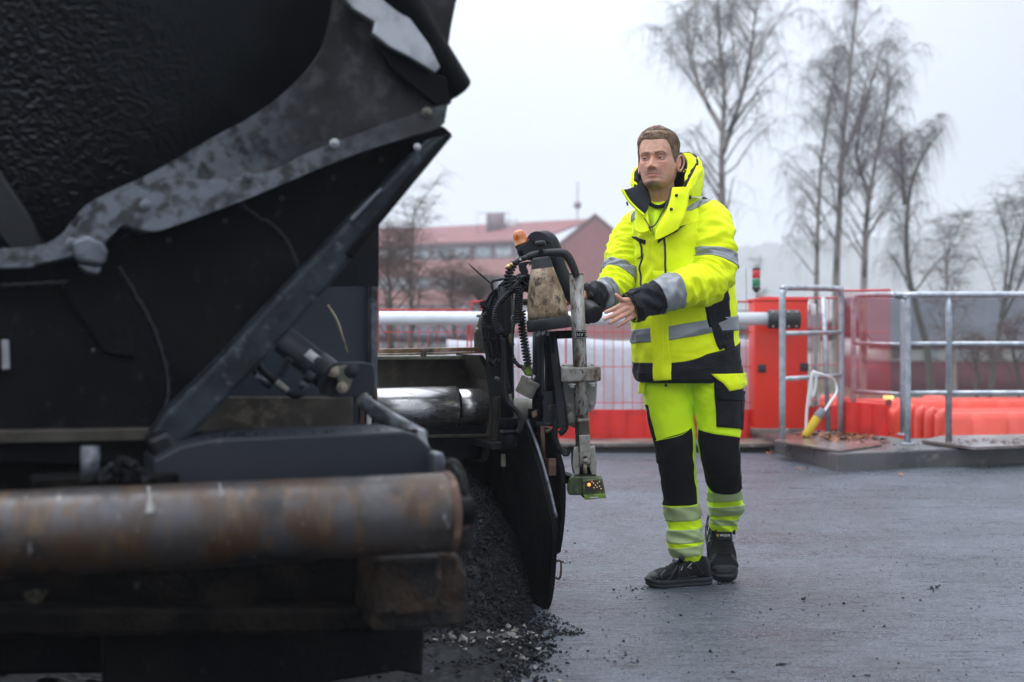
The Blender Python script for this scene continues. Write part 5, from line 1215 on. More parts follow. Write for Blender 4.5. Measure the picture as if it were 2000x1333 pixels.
def make_jacket(body):
    uv = torso.uv
    jk = MB().add(torso.mesh(150, 128)).build('jacket', M_yj, body)
    T = lambda nm, vf, m, sm=True: MB().add(vf, smooth=sm).build(nm, m, jk)
    # lower black hem with its turned seam
    hem_hi = torso.ring([(1238, 708), (1300, 707), (1330, 704), (1372, 690), (1410, 680), (1442, 666)])
    T('hem_band', torso.patch(0.02, hem_hi, -.5, .5, 14, 110, off=.0025), M_bf)
    T('hem_seam', torso.line([uv(x, y) for x, y in ((1241, 727), (1300, 727), (1350, 720), (1400, 711), (1444, 700))], .0022, off=.003), M_bf)
    # waist reflective band and its seams
    lo = torso.ring([(1236, 671), (1300, 664), (1385, 648), (1440, 643)]); hi = torso.ring([(1234, 645), (1300, 637), (1385, 621), (1440, 615)])
    T('reflective_band', torso.patch(lo, hi, -.5, .5, 10, 110, off=.003), M_refl)
    # black side panel and slanted pocket welt
    T('side_panel', torso.P4([(1360, 573), (1410, 552), (1416, 618), (1376, 640)], off=.0034), M_bf)
    T('side_panel', torso.P4([(1398, 645), (1421, 644), (1424, 676), (1405, 682)], off=.0038), M_bf)
    T('pocket_welt', torso.P4([(1362, 582), (1376, 576), (1409, 676), (1396, 682)], off=.006), M_bf)
    # front placket, its stitching and the chest seams
    T('placket', torso.P4([(1273, 742), (1305, 739), (1301, 530), (1272, 530)], off=.0062, k=24), M_yj)
    T('placket', torso.P4([(1272, 532), (1301, 532), (1296, 452), (1266, 470)], off=.0062, k=18), M_yj)
    for pts in (((1289, 735), (1290, 640), (1287, 560), (1283, 480)), ((1234, 468), (1255, 462), (1275, 460)), ((1286, 456), (1320, 445), (1350, 438), (1362, 431)), ((1350, 436), (1350, 470), (1348, 520))):
        T('stitching', torso.PL(pts, .0009, off=.0064 if pts[0][1] > 700 else .0015), M_yj)
    T('chest_zip', torso.PL(((1247, 470), (1249, 500), (1247, 530), (1251, 562)), .0038, off=.004), M_zip)
    T('chest_zip', torso.PL(((1293, 466), (1295, 500), (1295, 530), (1297, 552)), .0042, off=.007), M_zip)
    T('zip_welt', torso.P4([(1282, 479), (1284, 468), (1332, 443), (1316, 456)], off=.009), M_bf)
    T('zip_welt', torso.P4([(1231, 462), (1240, 464), (1259, 472), (1256, 480)], off=.006), M_bf)
    T('zip_pull', torso.PL(((1252, 498), (1248, 503), (1243, 507)), .002, off=.006), M_zip)
    zc = torso.S(*uv(1296, 743), .004)
    MB().add(tube([zc, zc + Vector((0, -.004, -.008))], .003, 8)).add(lathe([(.0035, -.001), (.006, 0), (.0035, .001)], zc + Vector((0, -.004, -.013)), (0, 1, 0), 12)).build('zip_slider', M_zip, jk)
    # shoulder reflective bands
    T('shoulder_band', torso.P4([(1228, 434), (1241, 428), (1245, 413), (1236, 414)], off=.004, k=12), M_refl)
    return jk

# ---------------------------------------------------------------- sleeves
def sleeve_rows(pts, e=.95):
    'pts: (px, py, distance, radius px across the picture, depth ratio); sections square to the path'
    c = np.array([tuple(P(p[0], p[1], p[2])) for p in pts]); T = np.gradient(c, axis=0); T /= np.linalg.norm(T, axis=1)[:, None]
    out = []; cd = np.array([0, -1.0, 0])
    for i, p in enumerate(pts):
        t = T[i]; f = cd - t * cd.dot(t); f /= np.linalg.norm(f); s = np.cross(f, t); r = p[3] * pxm(p[2])
        out.append((c[i], s * r, f * r * p[4], e))
    return out
def gs_(t, c, w): return math.exp(-((t - c) / w) ** 2)
def wr_sleeve(seed, k):
    def w(u, v, p):
        el = gs_(u, 5.2, 2.2)
        a = .010 * ridge(N3(u * 1.3 + v * 2.6 * k, v * 5, seed)) + .0085 * ridge(N3(u * 2.4 - v * 4.5 * k, v * 6 + u, seed + 3)) * (.5 + .8 * el) + .005 * ridge(N3(u * 4.5 + v * 8 * k, v * 9, seed + 5)) * el + .0025 * N3(u * 6, v * 11, seed + 7)
        return a - .009
    return w
LS = [(1376, 408, 5.62, 27, .9), (1387, 428, 5.585, 38, 1.0), (1394, 463, 5.55, 43.5, 1.0), (1396, 500, 5.53, 42, 1.0), (1394, 531, 5.505, 42, 1.0), (1378, 553, 5.475, 40, 1.0), (1352, 559, 5.44, 37, 1.0), (1326, 565, 5.41, 34, 1.0), (1295, 576, 5.375, 32, 1.0), (1262, 590, 5.345, 30.5, .95), (1233, 601, 5.32, 28.5, .9), (1231, 602, 5.318, 26, .85)]
lsl = Loft(sleeve_rows(LS), wr=wr_sleeve(2, 1))
RS = [(1256, 424, 5.70, 20, 1), (1243, 438, 5.70, 28, 1), (1229, 465, 5.69, 34, 1), (1219, 495, 5.67, 35, 1), (1213, 525, 5.64, 32, 1), (1206, 548, 5.60, 30, 1), (1194, 567, 5.56, 28.5, 1), (1178, 577, 5.52, 27.5, 1), (1160, 580, 5.48, 26, 1), (1143, 581, 5.445, 24, 1), (1138, 581, 5.44, 22, 1)]
rsl = Loft(sleeve_rows(RS), wr=wr_sleeve(12, -1))
def make_sleeves(body):
    for nm, lf, dark, bands, seam in (('l', lsl, (8.35, 11), ((2.75, 3.45), (7.2, 8.4)), 1), ('r', rsl, (7.6, 10), ((3.9, 4.75), (6.4, 7.65)), 0)):
        sl = MB().add(lf.mesh(150, 72)).build('sleeve', M_yj, body)
        MB().add(lf.patch(dark[0], dark[1], -.5, .5, 40, 72, off=.0018)).build('forearm_panel', M_bf, sl)
        for a, b in bands:
            til = (lambda a: (lambda v: a + .18 * math.cos(2 * math.pi * v) + .12 * math.sin(2 * math.pi * v))) if a < 5 else (lambda a: (lambda v: a))
            MB().add(lf.patch(til(a), til(b), -.5, .5, 14, 72, off=.0032)).build('reflective_band', M_refl, sl)
        MB().add(lf.patch(lf.K - 1.62, lf.K - 1.12, -.5, .5, 8, 60, off=.0035)).build('cuff', M_bf, sl)
        n_ = 40; ring_ = [lf.S(lf.K - 1.45, k / n_, -.004) for k in range(n_)]
        MB().add((ring_, [tuple(range(n_))])).build('cuff_lining', M_bf, sl)
        MB().add(lf.patch(lf.K - 1.5, lf.K - 1.0, -.5, .5, 6, 60, off=-.003)).build('cuff_lining', M_bf, sl)
        if seam:
            MB().add(lf.poly([(9.55, .02), (9.95, .02), (9.95, .2), (9.55, .2)], off=.006)).build('cuff_tab', M_bf, sl)
            MB().add(lf.poly([(9.9, -.30), (10.05, -.2), (10.0, -.12), (9.3, -.16)], off=.007)).build('cuff_tab', M_bf, sl)
            MB().add(lf.line([(1.0, -.12), (2.0, -.17), (3.0, -.2), (4.2, -.2)], .0009, off=.001)).build('stitching', M_yj, sl)
        for uu in ((8.4,) if seam else (7.62, 7.1)):
            MB().add(lf.line([(uu, v) for v in np.linspace(-.5, .5, 13)], .0009, off=.0036)).build('stitching', M_bf, sl)

# ---------------------------------------------------------------- trousers
def wr_leg(seed):
    def w(u, v, p):
        z = p.z; low = max(0, 1 - abs(z - .2) / .22)
        a = .0035 * N3(v * 7, z * 6, seed) + .003 * ridge(N3(v * 4 + z * 10, z * 11 - v * 8, seed + 2))
        a += low * (.011 * ridge(N3(v * 3, z * 24 + v * 3, seed + 5)) + .004 * N3(v * 8, z * 30, seed + 6) - .002)
        a += .004 * ridge(N3(v * 3.5 - z * 9, z * 5 + v * 6, seed + 13)) - .002
        a += max(0, 1 - abs(z - .84) / .16) * .008 * ridge(N3(v * 5 - z * 22, z * 12 + v * 14, seed + 9))
        return a - .002
    return w
L1 = [(728, 1256, 1352, 5.66, 1.1), (745, 1253, 1349, 5.66, 1.1), (770, 1257, 1351, 5.66, 1.1), (800, 1262, 1353, 5.655, 1.08), (840, 1271, 1356, 5.645, 1.05), (870, 1279, 1357, 5.635, 1.02), (900, 1285, 1358, 5.635, 1.0), (930, 1291, 1360, 5.645, 1.02), (960, 1295, 1363, 5.66, 1.05), (985, 1297, 1365, 5.67, 1.05), (1010, 1301, 1367, 5.68, 1.05), (1035, 1306, 1370, 5.685, 1.05), (1058, 1305, 1370, 5.685, 1.05), (1075, 1308, 1369, 5.685, 1.05), (1090, 1318, 1369, 5.69, 1.0), (1102, 1328, 1370, 5.695, .95)]
L2 = [(728, 1350, 1446, 5.63, 1.1), (745, 1347, 1448, 5.63, 1.1), (770, 1350, 1448, 5.63, 1.08), (800, 1356, 1448, 5.625, 1.06), (830, 1360, 1446, 5.62, 1.04), (860, 1362, 1444, 5.615, 1.0), (890, 1368, 1444, 5.61, 1.0), (920, 1376, 1446, 5.625, 1.0), (945, 1381, 1447, 5.66, 1.0), (965, 1384, 1449, 5.70, 1.0), (985, 1384, 1450, 5.735, 1.0), (1000, 1387, 1449, 5.76, 1.0), (1015, 1390, 1441, 5.785, 1.0), (1028, 1390, 1438, 5.80, 1.0), (1036, 1394, 1436, 5.81, 1.0)]
leg1, leg2 = PxLoft(L1, wr=wr_leg(31)), PxLoft(L2, wr=wr_leg(47))
SEAT = [(700, 1262, 1432, 5.67, .6), (730, 1254, 1444, 5.68, .55), (760, 1258, 1446, 5.685, .5), (790, 1270, 1440, 5.675, .42), (808, 1300, 1410, 5.68, .3)]
seat = PxLoft(SEAT)
def make_trousers(body):
    m = MB().add(leg1.mesh(170, 64)).add(leg2.mesh(160, 64)).add(seat.mesh(30, 48))
    tr = m.build('trousers', M_yt, body)
    T = lambda nm, vf, mt, sm=True: MB().add(vf, smooth=sm).build(nm, mt, tr)
    # knees
    T('knee_patch', leg1.P4([(1279, 862), (1346, 834), (1358, 981), (1297, 986)], off=.003, k=26), M_bk)
    T('knee_patch', leg2.P4([(1363, 838), (1439, 853), (1446, 930), (1378, 930)], off=.003, k=22), M_bk)
    kl = leg2.uv(1376.5, 926); kr = leg2.uv(1446, 926); ub = leg2.uv(1412, 962)[0]
    T('knee_patch', leg2.patch(lambda v: kl[0] - .01, lambda v: kl[0] + (ub - kl[0]) * max(0.0, 1 - abs((v - (kl[1] + kr[1]) / 2) / ((kr[1] - kl[1]) / 2)) ** 2.4) ** .6, kl[1], kr[1], 12, 30, off=.0031), M_bk)
    T('side_stripe', leg1.P4([(1261, 790), (1263.5, 790), (1290, 905), (1285, 905)], off=.004, k=12), M_bk)
    for pts, lg in ((((1279, 860), (1312, 850), (1346, 832)), leg1), (((1363, 836), (1400, 842), (1439, 851)), leg2), (((1297, 988), (1330, 986), (1358, 983)), leg1)):
        T('stitching', lg.PL(pts, .0011, off=.003), M_yt)
    # reflective rings
    for lg, rows in ((leg1, ((1013, 985, -3, 1), (1056, 1030, -2, 1), (1083, 1064, -4, 7))), (leg2, ((976, 958, -6, 0), (1005, 986, -4, 2), (1024, 1013, 0, -2)))):
        for lo_, hi_, a, b in rows:
            ul = lg.uv(1340 if lg is leg1 else 1415, lo_)[0]; uh = lg.uv(1340 if lg is leg1 else 1415, hi_)[0]
            k = .028 * (a - b)
            T('reflective_ring', lg.patch(lambda v, ul=ul, k=k: ul + k * math.sin(2 * math.pi * v), lambda v, uh=uh, k=k: uh + k * math.sin(2 * math.pi * v), -.5, .5, 10, 64, off=.0028), M_seg)
    # cargo pocket with its yellow flap
    T('cargo_pocket', leg2.P4([(1388, 733), (1449, 728), (1448, 838), (1393, 830)], off=.006, k=18), M_bf)
    pk = MB()
    a, b = leg2.S(*leg2.uv(1444, 770), .004), leg2.S(*leg2.uv(1444, 838), .004)
    pk.add(slab([P(1432, 770, 5.56), P(1456, 772, 5.60), P(1453, 842, 5.60), P(1428, 838, 5.55)], (.0, .05, 0)), smooth=False)
    pk.build('pocket_bellow', M_bf, tr, bevel=.008)
    T('pocket_lid', leg2.P4([(1391, 752), (1449, 766), (1449, 783), (1394, 778)], off=.0105, k=10), M_bf)
    T('yellow_flap', leg2.P4([(1383, 722), (1448, 716), (1449, 753), (1413, 761)], off=.014, k=14), M_yj)
    T('pocket_pleat', leg2.PL(((1440, 772), (1441, 800), (1442, 836)), .003, off=.007), M_bf)
    # back pocket corner on the far hip
    pk = MB().add(slab([P(1250, 742, 5.60), P(1262, 744, 5.58), P(1256, 768, 5.60), P(1247, 770, 5.62)], (0, .02, 0)), smooth=False)
    pk.build('holster_flap', M_yj, tr, bevel=.003)
    T('fly_crease', seat.PL(((1350, 742), (1346, 765), (1352, 800)), .002, off=-.001), M_yt)
    return tr

# ---------------------------------------------------------------- shoes
M_upper = pbr('black_shoe_mesh', (.005, .0053, .0063), .75, spec=.2, bump=[(700, .35, .0012)], rvar=.05)
M_shoe = pbr('black_shoe_film', (.010, .0105, .012), .45, spec=.3, rvar=.06)
M_sole = pbr('dark_sole', (.014, .0155, .018), .55, spec=.3, layers=[((.016, .016, .017), 12, .55, .1), ((.06, .055, .045), 60, .68, .03)])
M_silver = pbr('silver_trim', (.42, .44, .45), .35, .6)
M_ylogo = pbr('yellow_logo', (.72, .42, .01), .5)
M_wlogo = pbr('white_logo', (.7, .7, .7), .5)
def shoe(body, M, side):
    'local: x across, y to the toe, z up; M places it'
    xf = lambda p: M @ Vector(p)
    st = [(-.103, .020, .050, .098), (-.096, .033, .026, .116), (-.075, .041, .022, .128), (-.045, .043, .022, .134), (-.015, .043, .022, .134), (.020, .044, .022, .126), (.050, .046, .022, .110), (.085, .049, .022, .092), (.120, .051, .022, .080), (.150, .050, .023, .074), (.172, .044, .025, .066), (.188, .031, .030, .054), (.196, .015, .034, .044)]
    tt = crom(st, 6)
    def f(a, b):
        x = a * (len(tt) - 1); i = min(int(x), len(tt) - 2); y, w, z0, z1 = tt[i] + (tt[i + 1] - tt[i]) * (x - i)
        t = 2 * math.pi * b; c, s = math.cos(t), math.sin(t); e = .72
        px = w * math.copysign(abs(s) ** e, s); h = (z1 - z0) / 2
        k = .5 * (1 + c)
        px *= 1 - (.22 - .06 * max(0, min(1, (y - .06) / .06))) * k ** 2
        px += .006 * side * math.sin((y + .1) * 9)
        return xf((px, y, (z0 + z1) / 2 + h * math.copysign(abs(c) ** e, c)))
    sh = MB().add(grid(f, 60, 40, True)).build('shoe', M_upper, body)
    def outline(k, z): 
        o = []
        for y, w in ((-.112, .0), (-.108, .024), (-.09, .037), (-.05, .040), (0, .039), (.05, .042), (.09, .047), (.13, .050), (.165, .046), (.188, .032), (.200, .012)): o.append((w, y))
        o = o + [(-a, b) for a, b in reversed(o[1:])]
        return [(a * k + .006 * side * math.sin((b + .1) * 9), b * (1 + (k - 1) * .6) , z + (.012 * max(0, (b - .12) / .08) ** 2) + (.004 if b < -.1 else 0)) for a, b in o]
    pr = [(1.02, .000), (1.05, .005), (1.055, .011), (1.03, .0125), (1.03, .0145), (1.06, .016), (1.075, .026), (1.05, .033), (1.0, .036)]
    rows = [crom(outline(k, z) + [outline(k, z)[0]], 4)[:-1] for k, z in pr]
    n = len(rows[0]); v = [xf(p) for r in rows for p in r]; fc = []
    for i in range(len(rows) - 1):
        for j in range(n): fc.append((i * n + j, i * n + (j + 1) % n, (i + 1) * n + (j + 1) % n, (i + 1) * n + j))
    fc.append(tuple(range(n))); fc.append(tuple((len(rows) - 1) * n + j for j in range(n)))
    so = MB().add((v, fc)).build('sole', M_sole, sh)
    for k in range(9):          # tread lugs
        y = -.09 + k * .033
        MB().add(box(xf((0, y, .001)), (.066 if .05 < y < .17 else .056, .018, .006), (M.to_3x3() @ Vector((1, 0, 0)), M.to_3x3() @ Vector((0, 1, 0)), M.to_3x3() @ Vector((0, 0, 1))))).build('tread_lug', M_sole, so)
    # toe cap, toe bumper, heel counter
    def cap(a0, a1, b0, b1, off, nm, m, na=14, nb=20):
        def g(a, b):
            e = a < 1e-6 or a > 1 - 1e-6 or b < 1e-6 or b > 1 - 1e-6
            p = f(a0 + (a1 - a0) * a, b0 + (b1 - b0) * b); c = xf((0, st[0][0] + (a0 + (a1 - a0) * a) * .294, .045)); d = (p - c).normalized()
            return p + d * (off - (.004 if e else 0))
        MB().add(grid(g, na, nb)).build(nm, m, sh)
    cap(.80, 1.0, -.27, .27, .0025, 'toe_cap', M_shoe)
    cap(.86, 1.0, .22, .42, .005, 'toe_bumper', M_sole); cap(.86, 1.0, -.42, -.22, .005, 'toe_bumper', M_sole)
    cap(.0, .16, -.48, .48, .003, 'heel_counter', M_shoe)
    for s in (1, -1):
        def lace(a, b): return f(a, s * b)
        for pts in (((.22, .3), (.36, .17), (.42, .10)), ((.40, .33), (.46, .20), (.50, .12)), ((.55, .33), (.52, .2), (.42, .14)), ((.70, .36), (.60, .22), (.52, .12)), ((.30, .34), (.50, .34), (.74, .36)), ((.74, .36), (.76, .22), (.66, .08))):
            q = crom([(a, b, 0) for a, b in pts], 6); MB().add(tube([lace(x[0], x[1]) for x in q], .0062, 7, flat=.6)).build('overlay_strut', M_shoe, sh)
        for pts in (((.47, .17), (.505, .235), (.515, .17)), ((.36, .19), (.42, .235), (.37, .245))):
            MB().add(tube([lace(a, b) + (lace(a, b) - xf((0, -.1 + a * .294, .05))).normalized() * .0036 for a, b in pts], .0022, 6)).build('silver_mark', M_silver, sh)
    # tongue and closure flap, dial
    tg = [(-.030, .026, .080, .112), (.0, .026, .105, .118), (.0, .026, .13, .124)]
    tv = [xf(p) for p in ((-.030, .050, .112), (.030, .050, .112), (.035, .034, .140), (.029, .026, .168), (-.029, .026, .168), (-.035, .034, .140))]
    ton = MB().add(slab(tv, M.to_3x3() @ Vector((0, -.012, -.004))), smooth=False).build('tongue', M_upper, sh, bevel=.005)
    fv = [xf(p) for p in ((-.026, .072, .108), (.026, .072, .108), (.031, .052, .134), (.031, .047, .141), (-.031, .047, .141), (-.031, .052, .134))]
    fl = MB().add(slab(fv, M.to_3x3() @ Vector((0, -.007, -.004))), smooth=False).build('closure_flap', M_shoe, sh, bevel=.003)
    X = M.to_3x3() @ Vector((-1, 0, 0)); Y = M.to_3x3() @ Vector((0, -.62, .78)); nn = X.cross(Y).normalized()
    lc = xf((0, .0610, .123)) + nn * .0015
    text_mesh('PROJOB', .0115, lc - X * -.004, X, Y, M_wlogo, 'lettering', fl, .0004, .0002)
    MB().add(box(lc - X * .0225, (.0075, .0075, .001), (X, Y, nn))).build('square_mark', M_ylogo, fl)
    MB().add(lathe([(.001, 0), (.0045, 0), (.0045, .0008), (.001, .001)], xf((-.0195, .0355, .152)) + nn * .001, nn, 14)).build('round_mark', M_ylogo, ton)
    MB().add(lathe([(.010, 0), (.0105, .008), (.008, .011), (.002, .0115)], xf((-.033, .050, .130)), M.to_3x3() @ Vector((-1, .2, .2)), 18)).build('dial', M_shoe, sh)
    for k in range(3):
        y = .082 + k * .016; z = .098 - k * .006
        MB().add(tube([xf((-.022, y, z - .004)), xf((0, y + .010, z + .001)), xf((.022, y, z - .004))], .0016, 6, 5)).build('lace', M_shoe, sh)
    return sh
# ---------------------------------------------------------------- head
HYAW, HPIT, HROLL = R_(-22), R_(6.5), R_(-1.5)
HC = P(1286.5, 314.5, 5.605)                       # eye level, centre of the skull
HM = Matrix.Translation(HC) @ Matrix.Rotation(HYAW, 4, 'Z') @ Matrix.Rotation(-HPIT, 4, 'X') @ Matrix.Rotation(HROLL, 4, 'Y')
HS = 1.03
def hp(x, y, z): return HM @ Vector((x * HS, -y * HS, z * HS))       # local: y forward (face), x to the picture's right before the turn
_z = [-.1165, -.113, -.107, -.098, -.084, -.068, -.055, -.040, -.020, 0, .018, .030, .060, .077, .092, .102, .108, .110]
_yf = [.048, .066, .0795, .0855, .0845, .0865, .0875, .0875, .0865, .0850, .0915, .0905, .0860, .0775, .0600, .0420, .0220, .004]
_xw = [.016, .031, .0405, .0500, .0570, .0620, .0655, .0675, .0695, .0705, .0715, .0725, .0715, .0660, .0535, .0395, .0230, .004]
_yb = [-.030, -.036, -.040, -.048, -.058, -.068, -.076, -.083, -.091, -.097, -.100, -.101, -.097, -.088, -.070, -.050, -.028, -.004]
def gs(t, c, w): return math.exp(-((t - c) / w) ** 2)
def face(phi, z):
    'skin surface: phi 0 = straight ahead'
    yf, xw, yb = np.interp(z, _z, _yf), np.interp(z, _z, _xw), np.interp(z, _z, _yb)
    s, c = math.sin(phi), math.cos(phi); e = .86 if c > 0 else .95
    x = xw * math.copysign(abs(s) ** e, s); y = (yf if c > 0 else -yb) * math.copysign(abs(c) ** e, c)
    if c > 0:
        ax = abs(x); ze = z + .0075
        # nose: bridge to tip, wings, underside
        nz = np.interp(z, [-.053, -.048, -.043, -.036, -.022, -.006, .006, .018], [0, .011, .0215, .0235, .0165, .0075, .003, 0])
        nw = np.interp(z, [-.054, -.044, -.034, -.015, .015], [.013, .0125, .0110, .0095, .0105])
        y += nz * gs(x, 0, nw)
        y += .0085 * gs(ax, .0135, .0060) * gs(z, -.044, .0070)
        y -= .0040 * gs(ax, .0075, .0038) * gs(z, -.0505, .003)
        # eye sockets, brow, lids
        y -= .0135 * gs(ax, .029, .0165) * gs(ze, .001, .0125) + .0035 * gs(ax, .014, .006) * gs(ze, .004, .010)
        y += .0068 * gs(ax, .031, .020) * gs(ze, .0185, .0075) + .0025 * gs(x, 0, .010) * gs(ze, .019, .009)
        y += .0032 * gs(ax, .031, .013) * gs(ze, -.0150, .0042)
        y -= .0016 * gs(ax, .026, .014) * gs(ze, -.0215 - .1 * (ax - .026), .003)
        # cheeks and the fold from nose to mouth
        y += .0062 * gs(ax, .043, .016) * gs(z, -.026, .017)
        y -= .0034 * gs(ax, .0265 + (-.050 - z) * .35, .0042) * gs(z, -.058, .015)
        y -= .0035 * gs(ax, .050, .014) * gs(z, -.060, .018)
        # mouth
        y += .0048 * gs(x, 0, .019) * gs(z, -.0650, .0042) + .0052 * gs(x, 0, .017) * gs(z, -.0750, .0048)
        y -= .0050 * gs(x, 0, .025) * gs(z, -.0698 - .0016 * (ax / .02) ** 2, .0018)
        y -= .0022 * gs(ax, .026, .005) * gs(z, -.0715, .006)
        y -= .0018 * gs(x, 0, .0032) * gs(z, -.0575, .005)
        y -= .0052 * gs(x, 0, .022) * gs(z, -.0850, .0048)
        y += .0090 * gs(x, 0, .019) * gs(z, -.0985, .0085)
        # brow furrows
        y -= .0008 * gs(ax, .005, .0022) * gs(z, .019, .009)
        for q in (.042, .050, .058): y -= .0006 * gs(z, q + .05 * ax, .0018) * gs(x, 0, .04)
        x *= 1 - .04 * gs(z, .012, .02) * gs(abs(phi), 1.1, .3)
    return x, y, z
def head_shell():
    nz_, na = 150, 150; v = []; f = []
    for i in range(nz_ + 1):
        t = i / nz_; z = -.1165 + .2265 * (.5 - .5 * math.cos(math.pi * t)) * .35 + .2265 * t * .65
        for j in range(na):
            q = j / na; phi = 2 * math.pi * (q - .10 * math.sin(4 * math.pi * q) / (2 * math.pi) * 0 - .5)
            phi = phi - .45 * math.sin(phi)            # more columns in front
            v.append(hp(*face(phi, z)))
    for i in range(nz_):
        for j in range(na):
            k = (j + 1) % na; f.append((i * na + j, i * na + k, (i + 1) * na + k, (i + 1) * na + j))
    f.append(tuple(range(na))); f.append(tuple(nz_ * na + j for j in range(na)))
    return v, f
def ear_shell(s):
    'flat shell with a rim'
    c = (s * .0700, -.006, -.010); out = []
    rim = [(-.004, -.034), (.004, -.030), (.007, -.016), (.008, .0), (.004, .016), (-.006, .027), (-.018, .029), (-.027, .020), (-.029, .004), (-.024, -.012), (-.014, -.026), (-.008, -.033)]
    pts = crom([(a, b, 0) for a, b in rim] + [(rim[0][0], rim[0][1], 0)], 4)
    q = [hp(c[0] + s * (.006 + (.004 - p[0]) * .42), c[1] + p[0], c[2] + p[1]) for p in pts]
    m = MB().add(tube(q, .0042, 8))
    ctr = [hp(c[0] + s * (.004 + (.006 - p[0]) * .20), c[1] + p[0] * .85 - .002, c[2] + p[1] * .85) for p in pts[:-1]]
    m.add(slab(ctr, HM.to_3x3() @ Vector((-s * .012, 0, 0))))
    m.add(ball(hp(c[0] + s * .004, c[1] - .004, c[2] - .029), .0075, 10))
    m.add(tube([hp(c[0] + s * .010, c[1] - .017, c[2] + .014), hp(c[0] + s * .010, c[1] - .016, c[2] - .004), hp(c[0] + s * .008, c[1] - .008, c[2] - .016)], .0035, 8, 4))
    return m
def limb(m, pts, n=16, sm=5):
    'pts (px, py, d, r metres)'
    m.add(tube([P(*p[:3]) for p in pts], [p[3] for p in pts], n, sm))
HAND = dict(
    thumb=[(1238, 592, 5.315, .0165), (1226, 588, 5.295, .0145), (1215, 586, 5.280, .0112), (1208, 581, 5.273, .0102), (1203, 575.5, 5.270, .0078), (1201.8, 574, 5.269, .005)],
    index=[(1236, 596, 5.315, .0150), (1219, 595, 5.292, .0138), (1203, 602, 5.279, .0108), (1191, 607.2, 5.273, .0098), (1182.5, 610.5, 5.270, .0083), (1180.3, 611.3, 5.2695, .0055)],
    middle=[(1238, 602, 5.312, .0145), (1222, 603.5, 5.288, .0138), (1204, 613.5, 5.271, .0112), (1191, 619.5, 5.265, .0100), (1181, 624, 5.262, .0086), (1178.4, 625.2, 5.2615, .0055)],
    ring=[(1240, 608, 5.310, .0140), (1227, 612, 5.289, .0130), (1211, 620.5, 5.270, .0106), (1199.5, 627, 5.264, .0094), (1190.5, 631.5, 5.262, .0080), (1188.4, 632.5, 5.2615, .005)],
    little=[(1243, 614, 5.312, .0130), (1233, 620, 5.295, .0118), (1222, 628, 5.280, .0094), (1213, 634, 5.275, .0084), (1206.2, 638.2, 5.273, .0072), (1204.2, 639.2, 5.2725, .0045)])
def body_mesh():
    m = MB(); m.add(head_shell())
    for s in (1, -1):
        e = ear_shell(s); m.add((e.v, e.f))
    # neck and trunk
    v_, f_ = Loft([(hp(0, -.018, -.04), (.054, 0, 0), (0, -.058, 0), .95), (hp(0, -.014, -.085), (.057, 0, 0), (0, -.060, 0), .95), (P(1291, 385, 5.635), (.060, 0, 0), (0, -.062, 0), .95), (P(1302, 402, 5.65), (.068, 0, 0), (0, -.068, 0), .95), (P(1310, 425, 5.65), (.11, 0, 0), (0, -.08, 0), .95)]).mesh(40, 40)
    m.add((v_, list(f_) + [tuple(range(40)), tuple(40 * 40 + j for j in range(40))]))
    # close the loft ends: solid discs
    tr = [(r[0], r[1] + 16, r[2] - 16, r[3] + .005, r[4] * .86) for r in TR[1:-2]]
    def closed(lf, nu, nv):
        v, f = lf.mesh(nu, nv); f = list(f); f.append(tuple(range(nv))); f.append(tuple(nu * nv + j for j in range(nv))); m.add((v, f))
    m.f = m.f; closed(PxLoft(tr), 40, 40)
    for L in (L1, L2):
        lr = [(r[0], r[1] + 9, r[2] - 9, r[3], r[4] * .8) for r in L]; lr[-2:] = [(L[-1][0] - 6, (L[-1][1] + L[-1][2]) / 2 - 13, (L[-1][1] + L[-1][2]) / 2 + 13, L[-1][3], 1.0)]; closed(PxLoft(lr), 50, 28)
    closed(PxLoft([(r[0], r[1] + 12, r[2] - 12, r[3], r[4] * .85) for r in SEAT]), 16, 32)
    limb(m, [(p[0], p[1], p[2], p[3] * pxm(p[2]) * .62) for p in LS[:-2]] + [(1236, 601, 5.322, .033), (1226, 600, 5.300, .030)], 18, 4)
    limb(m, [(p[0], p[1], p[2], p[3] * pxm(p[2]) * .62) for p in RS[:-1]] + [(1130, 582, 5.43, .030)], 18, 4)
    # near hand
    for k, ch in HAND.items(): limb(m, [(p[0], p[1], p[2], p[3] * (.84 if i > 1 else .92)) for i, p in enumerate(ch)], 14, 5)
    limb(m, [(1232, 600, 5.312, .018), (1222, 599, 5.295, .0155)], 14); limb(m, [(1236, 606, 5.312, .019), (1226, 608, 5.292, .0155)], 14); limb(m, [(1240, 612, 5.312, .017), (1231, 616, 5.296, .014)], 14)
    limb(m, [(1240, 596, 5.318, .02), (1228, 592, 5.300, .0165), (1222, 594, 5.294, .014)], 14, 4)
    # far hand, resting behind the console arm and the mast
    limb(m, [(1142, 582, 5.45, .028), (1132, 582, 5.465, .030), (1122, 580, 5.48, .027)], 14, 4)
    for k in range(4):
        y = 569 + k * 6.5
        limb(m, [(1124, y + 3, 5.485, .0105), (1116, y + 1, 5.492, .0100), (1111, y + 3, 5.482, .0090), (1109, y + 6, 5.470, .0075)], 10, 4)
    limb(m, [(1130, 574, 5.475, .013), (1122, 567, 5.482, .011), (1117, 564, 5.478, .0085)], 10, 4)
    # feet inside the shoes
    for M in (SHOE1, SHOE2): m.add(tube([M @ Vector((0, -.06, .06)), M @ Vector((0, 0, .055)), M @ Vector((0, .09, .045)), M @ Vector((0, .14, .042))], [.022, .024, .018, .008], 14, 4)); m.add(tube([M @ Vector((0, -.03, .05)), M @ Vector((0, -.03, .17))], .026, 14))
    return m
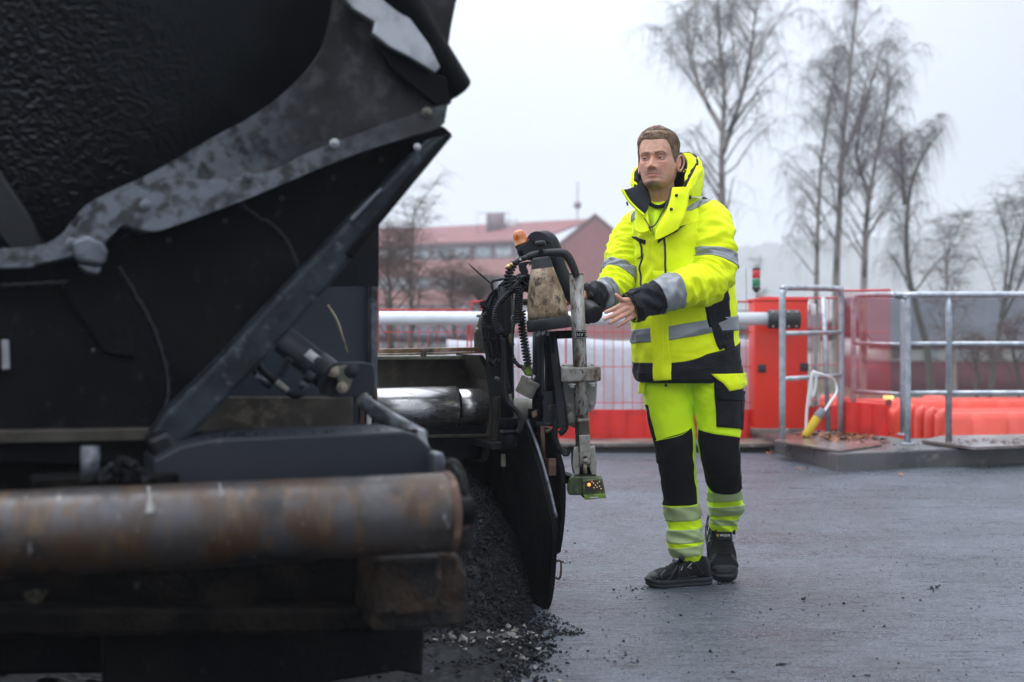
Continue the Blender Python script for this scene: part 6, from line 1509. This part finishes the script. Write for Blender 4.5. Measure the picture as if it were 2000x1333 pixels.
# shoes: one planted flat and turned out, one heel raised on its toe
def shoe_matrix(heel, toe_dir, pitch, roll=0):
    'heel: world point under the heel; toe_dir: heading on the ground; pitch lowers the toe'
    y = Vector((toe_dir[0], toe_dir[1], 0)).normalized(); x = y.cross(Vector((0, 0, 1)))
    M = Matrix(((x.x, y.x, 0, 0), (x.y, y.y, 0, 0), (0, 0, 1, 0), (0, 0, 0, 1)))
    return Matrix.Translation(heel) @ M @ Matrix.Rotation(-pitch, 4, 'X') @ Matrix.Rotation(roll, 4, 'Y')
toe1 = gnd(1251, 1149); d1 = Vector((-.90, -.30, 0)).normalized()
SHOE1 = shoe_matrix(toe1 - d1 * .205, d1, 0) @ Matrix.Scale(.87, 4)
toe2 = gnd(1417, 1136); d2 = Vector((.02, -1, 0)).normalized()
SHOE2 = shoe_matrix(Vector((0, 0, 0)), d2, R_(36)) @ Matrix.Diagonal((1.14, 1.04, 1.04, 1))
off = SHOE2 @ Vector((0, .192, .010)); SHOE2 = Matrix.Translation(Vector((toe2.x, toe2.y, .004)) - off) @ SHOE2

def skin_material():
    m, N, L, B = _mat('skin'); a = N.new('ShaderNodeVertexColor'); a.layer_name = 'tone'
    tc = N.new('ShaderNodeTexCoord'); n = N.new('ShaderNodeTexNoise'); n.inputs['Scale'].default_value = 55; n.inputs['Detail'].default_value = 5; L.new(tc.outputs['Object'], n.inputs[0])
    mr = N.new('ShaderNodeMapRange'); mr.inputs[1].default_value = .3; mr.inputs[2].default_value = .7; mr.inputs[3].default_value = .86; mr.inputs[4].default_value = 1.12; L.new(n.outputs[0], mr.inputs[0])
    g = N.new('ShaderNodeVectorMath'); g.operation = 'SCALE'; L.new(a.outputs[0], g.inputs[0]); L.new(mr.outputs[0], g.inputs['Scale']); L.new(g.outputs[0], B.inputs['Base Color'])
    B.inputs['Roughness'].default_value = .5; B.inputs['Subsurface Weight'].default_value = .12; B.inputs['Subsurface Radius'].default_value = (.010, .004, .002); B.inputs['Subsurface Scale'].default_value = 1.0; B.inputs['Specular IOR Level'].default_value = .4
    n2 = N.new('ShaderNodeTexNoise'); n2.inputs['Scale'].default_value = 260; L.new(tc.outputs['Object'], n2.inputs[0]); b = N.new('ShaderNodeBump'); b.inputs['Strength'].default_value = .2; b.inputs['Distance'].default_value = .002; L.new(n2.outputs[0], b.inputs['Height']); L.new(b.outputs[0], B.inputs['Normal'])
    return m
def smoothstep(a, b, x):
    t = np.clip((x - a) / (b - a), 0, 1); return t * t * (3 - 2 * t)
def skin_tone(co):
    'colour by place: lips, brows, beard shadow, cheeks, nails'
    inv = np.array(HM.inverted()); q = co @ inv[:3, :3].T + inv[:3, 3]; x, y, z = q[:, 0] / HS, -q[:, 1] / HS, q[:, 2] / HS; ax = np.abs(x)
    base = np.array([.58, .305, .205]); c = np.tile(base, (len(co), 1))
    hd = (z > -.17) & (np.abs(x) < .12) & (np.abs(y) < .16) & (z < .14); front = hd & (y > .03)
    G = lambda t, m, w: np.exp(-((t - m) / w) ** 2)
    def mixc(col, w): c[:] = c * (1 - w[:, None]) + np.array(col) * w[:, None]
    mixc((.62, .25, .175), np.where(front, .55 * (G(ax, .045, .018) * G(z, -.028, .018) + G(x, 0, .013) * G(z, -.042, .010)), 0))
    mixc((.63, .365, .26), np.where(front, .5 * G(z, .05, .02), 0))
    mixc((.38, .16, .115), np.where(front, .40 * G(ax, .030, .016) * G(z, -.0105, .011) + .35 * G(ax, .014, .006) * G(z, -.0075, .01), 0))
    # beard: moustache, chin and jaw
    mst = G(z, -.0575, .0055) * (ax < .032) * smoothstep(.036, .022, ax); side = G(ax, .029, .0055) * G(z, -.073, .013)
    chin = smoothstep(-.081, -.087, z) * smoothstep(-.125, -.112, z) * smoothstep(.034, .018, ax)
    soul = G(x, 0, .009) * G(z, -.085, .005)
    jaw = smoothstep(-.045, -.080, z) * smoothstep(.030, .045, ax) * smoothstep(-.01, .03, y)
    bw = np.clip((.25 * mst + .30 * side + .32 * chin) + .25 * soul, 0, .6)
    mixc((.20, .125, .090), np.where(hd, bw, 0)); mixc((.38, .225, .165), np.where(hd & (bw < .4), .32 * jaw, 0))
    grey = chin * smoothstep(-.092, -.104, z); mixc((.25, .20, .17), np.where(hd, .45 * grey, 0))
    # lips
    lip = np.clip(G(z, -.0655, .0036) + G(z, -.0745, .0048), 0, 1) * smoothstep(.026, .018, ax); mixc((.52, .20, .17), np.where(front, .8 * lip, 0))
    mixc((.09, .03, .028), np.where(front, .85 * G(z, -.0698 - .0016 * (ax / .02) ** 2, .0014) * smoothstep(.028, .020, ax), 0))
    mixc((.10, .04, .032), np.where(front, .5 * G(ax, .0072, .0036) * G(z, -.0512, .0022), 0))
    # brows
    bz = .0100 + .006 * smoothstep(.010, .034, ax) - .008 * smoothstep(.036, .054, ax)
    mixc((.11, .062, .036), np.where(front, .92 * G(z, bz, .0036) * smoothstep(.009, .015, ax) * smoothstep(.054, .044, ax), 0))
    # ears redder
    mixc((.60, .24, .17), np.where(hd & (ax > .0725), .5, 0))
    # hand: ruddy knuckles, pale nails
    for k, ch in HAND.items():
        for i, w, col, rad in ((2, .35, (.48, .19, .14), .011), (1, .22, (.48, .2, .15), .014), (4, .55, (.60, .36, .29), .0055), (3, .15, (.50, .22, .16), .01)):
            p = np.array(P(*ch[i][:3])) + np.array([0, -ch[i][3] * .8, 0]); w_ = w * np.exp(-(np.linalg.norm(co - p, axis=1) / rad) ** 2); mixc(col, w_)
    return c
def make_person():
    global M_skin
    M_skin = skin_material(); M_tmp = M_skin
    raw = body_mesh().build('person_raw', M_skin)
    md = raw.modifiers.new('r', 'REMESH'); md.mode = 'VOXEL'; md.voxel_size = .0023; md.use_smooth_shade = True
    s = raw.modifiers.new('s', 'SMOOTH'); s.factor = .5; s.iterations = 3
    dg = bpy.context.evaluated_depsgraph_get(); me = bpy.data.meshes.new_from_object(raw.evaluated_get(dg)); bpy.data.objects.remove(raw)
    me.name = 'person'; o = bpy.data.objects.new('person', me); COL.objects.link(o)
    n = len(me.vertices); co = np.empty(n * 3, np.float32); me.vertices.foreach_get('co', co); co = co.reshape(-1, 3).astype(float)
    col = skin_tone(co); at = me.color_attributes.new('tone', 'FLOAT_COLOR', 'POINT')
    at.data.foreach_set('color', np.hstack([col, np.ones((n, 1))]).astype(np.float32).ravel())
    me.polygons.foreach_set('use_smooth', np.ones(len(me.polygons), bool))
    tag(o, 'worker in a hi-vis yellow jacket and trousers with black knees walking beside the paver', 'person')
    return o
person = make_person()

# eyes and lids
M_eye = pbr('eye_white', (.40, .36, .33), .2); M_iris = pbr('iris', (.045, .06, .07), .1); M_pup = pbr('pupil', (.004, .004, .004), .08)
M_lid = pbr('eyelid', (.50, .255, .18), .5); M_lash = pbr('lash', (.03, .018, .014), .6)
def eyes():
    for s in (1, -1):
        cx, cy, cz = s * .0305, .0665, -.0065; r = .0125
        e = MB().add(ball(hp(cx, cy, cz), r * HS, 24)); eo = e.build('eye', M_eye, person)
        gz = Vector((-.22, 1, .06)).normalized()           # gaze in head space
        g = HM.to_3x3() @ Vector((gz.x, -gz.y, gz.z)); c = hp(cx, cy, cz)
        MB().add(lathe([(.0062, r * .905), (.0055, r * .945), (.003, r * 1.02), (.0005, r * 1.045)], c, g, 20)).build('iris', M_iris, eo)
        MB().add(lathe([(.0028, r * 1.03), (.0015, r * 1.052), (.0003, r * 1.058)], c, g, 14)).build('pupil', M_pup, eo)
        def arc(h0, h1, dz, rr, n=12, x0=-1, x1=1):
            q = []
            for k in range(n + 1):
                t = x0 + (x1 - x0) * k / n; zz = h0 + h1 * (1 - t * t) + dz * t * s; xx = .0142 * t
                yy = math.sqrt(max(1e-6, (r * 1.06) ** 2 - min(abs(xx), r * .98) ** 2 * .92 - zz * zz * .8))
                q.append(hp(cx + xx, cy + yy - .0006 + (.0 if abs(t) < .8 else -.002), cz + zz))
            return tube(q, [rr * (1 - .5 * abs(x0 + (x1 - x0) * k / n) ** 3) for k in range(n + 1)], 8)
        MB().add(arc(-.0005, .0052, -.0006, .0024)).build('upper_lid', M_lid, eo)
        MB().add(arc(-.0004, .0082, -.0006, .0036)).build('lid_fold', M_skin if False else M_lid, eo)
        MB().add(arc(-.0008, .0036, -.0006, .0012)).build('lashes', M_lash, eo)
        MB().add(arc(-.0012, -.0052, 0, .0022)).build('lower_lid', M_lid, eo)
eyes()

# hair: a cap following the skull with many combed strands
M_hair = pbr('brown_hair', (.26, .16, .092), .42, layers=[((.37, .245, .15), 60, .55, .1, None, None, (1, 1, .3)), ((.07, .04, .024), 45, .58, .08)], bump=[(220, .5, .004, (1, 1, .25))])
M_beard = pbr('beard_hair', (.36, .26, .19), .5)
M_hairl = pbr('blond_hair', (.34, .22, .13), .40)
M_hairg = pbr('greying_hair', (.27, .22, .18), .45, layers=[((.11, .075, .05), 70, .5, .12)], bump=[(220, .5, .004)])
def hairline(phi):
    'lowest hair height round the head'
    a = abs((phi + math.pi) % (2 * math.pi) - math.pi)
    return float(np.interp(a, [0, .30, .55, .75, .90, 1.05, 1.20, 1.30, 1.42, 1.52, 1.66, 1.9, 2.2, 2.6, 3.2], [.066, .069, .070, .062, .048, .030, .014, -.004, -.014, -.010, .022, .018, -.030, -.060, -.066]))
def hair_lift(phi, z):
    h = hairline(phi); k = max(0, min(1, (z - h) / .014)); top = max(0, min(1, (z - .045) / .045))
    a = abs((phi + math.pi) % (2 * math.pi) - math.pi)
    return k * (.0030 + .0085 * top + .0055 * gs(a, .2, .9) * top + .005 * gs(phi if phi < math.pi else phi - 2 * math.pi, .1, .55) * top)
def hair():
    from mathutils.bvhtree import BVHTree
    na, nz_ = 120, 60; v = []; f = []
    for i in range(nz_ + 1):
        for j in range(na):
            phi = 2 * math.pi * j / na; h = hairline(phi); t = i / nz_; z = h + (.1098 - h) * (1 - (1 - t) ** 1.6)
            x, y, zz = face(phi, z); l = hair_lift(phi, z) + .0016 * N3(phi * 9, z * 30, 3) * (t > .05)
            d = Vector((x, y * .9, max(0, z - .01))); d.normalize(); p = (x + d.x * l, y + d.y * l, zz + d.z * l - (.002 if i == 0 else 0)); v.append(hp(*p))
    for i in range(nz_):
        for j in range(na):
            k = (j + 1) % na; f.append((i * na + j, i * na + k, (i + 1) * na + k, (i + 1) * na + j))
    f.append(tuple(nz_ * na + j for j in range(na)))
    hr = MB().add((v, f)).build('hair', M_hair, person)
    bvh = BVHTree.FromPolygons([Vector(p) for p in v], f)
    g = np.random.default_rng(3); paths = []; rad = []; mi = []
    ctr = hp(0, 0, .02); R3 = HM.to_3x3()
    def push(n, p, l):
        n = n if n.dot(p - ctr) > 0 else -n
        return p + n * l
    for k in range(6500):
        phi = g.uniform(-math.pi, math.pi); h = hairline(phi); a = abs(phi)
        z0 = h + (.1085 - h) * (g.random() ** 1.1) + .0005
        x, y, zz = face(phi, z0); top = min(1, max(0, (z0 - .050) / .022))
        side = 1 if x > 0 else -1
        dt = Vector((.50, -.80, .0)) + Vector((g.normal(0, .16), g.normal(0, .16), 0)); ds = Vector((side * .1, -.62, -.70)) + Vector((0, g.normal(0, .12), g.normal(0, .12)))
        if top > .4 and x < -.03: dt = Vector((.2, -.85, .3)) + Vector((g.normal(0, .1), g.normal(0, .1), 0))
        dl = (dt * top + ds * (1 - top)).normalized(); dw = R3 @ Vector((dl.x, -dl.y, dl.z))
        L = (g.uniform(.020, .040) if top > .5 else g.uniform(.010, .019)); lift0 = g.uniform(.0002, .0026) * (.5 + top); clump = N3(x * 90, y * 90, z0 * 90) * .0012 * top
        p = hp(x, y, zz); pts = []
        loc = bvh.find_nearest(p); p = loc[0]
        for s_ in range(6):
            loc = bvh.find_nearest(p)
            if loc[0] is None: break
            q = push(loc[1], loc[0], lift0 * math.sin(math.pi * (.12 + .8 * s_ / 5)) + clump + .0003); pts.append(tuple(q)); p = loc[0] + dw * (L / 5)
        if len(pts) < 6: continue
        paths.append(pts); rad.append(np.array([.7, 1, 1.05, .95, .7, .25]) * g.uniform(.0005, .0010)); mi.append(1 if (top < .5 and z0 < .02 and a < 1.75 and g.random() < .8) else (1 if g.random() < .14 else (2 if g.random() < .25 * (top + .3) else 0)))
    v, f = multi_tubes(np.array(paths), np.array(rad), 4)
    o = np_mesh('strands', v, f, M_hair, hr, kind='stuff'); o.data.materials.append(M_hairg); o.data.materials.append(M_hairl)
    o.data.polygons.foreach_set('material_index', np.repeat(np.array(mi, dtype=np.int32), 5 * 4))
    # beard and brow hairs
    paths = []; rad = []
    for k in range(800):
        r = g.random()
        if r < .34: x, z = g.uniform(-.030, .030), g.normal(-.0575, .0032)
        elif r < .48: x, z = math.copysign(g.normal(.029, .004), g.random() - .5), g.normal(-.074, .010)
        elif r < .88: x, z = g.normal(0, .014), g.uniform(-.113, -.089)
        else: x = math.copysign(g.uniform(.011, .050), g.random() - .5); z = .0100 + .006 * float(smoothstep(.010, .034, abs(x))) - .008 * float(smoothstep(.036, .054, abs(x))) + g.normal(0, .002)
        xw = np.interp(z, _z, _xw); s_ = max(-.97, min(.97, x / xw)); phi = math.asin(math.copysign(abs(s_) ** (1 / .86), s_))
        p = face(phi, z); q = face(phi + (.03 if x > 0 else -.03) * (1 if r >= .88 else .3), z - (.004 if r < .88 else -.0006))
        d = Vector((p[0], p[1], 0)).normalized()
        paths.append([tuple(hp(p[0], p[1], p[2])), tuple(hp((p[0] + q[0]) / 2 + d.x * .0014, (p[1] + q[1]) / 2 + d.y * .0014, (p[2] + q[2]) / 2)), tuple(hp(q[0] + d.x * .0018, q[1] + d.y * .0018, q[2]))]); rad.append(np.array([1, .8, .2]) * .00028)
    v, f = multi_tubes(np.array(paths), np.array(rad), 3); np_mesh('beard', v, f, M_beard, person, kind='stuff')
hair()

# ---------------------------------------------------------------- clothes on the body
jacket = make_jacket(person); make_sleeves(person); make_trousers(person)
shoe(person, SHOE1, 1); shoe(person, SHOE2, 1)
# t-shirt and its black neckband
sh = MB().add(grid(lambda a, b: P(1262 + 48 * b + a * (18 - 38 * b), 399 + 62 * a, 5.560 - .02 * math.sin(math.pi * b) - .075 * a + .004 * math.sin(b * 9 + a * 4)), 24, 16)).build('t_shirt', M_yt, person, solid=.003)
nb = [P(x, y, d) for x, y, d in ((1262, 390, 5.565), (1270, 399, 5.535), (1284, 404, 5.522), (1298, 401, 5.527), (1309, 392, 5.555))]
MB().add(tube(nb, .0135, 12, 8, flat=.45)).build('neckband', M_bk, sh)

def sheet(rows, n=6, m=10):
    'spline surface through rows of points'
    R = [crom(r, n) for r in rows]; A = np.array(R); cols = [crom(A[:, j], m) for j in range(A.shape[1])]
    v = np.array(cols); J, I = v.shape[:2]
    return [Vector(v[j, i]) for j in range(J) for i in range(I)], [(j * I + i, j * I + i + 1, (j + 1) * I + i + 1, (j + 1) * I + i) for j in range(J - 1) for i in range(I - 1)]
def garment(name, rows, mat_out, mat_in, parent, th=.004, wr=.0, seed=1, flip=False):
    v, f = sheet(rows)
    if wr: v = [p + Vector((N3(p.x * 22, p.y * 22, p.z * 22 + seed), N3(p.x * 22 + 9, p.y * 22, p.z * 22 + seed), N3(p.x * 22, p.y * 22 + 7, p.z * 22 + seed))) * wr for p in v]
    if flip: f = [tuple(reversed(q)) for q in f]
    o = MB().add((v, f)).build(name, [mat_out, mat_in], parent, recalc=False)
    md = o.modifiers.new('s', 'SOLIDIFY'); md.thickness = th; md.offset = -1; md.material_offset = 1; md.material_offset_rim = 0
    return o
PP_ = lambda x, y, d: tuple(P(x, y, d))
# collar: standing front on the picture's right, folded-out lapel on the left
garment('collar', [[PP_(1278, 470, 5.435), PP_(1300, 462, 5.43), PP_(1325, 448, 5.44)], [PP_(1281, 452, 5.44), PP_(1304, 436, 5.435), PP_(1336, 424, 5.445)], [PP_(1294, 425, 5.455), PP_(1314, 406, 5.45), PP_(1344, 398, 5.47)], [PP_(1305, 398, 5.475), PP_(1320, 380, 5.465), PP_(1347, 378, 5.49)], [PP_(1313, 366, 5.50), PP_(1328, 366, 5.485), PP_(1350, 366, 5.51)]], M_yj, M_navy, jacket, wr=.003, flip=True)
MB().add(tube([P(1267, 445, 5.46), P(1279, 440, 5.455), P(1292, 418, 5.46), P(1304, 394, 5.475), P(1311, 367, 5.50)], .0028, 8, 6)).build('front_zip', M_zip, jacket)
for x, y, d in ((1321, 382, 5.462), (1311, 409, 5.443)): MB().add(lathe([(.0055, 0), (.0065, .002), (.004, .004), (.001, .0045)], P(x, y, d), (0, -1, 0), 16)).build('snap_button', M_zip, jacket)
garment('collar', [[PP_(1268, 452, 5.455), PP_(1252, 456, 5.47), PP_(1238, 450, 5.50)], [PP_(1266, 425, 5.48), PP_(1250, 426, 5.49), PP_(1240, 425, 5.52)], [PP_(1262, 406, 5.50), PP_(1247, 408, 5.50), PP_(1241, 412, 5.54)], [PP_(1247, 404, 5.50), PP_(1241, 403, 5.51), PP_(1238, 406, 5.54)]], M_yj, M_navy, jacket, wr=.002)
garment('lapel', [[PP_(1216, 371, 5.49), PP_(1228, 391, 5.485), PP_(1244, 407, 5.48), PP_(1258, 420, 5.475)], [PP_(1228, 369, 5.515), PP_(1240, 384, 5.50), PP_(1254, 398, 5.49), PP_(1266, 408, 5.485)], [PP_(1243, 362, 5.55), PP_(1254, 374, 5.535), PP_(1263, 386, 5.525), PP_(1268, 398, 5.515)], [PP_(1252, 352, 5.60), PP_(1262, 364, 5.58), PP_(1268, 376, 5.565), PP_(1272, 392, 5.55)]], M_navy, M_yj, jacket, th=.005, wr=.0015, flip=True)
MB().add(tube([P(1215, 370, 5.488), P(1227, 391, 5.48), P(1243, 408, 5.476), P(1258, 421, 5.47)], .0055, 8, 6)).build('lapel_edge', M_yj, jacket)
MB().add(tube([P(1258, 426, 5.478), P(1267, 440, 5.46), P(1271, 452, 5.455)], .0022, 8, 6)).build('front_zip', M_zip, jacket)
MB().add(tube([P(1224, 395, 5.495), P(1226, 402, 5.493)], .0038, 8)).build('cord_stop', M_zip, jacket)
# hood: crumpled cowl lying round the back of the neck
def cowl():
    path = [(1243, 372, 5.56, 24, .010), (1240, 360, 5.60, 26, .014), (1250, 345, 5.70, 36, .018), (1285, 330, 5.79, 44, .022), (1325, 322, 5.77, 44, .024), (1350, 326, 5.71, 46, .026), (1357, 342, 5.63, 48, .027), (1350, 360, 5.565, 46, .024), (1340, 376, 5.525, 34, .018), (1334, 388, 5.505, 22, .012)]
    rows = []
    for i, (x, y, d, h, w) in enumerate(path):
        c = P(x, y, d); a = P(*path[max(0, i - 1)][:3]); b = P(*path[min(len(path) - 1, i + 1)][:3]); t = (b - a); t.z = 0; t.normalize()
        o = Vector((t.y, -t.x, 0)); nk = P(1295, 360, 5.65); o = o if (c - nk).dot(o) > 0 else -o
        upv = Vector((0, 0, 1)) + o * .25
        rows.append((c, tuple(upv.normalized() * h * .5 * pxm(d)), tuple(o * w), .9))
    def wr(u, v, p): return .007 * ridge(N3(u * 1.6 + v * 4, v * 5 - u, 8)) + .006 * N3(u * 3.2, v * 8, 5) - .004
    lf = Loft(rows, wr=wr)
    hd_ = MB().add(lf.mesh(110, 44)).build('hood', M_yj, jacket)
    MB().add(lf.patch(.3, 8.6, .27, .72, 90, 20, off=.0025)).build('hood_lining', M_navy, hd_)
    MB().add(lf.patch(3.6, 6.3, .235, .30, 40, 6, off=.0045)).build('hood_edge', M_bf, hd_)
    MB().add(lf.patch(5.2, 6.6, .34, .44, 30, 6, off=.0045)).build('hood_facing', M_yj, hd_)
    MB().add(lf.line([(7.6, -.12), (7.9, -.05), (8.3, -.02)], .0012, off=.003)).build('hood_cord', M_zip, hd_)
    p = lf.S(8.35, -.02, .006); MB().add(tube([p, p + Vector((.002, -.003, -.012))], [.0045, .0055], 10)).build('cord_lock', M_zip, hd_)
cowl()
garment('hood_flap', [[PP_(1334, 300, 5.62), PP_(1350, 302, 5.64), PP_(1362, 312, 5.66)], [PP_(1344, 318, 5.60), PP_(1360, 322, 5.62), PP_(1372, 330, 5.65)], [PP_(1340, 340, 5.57), PP_(1358, 344, 5.575), PP_(1376, 348, 5.63)], [PP_(1336, 360, 5.545), PP_(1354, 364, 5.54), PP_(1374, 368, 5.60)], [PP_(1334, 378, 5.53), PP_(1350, 384, 5.53), PP_(1370, 384, 5.60)]], M_yj, M_navy, jacket, th=.006, wr=.006, seed=4)

# dark lining standing round the back of the neck
def lining(a, b):
    t = R_(-35) + (R_(205) - R_(-35)) * a; c = P(1300, 0, 5.655)
    y = 326 + 76 * b + 10 * math.cos(t * 1.2); r = .085 + .018 * math.sin(b * 3) + .004 * N3(a * 14, b * 5, 2)
    return Vector((c.x + r * 1.0 * math.cos(t), c.y + r * math.sin(t), P(0, y, 5.655).z))
MB().add(grid(lining, 60, 14)).build('collar_lining', M_navy, jacket, solid=.003)

# reflective shoulder bands lie over both the yoke and the sleeve head
def shoulder_band(q, nm='shoulder_band'):
    from mathutils.bvhtree import BVHTree
    vs, fs = [], []
    for ob in [jacket] + [c for c in person.children if c.name.startswith('sleeve')]:
        b = len(vs); vs += [v.co.copy() for v in ob.data.vertices]; fs += [tuple(i + b for i in p.vertices) for p in ob.data.polygons]
    bv = BVHTree.FromPolygons(vs, fs); o = Vector((0, 0, CAM_H)); n = 14
    a, b, c, d = [np.array(p, float) for p in q]
    def f(x, y):
        e = x < 1e-6 or x > 1 - 1e-6 or y < 1e-6 or y > 1 - 1e-6
        p = (a * (1 - x) + b * x) * (1 - y) + (d * (1 - x) + c * x) * y; r = ray(p[0], p[1]).normalized()
        h = bv.ray_cast(o, r); k = h[0] if h[0] is not None else P(p[0], p[1], 5.6); nn = h[1] if h[0] is not None else Vector((0, -1, 0))
        nn = nn if nn.dot(r) < 0 else -nn
        return k + nn * (.001 if e else .0042)
    MB().add(grid(f, n, n)).build(nm, M_refl, jacket)
shoulder_band([(1333, 412), (1350, 412), (1391, 391), (1374, 385)])
